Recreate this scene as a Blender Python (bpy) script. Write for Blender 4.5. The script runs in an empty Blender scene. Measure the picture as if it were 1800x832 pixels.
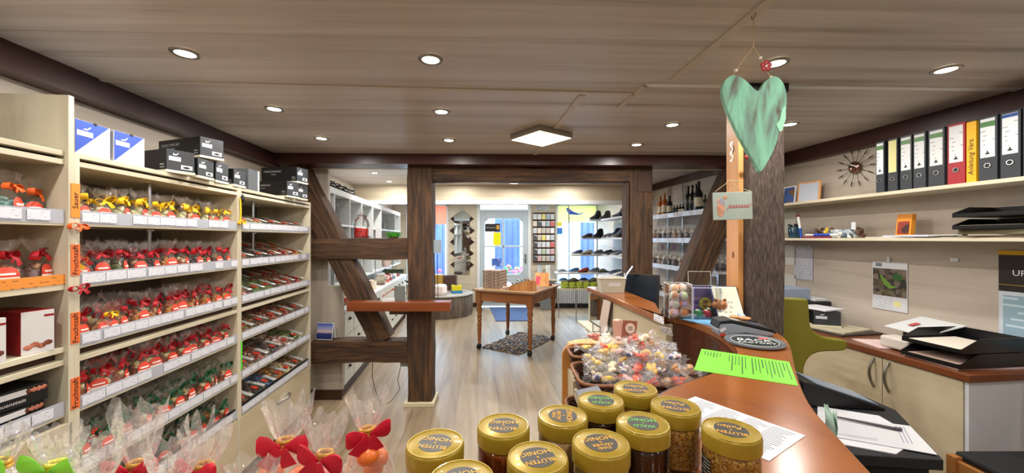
import bpy, bmesh, math, random
from mathutils import Vector, Matrix, noise
from math import pi, sin, cos, radians as R

S = bpy.context.scene
COL = S.collection

# ------------------------------------------------------------------ camera, world, exposure
cam_d = bpy.data.cameras.new('camera')
cam_d.sensor_width = 36.0
cam_d.lens = 36.0 * 670 / 1800
cam_d.shift_y = 4.0 / 1800
cam_d.clip_start = 0.02
cam = bpy.data.objects.new('camera', cam_d)
COL.objects.link(cam)
cam.location = (0, 0, 1.5)
cam.rotation_euler = (R(90), 0, 0)
S.camera = cam

S.view_settings.view_transform = 'Standard'
S.view_settings.look = 'None'
S.view_settings.exposure = 0.3
S.view_settings.gamma = 1.0
S.view_settings.use_curve_mapping = False

SPOT_W = 6.0
PANEL_W = 8.0
SKY = 15.0

w = bpy.data.worlds.new('sky')
S.world = w
w.use_nodes = True
bg = w.node_tree.nodes['Background']
bg.inputs[0].default_value = (0.62, 0.80, 1.0, 1)
bg.inputs[1].default_value = SKY

# ------------------------------------------------------------------ helpers
def C(h):
    h = h.lstrip('#')
    o = []
    for i in (0, 2, 4):
        c = int(h[i:i+2], 16) / 255
        o.append(c / 12.92 if c <= 0.04045 else ((c + 0.055) / 1.055) ** 2.4)
    return (o[0], o[1], o[2], 1)

def _new(name):
    m = bpy.data.materials.new(name)
    m.use_nodes = True
    nt = m.node_tree
    return m, nt, nt.nodes['Principled BSDF']

def mat(name, col, rough=0.6, metal=0.0, emit=0, var=0.0, vscale=12, trans=0.0, alpha=1.0, coat=0, bump=0.0, bscale=60, ior=1.45, sss=0):
    m, nt, b = _new(name)
    c = C(col) if isinstance(col, str) else col
    b.inputs['Base Color'].default_value = c
    b.inputs['Roughness'].default_value = rough
    b.inputs['Metallic'].default_value = metal
    b.inputs['Transmission Weight'].default_value = trans
    b.inputs['Alpha'].default_value = alpha
    b.inputs['Coat Weight'].default_value = coat
    b.inputs['IOR'].default_value = ior
    if emit:
        b.inputs['Emission Color'].default_value = c
        b.inputs['Emission Strength'].default_value = emit
    if var or bump:
        tc = nt.nodes.new('ShaderNodeTexCoord')
        n = nt.nodes.new('ShaderNodeTexNoise')
        n.inputs['Scale'].default_value = vscale
        n.inputs['Detail'].default_value = 4
        nt.links.new(tc.outputs['Object'], n.inputs['Vector'])
        if var:
            r = nt.nodes.new('ShaderNodeValToRGB')
            r.color_ramp.elements[0].position = 0.3
            r.color_ramp.elements[1].position = 0.7
            r.color_ramp.elements[0].color = tuple(max(0, x * (1 - var)) for x in c[:3]) + (1,)
            r.color_ramp.elements[1].color = tuple(min(1, x * (1 + var)) for x in c[:3]) + (1,)
            nt.links.new(n.outputs['Fac'], r.inputs['Fac'])
            nt.links.new(r.outputs['Color'], b.inputs['Base Color'])
        if bump:
            n2 = nt.nodes.new('ShaderNodeTexNoise')
            n2.inputs['Scale'].default_value = bscale
            nt.links.new(tc.outputs['Object'], n2.inputs['Vector'])
            bp = nt.nodes.new('ShaderNodeBump')
            bp.inputs['Strength'].default_value = bump
            bp.inputs['Distance'].default_value = 0.01
            nt.links.new(n2.outputs['Fac'], bp.inputs['Height'])
            nt.links.new(bp.outputs['Normal'], b.inputs['Normal'])
    return m

def wood(name, cols, scale=(1, 12, 12), rough=0.5, board=None, bax='Y', rot=0.0, bump=0.15, detail=6, coat=0, dist=0.6, gap=0.35, nscale=1.0, length=1.8):
    """streaky procedural wood; scale stretches the grain; board = board width across axis bax"""
    m, nt, b = _new(name)
    N, L = nt.nodes.new, nt.links.new
    tc = N('ShaderNodeTexCoord')
    mp = N('ShaderNodeMapping')
    mp.inputs['Rotation'].default_value = (0, 0, rot)
    L(tc.outputs['Object'], mp.inputs['Vector'])
    src = mp.outputs['Vector']
    sep = N('ShaderNodeSeparateXYZ'); L(src, sep.inputs[0])
    vec = src
    if board:
        ax = {'X': 0, 'Y': 1, 'Z': 2}[bax]
        dv = N('ShaderNodeMath'); dv.operation = 'DIVIDE'; L(sep.outputs[ax], dv.inputs[0]); dv.inputs[1].default_value = board
        fl = N('ShaderNodeMath'); fl.operation = 'FLOOR'; L(dv.outputs[0], fl.inputs[0])
        fr = N('ShaderNodeMath'); fr.operation = 'FRACT'; L(dv.outputs[0], fr.inputs[0])
        off = N('ShaderNodeMath'); off.operation = 'MULTIPLY'; L(fl.outputs[0], off.inputs[0]); off.inputs[1].default_value = 7.31
        cmb = N('ShaderNodeCombineXYZ')
        for i in range(3): L(off.outputs[0], cmb.inputs[i])
        va = N('ShaderNodeVectorMath'); va.operation = 'ADD'; L(src, va.inputs[0]); L(cmb.outputs[0], va.inputs[1])
        vec = va.outputs[0]
        wn = N('ShaderNodeTexWhiteNoise'); wn.noise_dimensions = '1D'; L(fl.outputs[0], wn.inputs['W'])
    m2 = N('ShaderNodeMapping'); m2.inputs['Scale'].default_value = scale; L(vec, m2.inputs['Vector'])
    n = N('ShaderNodeTexNoise'); n.inputs['Scale'].default_value = nscale; n.inputs['Detail'].default_value = detail
    n.inputs['Roughness'].default_value = 0.6; n.inputs['Distortion'].default_value = dist
    L(m2.outputs['Vector'], n.inputs['Vector'])
    r = N('ShaderNodeValToRGB')
    els = r.color_ramp.elements
    for i, (p, c) in enumerate(cols):
        if i < 2: e = els[i]; e.position = p
        else: e = els.new(p)
        e.color = C(c)
    L(n.outputs['Fac'], r.inputs['Fac'])
    out = r.outputs['Color']
    if board:
        # per-board tone
        mr = N('ShaderNodeMapRange'); L(wn.outputs['Value'], mr.inputs['Value'])
        mr.inputs['To Min'].default_value = 0.90; mr.inputs['To Max'].default_value = 1.06
        mx = N('ShaderNodeMix'); mx.data_type = 'RGBA'; mx.blend_type = 'MULTIPLY'; mx.inputs['Factor'].default_value = 1
        L(out, mx.inputs['A']); L(mr.outputs['Result'], mx.inputs['B'])
        # seam line
        lt = N('ShaderNodeMath'); lt.operation = 'LESS_THAN'; L(fr.outputs[0], lt.inputs[0]); lt.inputs[1].default_value = 0.004 / board
        sm = N('ShaderNodeMath'); sm.operation = 'MULTIPLY'; L(lt.outputs[0], sm.inputs[0]); sm.inputs[1].default_value = gap
        m3 = N('ShaderNodeMix'); m3.data_type = 'RGBA'; L(sm.outputs[0], m3.inputs['Factor']); L(mx.outputs['Result'], m3.inputs['A'])
        m3.inputs['B'].default_value = C('2a2018')
        out = m3.outputs['Result']
    L(out, b.inputs['Base Color'])
    b.inputs['Roughness'].default_value = rough
    b.inputs['Coat Weight'].default_value = coat
    if bump:
        bp = N('ShaderNodeBump'); bp.inputs['Strength'].default_value = bump; bp.inputs['Distance'].default_value = 0.01
        L(n.outputs['Fac'], bp.inputs['Height']); L(bp.outputs['Normal'], b.inputs['Normal'])
    return m

def lines_mat(name, paper, ink, axis=2, pitch=0.006, frac=0.3, dens=0.55, rough=0.7, wscale=90, wax=1):
    """paper printed with rows of small broken lines (illegible small print)"""
    m, nt, b = _new(name)
    N, L = nt.nodes.new, nt.links.new
    tc = N('ShaderNodeTexCoord'); sep = N('ShaderNodeSeparateXYZ'); L(tc.outputs['Object'], sep.inputs[0])
    d = N('ShaderNodeMath'); d.operation = 'DIVIDE'; L(sep.outputs[axis], d.inputs[0]); d.inputs[1].default_value = pitch
    f = N('ShaderNodeMath'); f.operation = 'FRACT'; L(d.outputs[0], f.inputs[0])
    lt = N('ShaderNodeMath'); lt.operation = 'LESS_THAN'; L(f.outputs[0], lt.inputs[0]); lt.inputs[1].default_value = frac
    fl = N('ShaderNodeMath'); fl.operation = 'FLOOR'; L(d.outputs[0], fl.inputs[0])
    k = N('ShaderNodeMath'); k.operation = 'MULTIPLY'; L(fl.outputs[0], k.inputs[0]); k.inputs[1].default_value = 3.7
    s = N('ShaderNodeMath'); s.operation = 'MULTIPLY'; L(sep.outputs[wax], s.inputs[0]); s.inputs[1].default_value = wscale
    cb = N('ShaderNodeCombineXYZ'); L(s.outputs[0], cb.inputs[0]); L(k.outputs[0], cb.inputs[1])
    n = N('ShaderNodeTexNoise'); n.inputs['Scale'].default_value = 1; n.inputs['Detail'].default_value = 1; L(cb.outputs[0], n.inputs['Vector'])
    g = N('ShaderNodeMath'); g.operation = 'LESS_THAN'; L(n.outputs['Fac'], g.inputs[0]); g.inputs[1].default_value = dens
    mu = N('ShaderNodeMath'); mu.operation = 'MULTIPLY'; L(lt.outputs[0], mu.inputs[0]); L(g.outputs[0], mu.inputs[1])
    mx = N('ShaderNodeMix'); mx.data_type = 'RGBA'; L(mu.outputs[0], mx.inputs['Factor'])
    mx.inputs['A'].default_value = C(paper); mx.inputs['B'].default_value = C(ink)
    L(mx.outputs['Result'], b.inputs['Base Color'])
    b.inputs['Roughness'].default_value = rough
    return m

def film_mat(name, tint=(1, 1, 1, 1), white=0.10, gloss=0.22, rough=0.12, bump=0.6, bscale=35):
    """crinkled cellophane: mostly clear, a bit milky, with sparkling highlights"""
    m = bpy.data.materials.new(name); m.use_nodes = True
    nt = m.node_tree; nt.nodes.clear(); N, L = nt.nodes.new, nt.links.new
    o = N('ShaderNodeOutputMaterial'); t = N('ShaderNodeBsdfTransparent'); t.inputs[0].default_value = tint
    g = N('ShaderNodeBsdfGlossy'); g.inputs['Roughness'].default_value = rough; g.inputs[0].default_value = (1, 1, 1, 1)
    d = N('ShaderNodeBsdfDiffuse'); d.inputs[0].default_value = (0.9, 0.9, 0.9, 1)
    tl = N('ShaderNodeBsdfTranslucent'); tl.inputs[0].default_value = (0.9, 0.9, 0.9, 1)
    tc = N('ShaderNodeTexCoord'); n = N('ShaderNodeTexNoise'); n.inputs['Scale'].default_value = bscale; n.inputs['Detail'].default_value = 3
    n.inputs['Distortion'].default_value = 1.5
    L(tc.outputs['Object'], n.inputs['Vector'])
    bp = N('ShaderNodeBump'); bp.inputs['Strength'].default_value = bump; bp.inputs['Distance'].default_value = 0.02
    L(n.outputs['Fac'], bp.inputs['Height']); L(bp.outputs['Normal'], g.inputs['Normal'])
    dt = N('ShaderNodeMixShader'); dt.inputs[0].default_value = 0.5; L(d.outputs[0], dt.inputs[1]); L(tl.outputs[0], dt.inputs[2])
    m1 = N('ShaderNodeMixShader'); m1.inputs[0].default_value = white; L(t.outputs[0], m1.inputs[1]); L(dt.outputs[0], m1.inputs[2])
    lw = N('ShaderNodeLayerWeight'); lw.inputs['Blend'].default_value = 0.35
    mr = N('ShaderNodeMapRange'); L(lw.outputs['Facing'], mr.inputs['Value'])
    mr.inputs['To Min'].default_value = gloss * 0.5; mr.inputs['To Max'].default_value = min(1, gloss * 3)
    m2 = N('ShaderNodeMixShader'); L(mr.outputs['Result'], m2.inputs[0]); L(m1.outputs[0], m2.inputs[1]); L(g.outputs[0], m2.inputs[2])
    L(m2.outputs[0], o.inputs['Surface'])
    return m

def glass_mat(name, tint=(1, 1, 1, 1), gloss=0.10, rough=0.02, maxg=0.8):
    m = bpy.data.materials.new(name); m.use_nodes = True
    nt = m.node_tree; nt.nodes.clear(); N, L = nt.nodes.new, nt.links.new
    o = N('ShaderNodeOutputMaterial'); t = N('ShaderNodeBsdfTransparent'); t.inputs[0].default_value = tint
    g = N('ShaderNodeBsdfGlossy'); g.inputs['Roughness'].default_value = rough
    lw = N('ShaderNodeLayerWeight'); lw.inputs['Blend'].default_value = 0.3
    mr = N('ShaderNodeMapRange'); L(lw.outputs['Fresnel'], mr.inputs['Value'])
    mr.inputs['To Min'].default_value = gloss * 0.4; mr.inputs['To Max'].default_value = maxg
    m2 = N('ShaderNodeMixShader'); L(mr.outputs['Result'], m2.inputs[0]); L(t.outputs[0], m2.inputs[1]); L(g.outputs[0], m2.inputs[2])
    L(m2.outputs[0], o.inputs['Surface'])
    return m

def speckle(name, cols, scale=80, rough=0.7, bump=0.3):
    """voronoi cells of several colours (pollen, sweets, stones, gravel)"""
    m, nt, b = _new(name); N, L = nt.nodes.new, nt.links.new
    tc = N('ShaderNodeTexCoord'); v = N('ShaderNodeTexVoronoi'); v.inputs['Scale'].default_value = scale
    L(tc.outputs['Object'], v.inputs['Vector'])
    sep = N('ShaderNodeSeparateColor'); L(v.outputs['Color'], sep.inputs[0])
    r = N('ShaderNodeValToRGB'); r.color_ramp.interpolation = 'CONSTANT'
    els = r.color_ramp.elements
    for i, c in enumerate(cols):
        p = i / len(cols)
        if i < 2: e = els[i]; e.position = p
        else: e = els.new(p)
        e.color = C(c)
    L(sep.outputs[0], r.inputs['Fac']); L(r.outputs['Color'], b.inputs['Base Color'])
    b.inputs['Roughness'].default_value = rough
    bp = N('ShaderNodeBump'); bp.inputs['Strength'].default_value = bump; bp.inputs['Distance'].default_value = 0.004; bp.invert = True
    L(v.outputs['Distance'], bp.inputs['Height']); L(bp.outputs['Normal'], b.inputs['Normal'])
    return m

class MB:
    """collects shapes, built as ONE mesh object"""
    def __init__(s): s.v = []; s.f = []; s.mi = []; s.cur = 0
    def add(s, vs, fs, M=None):
        o = len(s.v)
        for p in vs:
            p = Vector(p)
            s.v.append(M @ p if M is not None else p)
        for f in fs:
            s.f.append([i + o for i in f]); s.mi.append(s.cur)
        return s
    def bx(s, x0, x1, y0, y1, z0, z1, M=None):
        if x1 < x0: x0, x1 = x1, x0
        if y1 < y0: y0, y1 = y1, y0
        if z1 < z0: z0, z1 = z1, z0
        return s.add([(x0,y0,z0),(x1,y0,z0),(x1,y1,z0),(x0,y1,z0),(x0,y0,z1),(x1,y0,z1),(x1,y1,z1),(x0,y1,z1)],
              [(0,3,2,1),(4,5,6,7),(0,1,5,4),(1,2,6,5),(2,3,7,6),(3,0,4,7)], M)
    def box(s, c, d, rz=0, rx=0, ry=0):
        M = Matrix.Translation(c) @ Matrix.Rotation(rz, 4, 'Z') @ Matrix.Rotation(ry, 4, 'Y') @ Matrix.Rotation(rx, 4, 'X')
        return s.bx(-d[0]/2, d[0]/2, -d[1]/2, d[1]/2, -d[2]/2, d[2]/2, M)
    def prism(s, pts, z0, z1, M=None):
        n = len(pts)
        a = sum(pts[i][0]*pts[(i+1)%n][1]-pts[(i+1)%n][0]*pts[i][1] for i in range(n))
        if a < 0: pts = pts[::-1]
        vs = [(p[0], p[1], z0) for p in pts] + [(p[0], p[1], z1) for p in pts]
        fs = [list(range(n))[::-1], list(range(n, 2*n))] + [(i, (i+1)%n, n+(i+1)%n, n+i) for i in range(n)]
        return s.add(vs, fs, M)
    def lathe(s, prof, seg=16, M=None, sx=1, sy=1, cap=True, fn=None):
        vs = []; fs = []
        for j, (r, z) in enumerate(prof):
            for i in range(seg):
                a = 2*pi*i/seg
                rr = r * (fn(a, j) if fn else 1)
                vs.append((rr*cos(a)*sx, rr*sin(a)*sy, z))
        for j in range(len(prof)-1):
            for i in range(seg):
                fs.append((j*seg+i, j*seg+(i+1)%seg, (j+1)*seg+(i+1)%seg, (j+1)*seg+i))
        if cap:
            fs.append(list(range(seg))[::-1]); fs.append([(len(prof)-1)*seg+i for i in range(seg)])
        return s.add(vs, fs, M)
    def cyl(s, p0, p1, r, seg=10, r1=None):
        return s.tube([p0, p1], [r, r if r1 is None else r1], seg)
    def tube(s, path, r, seg=8, cap=True, closed=False):
        P = [Vector(p) for p in path]; n = len(P)
        rs = r if isinstance(r, (list, tuple)) else [r]*n
        vs = []; fs = []; up = Vector((0, 0, 1)); nrm = None
        for i in range(n):
            if closed: t = P[(i+1) % n] - P[i-1]
            else: t = P[min(i+1, n-1)] - P[max(i-1, 0)]
            t.normalize()
            if nrm is None:
                nrm = t.cross(up)
                if nrm.length < 1e-3: nrm = t.cross(Vector((1, 0, 0)))
            else:
                nrm = nrm - t * nrm.dot(t)
            nrm.normalize(); bn = t.cross(nrm)
            for k in range(seg):
                a = 2*pi*k/seg
                vs.append(P[i] + (nrm*cos(a) + bn*sin(a))*rs[i])
        m = n if closed else n-1
        for i in range(m):
            for k in range(seg):
                j = (i+1) % n
                fs.append((i*seg+k, i*seg+(k+1)%seg, j*seg+(k+1)%seg, j*seg+k))
        if cap and not closed:
            fs.append(list(range(seg))[::-1]); fs.append([(n-1)*seg+k for k in range(seg)])
        return s.add(vs, fs)
    def ribbon(s, path, wdt, wdir, th=0.0008):
        """strip along path, width along wdir, real thickness"""
        P = [Vector(p) for p in path]; W = Vector(wdir).normalized(); n = len(P); vs = []
        ws = wdt if isinstance(wdt, (list, tuple)) else [wdt]*n
        for i in range(n):
            t = (P[min(i+1, n-1)] - P[max(i-1, 0)]).normalized(); u = t.cross(W).normalized()*th/2
            a = W*ws[i]/2
            vs += [P[i]-a-u, P[i]+a-u, P[i]+a+u, P[i]-a+u]
        fs = []
        for i in range(n-1):
            for k in range(4): fs.append((i*4+k, i*4+(k+1)%4, (i+1)*4+(k+1)%4, (i+1)*4+k))
        fs += [(0, 3, 2, 1), tuple((n-1)*4+k for k in range(4))]
        return s.add(vs, fs)
    def ball(s, c, r, sub=1, sc=(1, 1, 1), rot=None):
        bm = bmesh.new(); bmesh.ops.create_icosphere(bm, subdivisions=sub, radius=1)
        vs = []
        for v in bm.verts:
            p = Vector((v.co.x*sc[0]*r, v.co.y*sc[1]*r, v.co.z*sc[2]*r))
            if rot is not None: p = rot @ p
            vs.append(p + Vector(c))
        fs = [[v.index for v in f.verts] for f in bm.faces]
        bm.free(); return s.add(vs, fs)
    def mesh(s, me, M=None):
        return s.add([v.co for v in me.vertices], [list(p.vertices) for p in me.polygons], M)
    def build(s, name, mats, parent=None, smooth=False, bevel=0, loc=None, rz=0):
        me = bpy.data.meshes.new(name)
        me.from_pydata([tuple(v) for v in s.v], [], s.f)
        if not isinstance(mats, (list, tuple)): mats = [mats]
        for m in mats: me.materials.append(m)
        me.polygons.foreach_set('material_index', s.mi)
        if smooth:
            me.polygons.foreach_set('use_smooth', [True]*len(me.polygons))
            me.set_sharp_from_angle(angle=R(40 if smooth is True else smooth))
        me.update()
        o = bpy.data.objects.new(name, me); COL.objects.link(o)
        if parent is not None: o.parent = parent
        if loc is not None: o.location = loc
        if rz: o.rotation_euler = (0, 0, rz)
        if bevel:
            b = o.modifiers.new('Bevel', 'BEVEL'); b.width = bevel; b.segments = 2; b.limit_method = 'ANGLE'; b.angle_limit = R(40)
        return o

def tag(o, label, cat, group=None, kind=None):
    o['label'] = label; o['category'] = cat
    if group: o['group'] = group
    if kind: o['kind'] = kind
    return o
def thing(name, label, cat, loc=(0, 0, 0), rz=0, group=None, rx=0, ry=0):
    o = bpy.data.objects.new(name, None); COL.objects.link(o)
    o.empty_display_size = 0.05
    o.location = loc; o.rotation_euler = (rx, ry, rz)
    return tag(o, label, cat, group)
def struct(name, mb, m, **k):
    o = mb.build(name, m, **k); o['kind'] = 'structure'; return o
def dup(o, parent=None):
    c = o.copy(); COL.objects.link(c)
    if parent is not None: c.parent = parent
    for ch in list(o.children): dup(ch, c)
    return c
_TXT = {}
def text_mb(mb, s, size, M, align='CENTER', th=0.0006, shear=0):
    """adds lettering as real thin geometry to mb"""
    key = (s, size, align, th, shear)
    if key not in _TXT:
        cu = bpy.data.curves.new('lettering', 'FONT'); cu.body = s; cu.size = size; cu.extrude = th/2; cu.shear = shear
        cu.align_x = align; cu.align_y = 'CENTER'; cu.resolution_u = 2
        ob = bpy.data.objects.new('lettering', cu); COL.objects.link(ob)
        dg = bpy.context.evaluated_depsgraph_get()
        me = bpy.data.meshes.new_from_object(ob.evaluated_get(dg))
        _TXT[key] = ([tuple(v.co) for v in me.vertices], [list(p.vertices) for p in me.polygons])
        bpy.data.objects.remove(ob); bpy.data.curves.remove(cu); bpy.data.meshes.remove(me)
    v, f = _TXT[key]
    mb.add(v, f, M)
    return mb
def FR(origin, xdir, ydir):
    """matrix: local x -> xdir, local y -> ydir (for lettering and flat shapes)"""
    x = Vector(xdir).normalized(); y = Vector(ydir).normalized(); z = x.cross(y)
    M = Matrix((x, y, z)).transposed().to_4x4(); M.translation = Vector(origin)
    return M
def nth(i): return ['first','second','third','fourth','fifth','sixth','seventh','eighth','ninth','tenth','eleventh','twelfth','thirteenth','fourteenth','fifteenth','sixteenth','seventeenth','eighteenth','nineteenth','twentieth'][i]

# ------------------------------------------------------------------ materials
M_ceil = wood('ceiling_boards', [(0.28,'8c8178'),(0.40,'b3aaa4'),(0.54,'c4bdb8'),(0.8,'cfc9c5')], scale=(0.45,9,9), board=0.2, rot=-0.03, rough=0.45, bump=0.05, gap=0.15, dist=0.4)
M_wall = wood('wall_panels', [(0.25,'94877a'),(0.45,'b5a99a'),(0.7,'c3b9ab')], scale=(0.6,0.6,7), board=None, rough=0.55, bump=0.04)
M_wallx = wood('facade_boards', [(0.25,'b0a48e'),(0.5,'cabea6'),(0.75,'d4cab4')], scale=(0.6,0.6,8), rough=0.55, bump=0.04)
M_wallv = wood('side_panels', [(0.25,'8f857a'),(0.5,'b0a698'),(0.75,'bfb6a8')], scale=(7,7,0.6), rough=0.55, bump=0.04)
M_floor = wood('floor_planks', [(0.2,'665440'),(0.42,'88765e'),(0.6,'99876d'),(0.85,'ad9c82')], scale=(11,0.9,1), board=0.19, bax='X', rot=-0.09, rough=0.36, bump=0.05, gap=0.5)
M_oak = wood('light_oak', [(0.25,'a89c82'),(0.5,'cbc1a8'),(0.8,'d8d0ba')], scale=(8,0.8,8), rough=0.45, bump=0.03)
M_oakv = wood('light_oak_upright', [(0.25,'a39880'),(0.5,'c3baa2'),(0.8,'cfc7b1')], scale=(9,9,0.7), rough=0.45, bump=0.03)
M_front = wood('cabinet_fronts', [(0.25,'94856a'),(0.45,'b8a98b'),(0.8,'c9bb9f')], scale=(4,0.9,6), rough=0.45, bump=0.03)
M_back = mat('shelf_back', '7d746c', 0.7, var=0.08)
M_timber = wood('old_timber', [(0.3,'1c110a'),(0.45,'3c2716'),(0.60,'553921'),(0.8,'775638')], scale=(26,26,2.2), rough=0.75, bump=0.9, detail=10, nscale=1.3, dist=0.5)
M_timberh = wood('old_timber_level', [(0.3,'1c110a'),(0.45,'3c2716'),(0.60,'553921'),(0.8,'775638')], scale=(2.2,26,26), rough=0.75, bump=0.9, detail=10, nscale=1.3, dist=0.5)
M_grey_t = wood('grey_rough_timber', [(0.3,'2d2420'),(0.5,'54463e'),(0.65,'6b5c53'),(0.85,'8d7f76')], scale=(90,90,14), rough=0.9, bump=1.0, detail=9, nscale=1.6, dist=0.3)
M_red = wood('red_brown_trim', [(0.3,'2a120b'),(0.5,'43201a'),(0.8,'552c22')], scale=(0.6,6,6), rough=0.35, bump=0.05)
M_redv = wood('red_brown_cornice', [(0.3,'27110a'),(0.5,'3a1a12'),(0.8,'4a241a')], scale=(6,0.6,6), rough=0.4, bump=0.05)
M_ledge = wood('varnished_ledge', [(0.3,'5c2c14'),(0.5,'7c3f1f'),(0.8,'8f4e29')], scale=(0.8,8,8), rough=0.3, bump=0.03)
M_counter = wood('cherry_counter', [(0.25,'6c3a16'),(0.5,'8b4f20'),(0.8,'a0602c')], scale=(3,1.2,3), rough=0.22, bump=0.02, coat=0.3, dist=1.2)
M_counter_e = mat('counter_edge', '5d3520', 0.35, var=0.2)
M_pine = wood('orange_pine', [(0.3,'b06f34'),(0.5,'d7985a'),(0.8,'e6b06e')], scale=(9,9,0.7), rough=0.45, bump=0.05)
M_table = wood('table_pine', [(0.3,'7a4420'),(0.5,'9c6238'),(0.8,'b0774a')], scale=(0.9,7,7), rough=0.4, bump=0.05)
M_tablev = wood('table_leg_pine', [(0.3,'6f3c1c'),(0.5,'8f5730'),(0.8,'a56d42')], scale=(7,7,0.9), rough=0.4, bump=0.05)
M_plinth = mat('brown_plinth', '3b2415', 0.5, var=0.15)
M_white = mat('white_paint', 'd9dcdb', 0.45)
M_frame = mat('grey_door_paint', 'b2bec4', 0.45)
M_chrome = mat('chrome', 'c9ccd0', 0.22, metal=1)
M_steel = mat('brushed_steel', '9a958c', 0.35, metal=1)
M_black = mat('black_plastic', '101113', 0.45)
M_blk_s = mat('black_soft', '17171a', 0.75)
M_paper = mat('white_paper', 'cfd0d4', 0.75)
M_glow = mat('lamp_glass', 'fff4dc', 0.4, emit=14)
M_glowp = mat('panel_glass', 'fff3cf', 0.4, emit=3.4)
M_glass = glass_mat('clear_glass')
M_win = glass_mat('window_glass', tint=(0.93, 0.98, 1.0, 1), gloss=0.05, maxg=0.3)
M_film = film_mat('cellophane', white=0.03, gloss=0.12, rough=0.07, bscale=60)
M_filmbig = film_mat('cellophane_large', white=0.13, gloss=0.24, rough=0.08, bscale=22)
# ------------------------------------------------------------------ room shell
CZ, CB = 2.24, 2.31
def LW(y): return -1.93 - 0.09*(y-1.0)          # left wall face
def RW(y): return 2.7685 - 0.11*y               # right wall face
YF, YB = 3.47, 8.42

mb = MB(); mb.prism([(-3.4,-2.6),(4.2,-2.6),(4.2,8.42),(-3.4,8.42)], -0.08, 0); struct('floor', mb, M_floor)
mb = MB(); mb.prism([(-3.4,-2.6),(4.2,-2.6),(4.2,3.6),(-3.4,3.55)], CZ, CZ+0.08); struct('ceiling', mb, M_ceil)
mb = MB(); mb.prism([(-3.4,3.56),(4.2,3.61),(4.2,8.5),(-3.4,8.5)], CB, CB+0.08); struct('ceiling', mb, M_ceil)
def wall_line(name, f, y0, y1, th, z1, m):
    s = MB(); s.prism([(f(y0), y0), (f(y1), y1), (f(y1)+th, y1), (f(y0)+th, y0)], 0, z1)
    return struct(name, s, m)
wall_line('wall_left', LW, -2.5, 3.56, -0.1, 2.45, M_wall)
wall_line('wall_left', lambda y: LW(y)-0.02, 3.56, 8.5, -0.1, 2.45, M_wall)
wall_line('wall_right', RW, -2.5, 8.5, 0.1, 2.45, M_wall)
mb = MB(); mb.bx(-3.0, 4.0, -2.6, -2.5, 0, 2.45); struct('wall_rear', mb, M_wall)
# brown cornices along the side walls
mb = MB(); mb.prism([(LW(-2.5), -2.5), (LW(3.36), 3.36), (LW(3.36)+0.09, 3.36), (LW(-2.5)+0.09, -2.5)], 2.13, CZ); struct('trim_1', mb, M_redv)
mb = MB(); mb.prism([(RW(-2.5), -2.5), (RW(3.4), 3.4), (RW(3.4)-0.06, 3.4), (RW(-2.5)-0.06, -2.5)], 2.135, CZ); struct('trim_2', mb, M_redv)
mb = MB(); mb.prism([(RW(3.65), 3.65), (RW(5.7), 5.7), (RW(5.7)-0.05, 5.7), (RW(3.65)-0.05, 3.65)], 2.22, CB); struct('trim_3', mb, M_redv)
# red-brown board that runs across the room above the timber row
mb = MB(); mb.prism([(-2.3,3.27),(2.45,3.40),(2.45,3.58),(-2.3,3.5)], 2.15, CZ); struct('trim_4', mb, M_red)
# step up to the higher ceiling of the shop front room
mb = MB(); mb.prism([(-2.4,3.5),(2.5,3.58),(2.5,3.62),(-2.4,3.56)], 2.15, CB+0.05); struct('trim_5', mb, M_wallx)
# bulkhead before the shop windows
mb = MB(); mb.bx(-3.0, 3.2, 5.72, 5.80, 2.075, CB); struct('trim_6', mb, M_wallx)
mb = MB(); mb.bx(-3.0, 3.2, 5.80, 8.42, 2.29, CB); struct('trim_7', mb, M_white)
mb = MB(); mb.bx(-3.0, 3.2, 5.70, 5.82, 2.02, 2.075); struct('trim_8', mb, M_white)
# ceiling cover strips
def strip(x0, y0, x1, y1, wd, z, n, m=M_white):
    d = Vector((x1-x0, y1-y0)).normalized(); q = Vector((-d.y, d.x))*wd/2
    s = MB(); s.prism([(x0-q.x, y0-q.y), (x1-q.x, y1-q.y), (x1+q.x, y1+q.y), (x0+q.x, y0+q.y)], z-0.006, z)
    struct('trim_%d' % n, s, m)
M_strip = mat('ceiling_strip', 'c4b9ac', 0.5)
strip(-2.05, 1.765, 0.62, 1.935, 0.022, CZ, 9, M_strip)
strip(0.60, 2.14, 0.64, 1.83, 0.028, CZ, 10, M_strip)
strip(0.64, 1.825, 2.55, 1.885, 0.034, CZ, 11)
strip(0.745, 1.77, 1.10, -2.4, 0.032, CZ, 12, M_strip)
strip(0.36, 1.96, 0.20, 3.35, 0.034, CZ, 13, M_strip)
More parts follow.
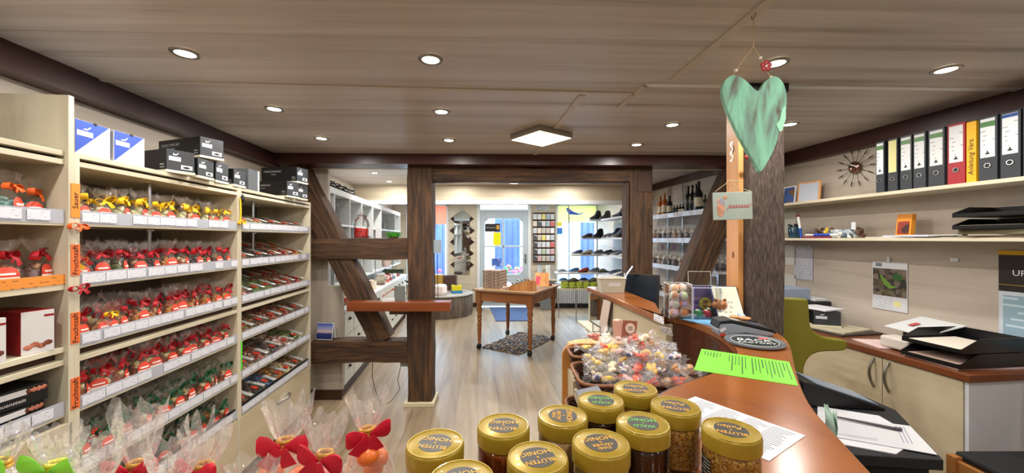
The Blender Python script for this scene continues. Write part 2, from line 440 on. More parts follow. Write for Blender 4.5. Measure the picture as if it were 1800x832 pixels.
# ---------------- front wall with door and two shop windows
Y0, Y1 = 8.40, 8.52
def wpart(name, x0, x1, z0, z1, m=M_wallx, y0=Y0, y1=Y1):
    s = MB(); s.bx(x0, x1, y0, y1, z0, z1); return struct(name, s, m)
wpart('wall_front', -1.40, -0.77, 0, 2.35)
wpart('wall_front', 0.42, 0.97, 0, 2.35)
wpart('wall_front', -3.0, -2.33, 0, 2.35)
wpart('wall_front', 2.2, 3.2, 0, 2.35)
wpart('wall_front', -2.33, -1.40, 0, 0.53)
wpart('wall_front', 0.97, 2.2, 0, 0.45)
wpart('wall_front', -3.0, 3.2, 2.27, 2.45)
def window(n, x0, x1, z0, z1, mull):
    s = MB(); f = 0.045
    s.bx(x0, x0+f, Y0-0.02, Y1, z0, z1); s.bx(x1-f, x1, Y0-0.02, Y1, z0, z1); s.bx(x0, x1, Y0-0.02, Y1, z0, z0+f); s.bx(x0, x1, Y0-0.02, Y1, z1-f, z1)
    for m_ in mull: s.bx(m_-0.03, m_+0.03, Y0-0.01, Y1, z0, z1)
    o = s.build('window_%d' % n, M_white); o['kind'] = 'structure'
    g = MB(); g.bx(x0+f, x1-f, Y0+0.05, Y0+0.056, z0+f, z1-f); g.build('pane', M_win, o)
    sl = MB(); sl.bx(x0-0.02, x1+0.02, Y0-0.12, Y0, z0-0.03, z0); sl.build('window_sill', M_white, o)
window(1, -2.33, -1.40, 0.53, 2.27, [])
window(2, 0.97, 2.2, 0.45, 2.27, [1.95])
# door with transom
s = MB()
s.bx(-0.77,-0.70,Y0-0.03,Y1,0,2.27); s.bx(0.35,0.42,Y0-0.03,Y1,0,2.27); s.bx(-0.70,0.35,Y0-0.03,Y1,2.11,2.15); s.bx(-0.70,0.35,Y0-0.03,Y1,2.25,2.27)
door = s.build('door_1', M_white, bevel=0.004); door['kind'] = 'structure'
s = MB(); s.bx(-0.70,0.35,Y0+0.05,Y0+0.056,2.15,2.25); s.build('transom_pane', M_win, door)
gx0, gx1, gz0, gz1, gm, gmz = -0.60, 0.235, 0.72, 1.945, -0.19, 1.33
s = MB()
s.bx(-0.70,gx0,Y0-0.01,Y0+0.05,0.02,2.11); s.bx(gx1,0.35,Y0-0.01,Y0+0.05,0.02,2.11)
s.bx(gx0,gx1,Y0-0.01,Y0+0.05,0.02,gz0); s.bx(gx0,gx1,Y0-0.01,Y0+0.05,gz1,2.11)
s.bx(gm-0.018,gm+0.018,Y0-0.008,Y0+0.045,gz0,gz1); s.bx(gx0,gx1,Y0-0.008,Y0+0.045,gmz-0.018,gmz+0.018)
c = 0.09
for (cx, cz, sx, sz) in ((gx0,gz0,1,1),(gx1,gz0,-1,1),(gx0,gz1,1,-1),(gx1,gz1,-1,-1)):
    pts = [(cx,cz),(cx+sx*c,cz),(cx,cz+sz*c)]
    s.prism(pts, 0, 0.05, Matrix(((1,0,0,0),(0,0,-1,Y0+0.045),(0,1,0,0),(0,0,0,1))))
s.bx(-0.62,0.26,Y0-0.02,Y0,0.10,0.62)
leaf = s.build('door_leaf', M_frame, door, bevel=0.004)
s = MB(); s.bx(gx0,gx1,Y0+0.018,Y0+0.024,gz0,gz1); s.build('pane', M_win, leaf)
s = MB(); s.bx(0.275,0.315,Y0-0.02,Y0-0.01,0.96,1.16); s.cyl((0.295,Y0-0.02,1.08),(0.295,Y0-0.07,1.08),0.009); s.cyl((0.295,Y0-0.065,1.08),(0.18,Y0-0.065,1.08),0.009); s.build('door_handle', M_steel, leaf, smooth=True)
# baseboards
mb = MB(); mb.bx(-1.40,-0.77,Y0-0.015,Y0,0,0.09); struct('baseboard_front', mb, M_plinth)
mb = MB(); mb.bx(0.42,0.97,Y0-0.015,Y0,0,0.09); struct('baseboard_front', mb, M_plinth)

# ---------------- the street outside
M_facade = mat('pale_render', 'b9c2c8', 0.9, var=0.04)
M_street = mat('street_paving', 'b9bcc0', 0.9, var=0.08, vscale=3)
mb = MB(); mb.bx(-14, 14, 8.6, 30, -0.16, -0.12); struct('ground', mb, M_street)
bld = thing('house', 'pale rendered house across the street with blue wooden doors', 'house', (0, 14.5, -0.12))
s = MB(); s.bx(-12, 12, 0, 4, 0, 5.5); s.build('wall', M_facade, bld)
M_bdoor = wood('blue_doors', [(0.3,'16245e'),(0.5,'22337a'),(0.8,'33478f')], scale=(6,6,0.8), rough=0.5)
for x in (-0.55, 2.7, -3.4):
    s = MB(); s.bx(x-0.1, x+0.85, -0.06, 0, 0, 2.5)
    for k in range(4): s.bx(x-0.02+k*0.21, x+0.13+k*0.21, -0.08, -0.06, 0.25, 2.3)
    s.build('shop_door', M_bdoor, bld)
M_wpane = mat('dark_window_glass', '3c4c5c', 0.1)
for x in (-6.5, -2.0, 0.9, 4.6, 6.5):
    for z in (1.1, 3.4):
        s = MB(); s.bx(x, x+0.9, -0.05, 0, z, z+1.3); fr = s.build('window', M_white, bld)
        s = MB(); s.bx(x+0.07, x+0.42, -0.06, -0.05, z+0.07, z+1.23); s.bx(x+0.48, x+0.83, -0.06, -0.05, z+0.07, z+1.23); s.build('pane', M_wpane, fr)

# ---------------- ceiling spots and panel lights
def area(name, loc, size, watts, col, parent, shape='DISK', rx=0):
    l = bpy.data.lights.new(name, 'AREA'); l.shape = shape; l.size = size; l.energy = watts; l.color = col
    o = bpy.data.objects.new(name, l); COL.objects.link(o); o.location = loc; o.parent = parent; o.rotation_euler = (rx, 0, 0); return o
WARM = (1.0, 0.95, 0.89)
def spot(x, y, z, label, on=1.0):
    t = thing('ceiling_spotlight', label, 'ceiling light', (x, y, z), group='recessed ceiling spotlights')
    s = MB(); s.lathe([(0.033,-0.001),(0.036,-0.006),(0.048,-0.006),(0.052,-0.001)], 28, cap=False); s.build('ring', M_steel, t, smooth=True)
    s = MB(); s.lathe([(0.034,-0.001),(0.034,-0.004)], 24); s.build('lens', M_glow, t)
    area('lamp', (0, 0, -0.012), 0.06, SPOT_W*on, WARM, t)
FS = [(-1.30,1.516,'recessed ceiling spot above the left shelves, nearest to the viewer'),
      (-.335,1.569,'recessed ceiling spot near the middle of the room, above the left foreground'),
      (1.108,1.60,'recessed ceiling spot just behind the hanging green heart'),
      (1.895,1.664,'recessed ceiling spot farthest right, over the office corner'),
      (-1.35,2.165,'recessed ceiling spot over the stacked black shoe boxes'),
      (-.41,2.213,'recessed ceiling spot in the second row, left of the square panel light'),
      (1.038,2.467,'recessed ceiling spot in the second row, left of the green heart'),
      (1.79,2.454,'recessed ceiling spot just right of the grey timber post'),
      (-1.40,2.80,'recessed ceiling spot in the far left, close to the timber row'),
      (-.472,2.85,'recessed ceiling spot close to the timber row, left of the panel light'),
      (.976,2.987,'recessed ceiling spot close to the timber row, right of the panel light')]
for x, y, l in FS: spot(x, y, CZ, l)
BS = [(-1.68,4.66,'small ceiling spot of the front room above the white cubby shelves, nearer one'),
      (-1.73,5.36,'small ceiling spot of the front room above the white cubby shelves, farther one'),
      (-.76,5.36,'small ceiling spot of the front room, left of its panel light'),
      (.816,5.36,'small ceiling spot of the front room, right of its panel light')]
for x, y, l in BS: spot(x, y, CB, l, 1.3)
for i, x in enumerate((-1.7,-.6,.3,1.2)): spot(x, 7.25, 2.29, 'added unseen ceiling spot over the shop window zone, behind the bulkhead, %s from the left' % ('first','second','third','fourth')[i], 2.2)  # spots added out of view to brighten pilasters, door and shoes
# unseen lamps added as fill in the part of the room behind the viewer
for x, y in ((-1.3,0.75),(-.3,0.75),(0.9,0.75),(1.9,0.75),(-1.2,-0.4),(0.2,-0.4),(1.7,-0.4),(-0.6,-1.6),(1.2,-1.6)):
    spot(x, y, CZ, 'added ceiling spot outside the picture, %s, %s of the room' % ('beside the viewer' if y > .5 else 'just behind the viewer' if y > -1 else 'at the rear wall', 'far left' if x < -1 else 'left middle' if x < .1 else 'middle' if x < .5 else 'right middle' if x < 1.5 else 'far right'))
def panel(x, y, z, rz, label, half=0.155, k=1.0):
    t = thing('panel_light', label, 'ceiling light', (x, y, z), rz)
    h = half
    s = MB(); s.bx(-h,h,-h,h,-0.038,0); s.build('housing', mat('panel_housing','8f8579',0.5), t, bevel=0.003)
    s = MB(); s.bx(-h+0.008,h-0.008,-h+0.008,h-0.008,-0.041,-0.038); s.build('diffuser', M_glowp, t)
    area('lamp', (0,0,-0.05), 2*h, PANEL_W*k, WARM, t, 'SQUARE')
panel(0.205, 2.68, CZ, R(38), 'square white panel light on the ceiling in the middle of the near room')
panel(0.02, 5.15, CB, R(40), 'square panel light on the ceiling of the front room, behind the timber lintel', k=2.2)

# ------------------------------------------------------------------ half-timber row
def hewn(mb, p0, p1, w, d, seed, ydir=(0,1,0), j=0.007, n=18):
    """rough-hewn timber of width w (in plane) and depth d along ydir"""
    p0, p1 = Vector(p0), Vector(p1); ax = (p1-p0).normalized(); D = Vector(ydir).normalized(); W = ax.cross(D).normalized(); D = W.cross(ax).normalized()
    ring = [(-1,-1),(-.5,-1.02),(0,-.99),(.5,-1.02),(1,-1),(1,0),(1,1),(0,1),(-1,1),(-1,0)]
    vs = []; fs = []; m = len(ring)
    for i in range(n+1):
        t = i/n; c = p0.lerp(p1, t)
        for k, (a, b) in enumerate(ring):
            q = Vector((seed*3.1+k*1.7, t*(p1-p0).length*3.0, seed*1.3))
            q2 = Vector((seed*3.1+k*.9, t*(p1-p0).length*11.0, 5+seed))
            e = noise.noise(q)*j*1.6 + noise.noise(q2)*j*0.7
            sh = 0.965 if abs(a) == 1 and abs(b) == 1 else 1
            vs.append(c + W*(a*w/2*sh + e*a) + D*(b*d/2*sh + e*b*0.8))
    for i in range(n):
        for k in range(m): fs.append((i*m+k, i*m+(k+1)%m, (i+1)*m+(k+1)%m, (i+1)*m+k))
    fs.append(list(range(m))[::-1]); fs.append([n*m+k for k in range(m)])
    mb.add(vs, fs); return mb
def timber_brace(name, p0, p1, w, d, seed, parent):
    """brace built along its own z so the grain follows it"""
    p0, p1 = Vector(p0), Vector(p1); L_ = (p1-p0).length; a = math.atan2(p1.x-p0.x, p1.z-p0.z)
    s = MB(); hewn(s, (0,0,0), (0,0,L_), w, d, seed); o = s.build(name, M_timber, parent, smooth=30)
    o.location = p0; o.rotation_euler = (0, a, 0); return o
tf = thing('timber_framework', 'dark old half-timber frame with diagonal brace and two cross beams, left of the passage', 'timber frame', (-0.83, 3.41, 0), R(1.5))
s = MB(); hewn(s, (0,0.11,0), (0,0.11,2.15), 0.225, 0.2, 1); s.build('post', M_timber, tf, smooth=30)
s = MB(); hewn(s, (-0.98,0.11,1.41), (-0.11,0.11,1.41), 0.195, 0.18, 2); s.build('cross_beam', M_timberh, tf, smooth=30)
s = MB(); hewn(s, (-0.97,0.11,0.482), (-0.11,0.11,0.482), 0.2, 0.18, 3); s.build('cross_beam', M_timberh, tf, smooth=30)
timber_brace('brace', (-0.357,0.115,0.57), (-1.12,0.115,2.12), 0.205, 0.15, 4, tf)
s = MB(); s.bx(-0.30,-0.1,0.12,0.2,0.80,0.86); s.build('rail', M_timberh, tf)
s = MB(); s.bx(-0.135,0.135,-0.02,0.24,0,0.035); s.build('base_trim', mat('cream_trim','c9bf9e',0.5), tf, bevel=0.004)
s = MB(); s.bx(-1.42,-0.535,3.27,3.395,0.875,0.955)
tag(s.build('ledge_board', M_ledge, bevel=0.004), 'varnished red-brown ledge board mounted across the timber post', 'shelf board')
lb = MB(); hewn(lb, (-0.75,3.53,2.09), (1.10,3.58,2.09), 0.125, 0.16, 7)
tag(lb.build('lintel_beam', M_timberh, smooth=30), 'long dark timber lintel above the passage between the two posts', 'beam')
rf = thing('timber_framework', 'dark old timber post with leaning diagonal brace, right of the passage behind the counter', 'timber frame', (1.19, 3.5, 0), R(1.5))
s = MB(); hewn(s, (0,0.1,0), (0,0.1,2.15), 0.215, 0.2, 11); s.build('post', M_timber, rf, smooth=30)
s = MB(); s.bx(-0.132,-0.110,0.02,0.16,0,2.02); s.build('edge_batten', M_timber, rf, bevel=0.003)
s = MB(); s.bx(-0.04,0.09,-0.008,0.0,1.93,2.12); s.build('mortise_patch', M_plinth, rf)
s = MB(); s.bx(0.065,0.1,-0.008,0.0,1.62,1.78); s.build('mortise_patch', M_plinth, rf)
timber_brace('brace', (0.19,0.1,0.30), (0.93,0.1,2.14), 0.235, 0.17, 13, rf)
pc = thing('timber_post', 'rough grey-brown timber post rising beside the counter, behind the green heart', 'post', (1.22, 1.91, 0))
s = MB(); hewn(s, (0,0,0), (0,0,2.2), 0.172, 0.18, 21, j=0.003, n=30); s.build('post_body', M_grey_t, pc, smooth=30)
s = MB(); s.bx(-0.112,-0.087,-0.045,0.06,0,2.19); s.build('pine_plank', M_pine, pc, bevel=0.002)
s = MB(); s.bx(-0.11,0.095,-0.1,0.1,2.2,2.24); s.build('cap', M_blk_s, pc)
s = MB(); M_knot = mat('pine_knot','7d4a22',0.6)
for z_ in (1.42, 1.72, 1.95): s.ball((-0.112,0.0,z_), 0.012, 1, (0.12,1,1.7))
s.build('knot', M_knot, pc)

# panelled end of the white cubby wall, standing behind the timber frame
s = MB(); s.bx(-2.3,-1.585,3.56,3.60,0.09,1.06); s.bx(-2.3,-1.72,3.56,3.60,1.06,CZ-0.0); struct('wall_partition', s, M_wallv)
s = MB(); s.bx(-2.3,-1.585,3.545,3.56,0,0.09); struct('baseboard_partition', s, M_plinth)
# ------------------------------------------------------------------ left shelf wall
LA = 0.085
LX0 = -1.427
def LP(lx, ly, z):      # local shelf frame -> world
    return (LX0 + lx*cos(LA) - ly*sin(LA), lx*sin(LA) + ly*cos(LA), z)
M_card = lines_mat('price_card', 'd0d1d8', 'a0a0ac', axis=2, pitch=0.008, frac=0.25, dens=0.44, wscale=70)
M_rail = mat('clear_rail', 'a9abb4', 0.25)
M_orange = mat('orange_label', 'e06a2c', 0.6); M_orange2 = mat('light_orange_label', 'e8882a', 0.6)
M_ink = mat('black_ink', '1b1613', 0.7)
M_dgap = mat('painted_gap_shade', '3a2418', 0.8)
# shelf levels: (bottom z, double?)
LEV = [(1.757,'top'),(1.545,0),(1.323,0),(1.062,'dbl'),(0.882,0),(0.652,0),(0.44,'base')]
SURF = {1:1.565, 2:1.343, 3:1.107+0.018, 4:0.902, 5:0.672, 6:0.455}
def shelf_unit(y0, y1, label, tall=False, levels=(1,2,3,4,5,6), cards=True, seed=0):
    u = thing('shelf_unit', label, 'shelf unit', (LX0, 0, 0), LA, 'light oak shop shelving along the left wall')
    D = 0.42; top = 2.0 if tall else 1.806; rnd = random.Random(seed)
    for (a, b) in ((y0, y0+0.019), (y1-0.019, y1)):
        s = MB(); s.bx(-D, 0, a, b, 0.09, top); s.build('side_panel', M_oakv, u, bevel=0.001)
        s = MB(); s.bx(-0.06,-0.02,a+0.001,b-0.001,0,0.09); s.bx(-D,-D+0.04,a+0.001,b-0.001,0,0.09); s.build('leg', M_oakv, u)
    s = MB(); s.bx(-D-0.012, -D, y0, y1, 0.09, top); s.build('back_panel', M_back, u)
    a, b = y0+0.019, y1-0.019
    x1 = -0.012 if tall else -0.002
    for z, k in LEV:
        if k == 'base':
            continue
        if k in ('top', 'dbl'):
            zt = z+0.030 if k == 'top' else z+0.045
            s = MB(); s.bx(-D, x1, a, b, z, z+0.018); s.build('shelf', M_oak, u, bevel=0.001)
            s = MB(); s.bx(-D, x1, a, b, zt, zt+0.018); sh = s.build('shelf', M_oak, u, bevel=0.001)
            s = MB(); s.bx(-D, x1-0.03, a, b, z+0.018, zt); s.build('gap_shade', M_dgap, u)  # shade between the paired boards, painted as a dark brown strip
        else:
            s = MB(); s.bx(-D, x1, a, b, z, z+0.02); sh = s.build('shelf', M_oak, u, bevel=0.001)
    # shelf floor above the drawers
    s = MB(); s.bx(-D, -0.03, a, b, 0.437, 0.455); s.build('shelf', M_oak, u)
    # price rails with cards
    if cards:
        card = None
        for lv in levels:
            z = SURF[lv]
            rl = MB(); rl.bx(-0.004+x1+0.004, x1+0.002, a+0.002, b-0.002, z-0.012, z+0.036); r_ = rl.build('price_rail', M_rail, u)
            y = a+0.006
            while y < b-0.05:
                wd = rnd.choice((0.062,0.066,0.066,0.085))
                if y+wd > b-0.004: wd = b-0.004-y
                if rnd.random() < 0.93:
                    m_ = MB(); m_.bx(0,0.0012,-wd/2,wd/2,-0.017,0.017)
                    c_ = m_.build('price_card', M_card, r_); c_.location = (x1+0.0032, y+wd/2, z+0.013+rnd.uniform(-.001,.001))
                y += wd + rnd.choice((0.002,0.002,0.003,0.004,0.014))
    return u
U0 = shelf_unit(0.50, 1.347, 'tall light oak shelf bay at the far left edge, nearest to the viewer', tall=True, levels=(1,4), seed=1)
U1 = shelf_unit(1.347, 2.275, 'wide light oak shelf bay packed with cellophane bags tied with bows', seed=2)
U2 = shelf_unit(2.275, 3.235, 'light oak shelf bay at the far end, filled with flat clear bags', seed=3)
def drawer(u, y0, y1, z0, z1, handle=True):
    s = MB(); s.bx(-0.02, 0.0, y0, y1, z0, z1); d = s.build('drawer', M_front, u, bevel=0.0015)
    if handle:
        yc = (y0+y1)/2+0.02; zc = z0+(z1-z0)*0.74
        s = MB(); n = 10
        s.tube([(0.004+0.030*sin(pi*i/n), yc-0.085+0.17*i/n, zc) for i in range(n+1)], 0.011, 8)
        s.build('handle', M_steel, d, smooth=True)
drawer(U1, 1.352, 1.85, 0.09, 0.43, False); drawer(U1, 1.855, 2.272, 0.09, 0.43, False)
drawer(U2, 2.279, 3.232, 0.10, 0.43)
drawer(U0, 0.52, 1.342, 0.09, 0.86, False)
# vertical category labels on the uprights
def vlabel(u, y, z0, z1, txt, m, wd=0.03):
    s = MB(); s.bx(0.0005,0.0018,y-wd/2,y+wd/2,z0,z1); o = s.build('category_label', m, u)
    s = MB(); text_mb(s, txt, 0.026, FR((0.0022,y,(z0+z1)/2),(0,0,1),(0,-1,0))); s.build('lettering', M_ink, o)
vlabel(U1, 1.350, 1.575, 1.695, 'Sauer', M_orange2)
vlabel(U1, 1.350, 1.37, 1.48, 'Fruchtsaft', M_orange)
vlabel(U1, 1.350, 1.13, 1.24, 'Fruchtsaft', M_orange)
vlabel(U1, 1.350, 0.90, 1.01, 'Fruchtsaft', M_orange)
# chrome braces under the shelves
for u, y in ((U1,1.80),(U2,2.62)):
    for z in (1.343, 1.565):
        s = MB(); s.cyl((-0.12,y,z),(-0.12,y,z+0.2),0.009,10); s.cyl((-0.12,y,z+0.192),(-0.12,y,z+0.199),0.02,12); s.build('shelf_support', M_chrome, u, smooth=True)

# ------------------------------------------------------------------ counter
TZ = 1.11
def GP(px, py, z=TZ):
    """point of the photo lying on the level plane z (measured layout)"""
    Y = (1.5-z)*670/(py-420); return ((px-900)/670*Y, Y)
top_pts = [(0.608,3.10),(0.70,2.26),(0.735,1.87),(0.752,1.93),(0.81,1.92),(0.86,1.80),(0.868,1.62),(0.847,1.50),(0.80,1.35),(0.72,1.22),(0.62,1.13),(0.50,1.055),(0.372,0.964),(0.27,0.83),(0.17,0.735),(0.05,0.665),(-0.08,0.625),(-0.25,0.60),
           (-0.32,0.42),(-0.32,0.22),(0.42,0.22),(0.52,0.42),(0.585,0.60),(0.645,0.76),(0.69,0.88),(0.77,1.02),(0.88,1.19),(1.03,1.41),(1.10,1.56),(1.12,1.70),(1.09,1.80),(1.085,2.02),(0.99,2.18),(0.873,2.33),(0.83,3.12)]
def smooth_poly(pts, it=1, keep=()):
    for _ in range(it):
        o = []; n = len(pts)
        for i in range(n):
            a, b = pts[i], pts[(i+1)%n]
            o.append((a[0]*.75+b[0]*.25, a[1]*.75+b[1]*.25)); o.append((a[0]*.25+b[0]*.75, a[1]*.25+b[1]*.75))
        pts = o
    return pts
ctr = thing('shop_counter', 'curved shop counter with glossy cherry wood top, running from the foreground to the right middle', 'counter', (0,0,0))
curv = smooth_poly(top_pts[2:33], 2)
curv = [top_pts[1]] + [p for p in curv] + [top_pts[33]]
full = [top_pts[0]] + curv + [top_pts[34]]
s = MB(); s.prism(full, TZ-0.033, TZ); s.build('counter_top', [M_counter], ctr, bevel=0.004)
# body below: pale panel of the straight wing, dark panel round the curve
s = MB(); s.prism([(0.64,3.07),(0.70,2.45),(0.768,1.90),(0.80,1.90),(0.86,2.31),(0.81,3.08)], 0.02, TZ-0.033); wing = s.build('wing_panel', M_front, ctr)
inner = [(0.86+0.0,1.70),(0.84,1.56),(0.78,1.40),(0.70,1.27),(0.60,1.18),(0.46,1.09),(0.33,0.98),(0.22,0.84),(0.10,0.76),(-0.06,0.66),(-0.2,0.62),(-0.26,0.40),(-0.26,0.27),(0.40,0.27),(0.50,0.62),(0.60,0.88),(0.70,1.03),(0.80,1.19),(0.96,1.42),(1.03,1.56),(1.05,1.74),(1.03,1.95),(0.93,2.13),(0.87,2.2),(0.785,1.92),(0.83,1.86)]
s = MB(); s.prism(inner, 0.02, TZ-0.033); s.build('curved_panel', wood('dark_counter_body',[(0.3,'2c130a'),(0.5,'45200f'),(0.8,'5a2d18')],scale=(8,8,0.8),rough=0.3), ctr)
# mirror strip, small ledge at the far end
s = MB(); s.bx(0.0,0.004,0,0.40,0.10,TZ-0.045); mm = s.build('mirror', mat('mirror_glass','c8d0d6',0.03,metal=1), ctr); mm.location = (0.672,2.68,0); mm.rotation_euler = (0,0,0.105); mm.location = (0.667,2.66,0)
s = MB(); s.bx(-0.09,0.0,0,0.55,0.825,0.843); lg = s.build('ledge', M_oak, ctr, bevel=0.002); lg.location = (0.672,2.52,0); lg.rotation_euler = (0,0,0.105)
s = MB(); s.bx(-0.012,0.0,0,0.02,0.05,TZ-0.034); lg = s.build('corner_post', M_oakv, ctr); lg.location = (0.632,3.06,0); lg.rotation_euler = (0,0,0.105)
# metal edging
# ------------------------------------------------------------------ right wall shelves and cabinet
def rline(off, y0, y1, y_back_off, z0, z1, mb):
    mb.prism([(RW(y0)-off, y0), (RW(y1)-off, y1), (RW(y1)-0.002, y1), (RW(y0)-0.002, y0)], z0, z1); return mb
s = MB(); rline(0.25, -0.6, 3.36, 0, 1.765, 1.785, s)
tag(s.build('shelf_plank', M_oak, bevel=0.001), 'upper long pale wall shelf carrying the row of binders', 'shelf')
s = MB(); rline(0.25, -0.6, 3.36, 0, 1.487, 1.505, s)
tag(s.build('shelf_plank', M_oak, bevel=0.001), 'lower long pale wall shelf carrying letter trays and pens', 'shelf')
RA = math.atan(0.11)
cab = thing('base_cabinet', 'low pale cabinet with brown worktop and bow handles along the right wall', 'cabinet', (2.7685-0.004, 0, 0), RA)
# local: y along the wall, x negative into the room ; front of the doors at x=-0.44
yn, yf = 1.52, 3.30
def cx(y): return y
s = MB(); s.bx(-0.46,-0.002, 1.815, yf+0.2, 0.835, 0.87); s.build('worktop', wood('brown_worktop',[(0.3,'4e2713'),(0.5,'67361c'),(0.8,'7a4427')],scale=(3,1,3),rough=0.3), cab, bevel=0.003)
s = MB(); s.bx(-0.43,-0.004, 1.845, yf+0.19, 0.06, 0.835); s.build('carcass', M_front, cab)
s = MB(); s.bx(-0.445,-0.002, 1.83, 1.845, 0.02, 0.834); s.build('end_panel', mat('white_end_panel','c9cbd0',0.5,var=0.05,vscale=4), cab)
M_cdoor = M_front
for i, (a, b, hy) in enumerate(((1.848,2.198,2.165),(2.202,2.71,2.245),(2.714,3.30,2.76))):
    s = MB(); s.bx(-0.45,-0.43,a,b,0.09,0.83); d = s.build('door', M_cdoor, cab, bevel=0.0015)
    s = MB(); n = 10
    s.tube([(-0.452-0.028*sin(pi*k/n), hy, 0.655+0.165*k/n) for k in range(n+1)], 0.007, 8); s.build('handle', M_steel, d, smooth=True)
# ------------------------------------------------------------------ cellophane bags
M_sred = mat('sticker_red', 'cf3b22', 0.45); M_swhite = mat('sticker_white', 'ecdcd4', 0.5)
M_bow = {'red': mat('red_ribbon','a80f1c',0.45,var=0.15,vscale=60), 'yellow': mat('yellow_ribbon','e8b711',0.45,var=0.1,vscale=60),
         'green': mat('green_ribbon','1f5a3a',0.45,var=0.15,vscale=60), 'orange': mat('orange_ribbon','e2611c',0.45,var=0.1,vscale=60),
         'lime': mat('lime_ribbon','7ec832',0.5,var=0.08,vscale=40), 'crimson': mat('crimson_ribbon','c4142c',0.55,var=0.12,vscale=40)}
M_fill = {
 'pastel': speckle('pastel_sweets',['e8d8a8','d9c070','e9b7a8','f0e3c8','cfd79a'],60,0.5),
 'green': speckle('green_sweets',['4c5a24','6e7a3a','2e3a18','8a8a4a','58441c'],60,0.5),
 'dark': speckle('dark_sweets',['2a1a14','3d2319','1a1416','5a3422','34202a'],60,0.4),
 'amber': speckle('amber_sweets',['b8731c','8f4f18','d8942c','6e3a14','c48a40'],60,0.4),
 'mixed': speckle('mixed_sweets',['8c4a26','caa04a','5c6a2c','a83a2a','d9c9a0'],60,0.4),
 'teal': speckle('teal_sweets',['5f8a84','7fa49c','4a6e6c','93b2a8','6a9088'],60,0.4),
 'blue': speckle('blue_wrapped_sweets',['2b4d8a','3d6cb0','1d3566','8aa6c8','23406e'],60,0.3),
 'brown': speckle('brown_sweets',['5c3420','7a4c2c','8f6238','3e2216','a4784a'],60,0.5),
 'redmix': speckle('red_sweets',['8a2418','b03a20','5e1a14','c05a30','d8b8a0'],60,0.4),
 'leaf': speckle('green_leaf_sweets',['3f5a1e','5c7a2c','7c9440','2a3a16','94a860'],60,0.4),
 'pinkwhite': speckle('pink_white_sweets',['d8b0a8','e8d8d0','a84a40','c88078','efe4dc'],60,0.4),
 'cream': speckle('cream_herb_sweets',['cfcfa0','a8b07a','e0dcb8','8a9458','d8d0a8'],60,0.4)}
FILLNAME = {'pastel':'pale yellow and pink','green':'olive green','dark':'very dark','amber':'amber','mixed':'mixed brown and yellow','teal':'teal','blue':'blue wrapped','brown':'brown','redmix':'red-brown','leaf':'leaf green','pinkwhite':'pink and white','cream':'pale green'}
CAND = ('candy bag')
def bow_mb(wd, wb, seed, th=0.0008):
    rnd = random.Random(seed); s = MB()
    for sd in (-1, 1):
        tilt = rnd.uniform(-0.35, 0.5); L_ = wd*rnd.uniform(0.85, 1.1)
        path = []; n = 12
        for i in range(n+1):
            a = 2*pi*i/n
            yy = sd*L_*(1-cos(a))/2; zz = 0.42*L_*sin(a)*(0.5+0.5*(1-cos(a))/2)
            path.append((rnd.uniform(-1,1)*0.04*wd, yy, zz + abs(yy)*tilt))
        ws = [wb*(0.45+0.75*(1-cos(2*pi*i/n))/2) for i in range(n+1)]
        s.ribbon(path, ws, (1, 0, 0.1), th)
    for sd in (-1, 1):
        e = rnd.uniform(0.3, 0.9)
        s.ribbon([(0.003, 0, 0), (0.010+wb*0.3, sd*wd*0.35*e, -wd*0.25), (0.012+wb*0.3, sd*wd*0.75*e, -wd*rnd.uniform(.4,.8))], [wb*.5, wb*.8, wb], (0.2, sd*0.8, 0.4), th)
    s.ball((0.004,0,0), wb*0.42, 1, (0.8,1,0.9))
    return s
def bag_meshes(h, r, depth, seed, tuft=0.045, neck=0.009, fillh=0.62):
    """returns MBs: contents, wrapper, bow anchor height"""
    rnd = random.Random(seed)
    kz = h; fl = MB()
    n = 26
    for i in range(n):
        a = rnd.uniform(0, 2*pi); q = math.sqrt(rnd.random()); z = rnd.uniform(0.10, fillh)*h
        rr = r*(0.92 if z < 0.35*h else 0.92*(1-(z/h-0.35)*0.9))
        br = r*rnd.uniform(0.24, 0.36)
        fl.ball((cos(a)*q*(rr-br*.8)*depth, sin(a)*q*(rr-br*.8), max(z, br*.8)), br, 1, (0.9, rnd.uniform(.8,1.2), rnd.uniform(.7,1)), Matrix.Rotation(rnd.uniform(0,3),3,'X'))
    fl.lathe([(r*0.55,0.002),(r*0.78,0.06*h),(r*0.82,0.25*h),(r*0.62,0.5*h),(r*0.1,0.58*h)], 12, None, depth, 1)
    wr = MB()
    prof = [(r*0.80,0.0),(r*0.99,0.05*h),(r*1.05,0.22*h),(r*1.0,0.42*h),(r*0.80,0.62*h),(r*0.50,0.80*h),(neck*1.5,0.93*h),(neck,h),(neck*1.8,h+tuft*.25),(neck*3.0,h+tuft*.6),(neck*4.0,h+tuft)]
    ph = rnd.uniform(0,6)
    def fn(a, j):
        if j < 5: return 1+0.03*sin(5*a+ph+j)+0.03*noise.noise(Vector((cos(a)*2,sin(a)*2,j+seed)))
        return 1+0.20*sin(6*a+ph)*min(1,(j-4)/4)+0.25*noise.noise(Vector((cos(a)*3,sin(a)*3,j*.3+seed)))
    wr.lathe(prof, 22, None, depth, 1, cap=False, fn=fn)
    # ragged tuft edge
    for i in range(22):
        k = len(wr.v)-22+i; wr.v[k] = wr.v[k] + Vector((0,0,tuft*0.35*noise.noise(Vector((i*.9,seed,2)))*2))
    return fl, wr
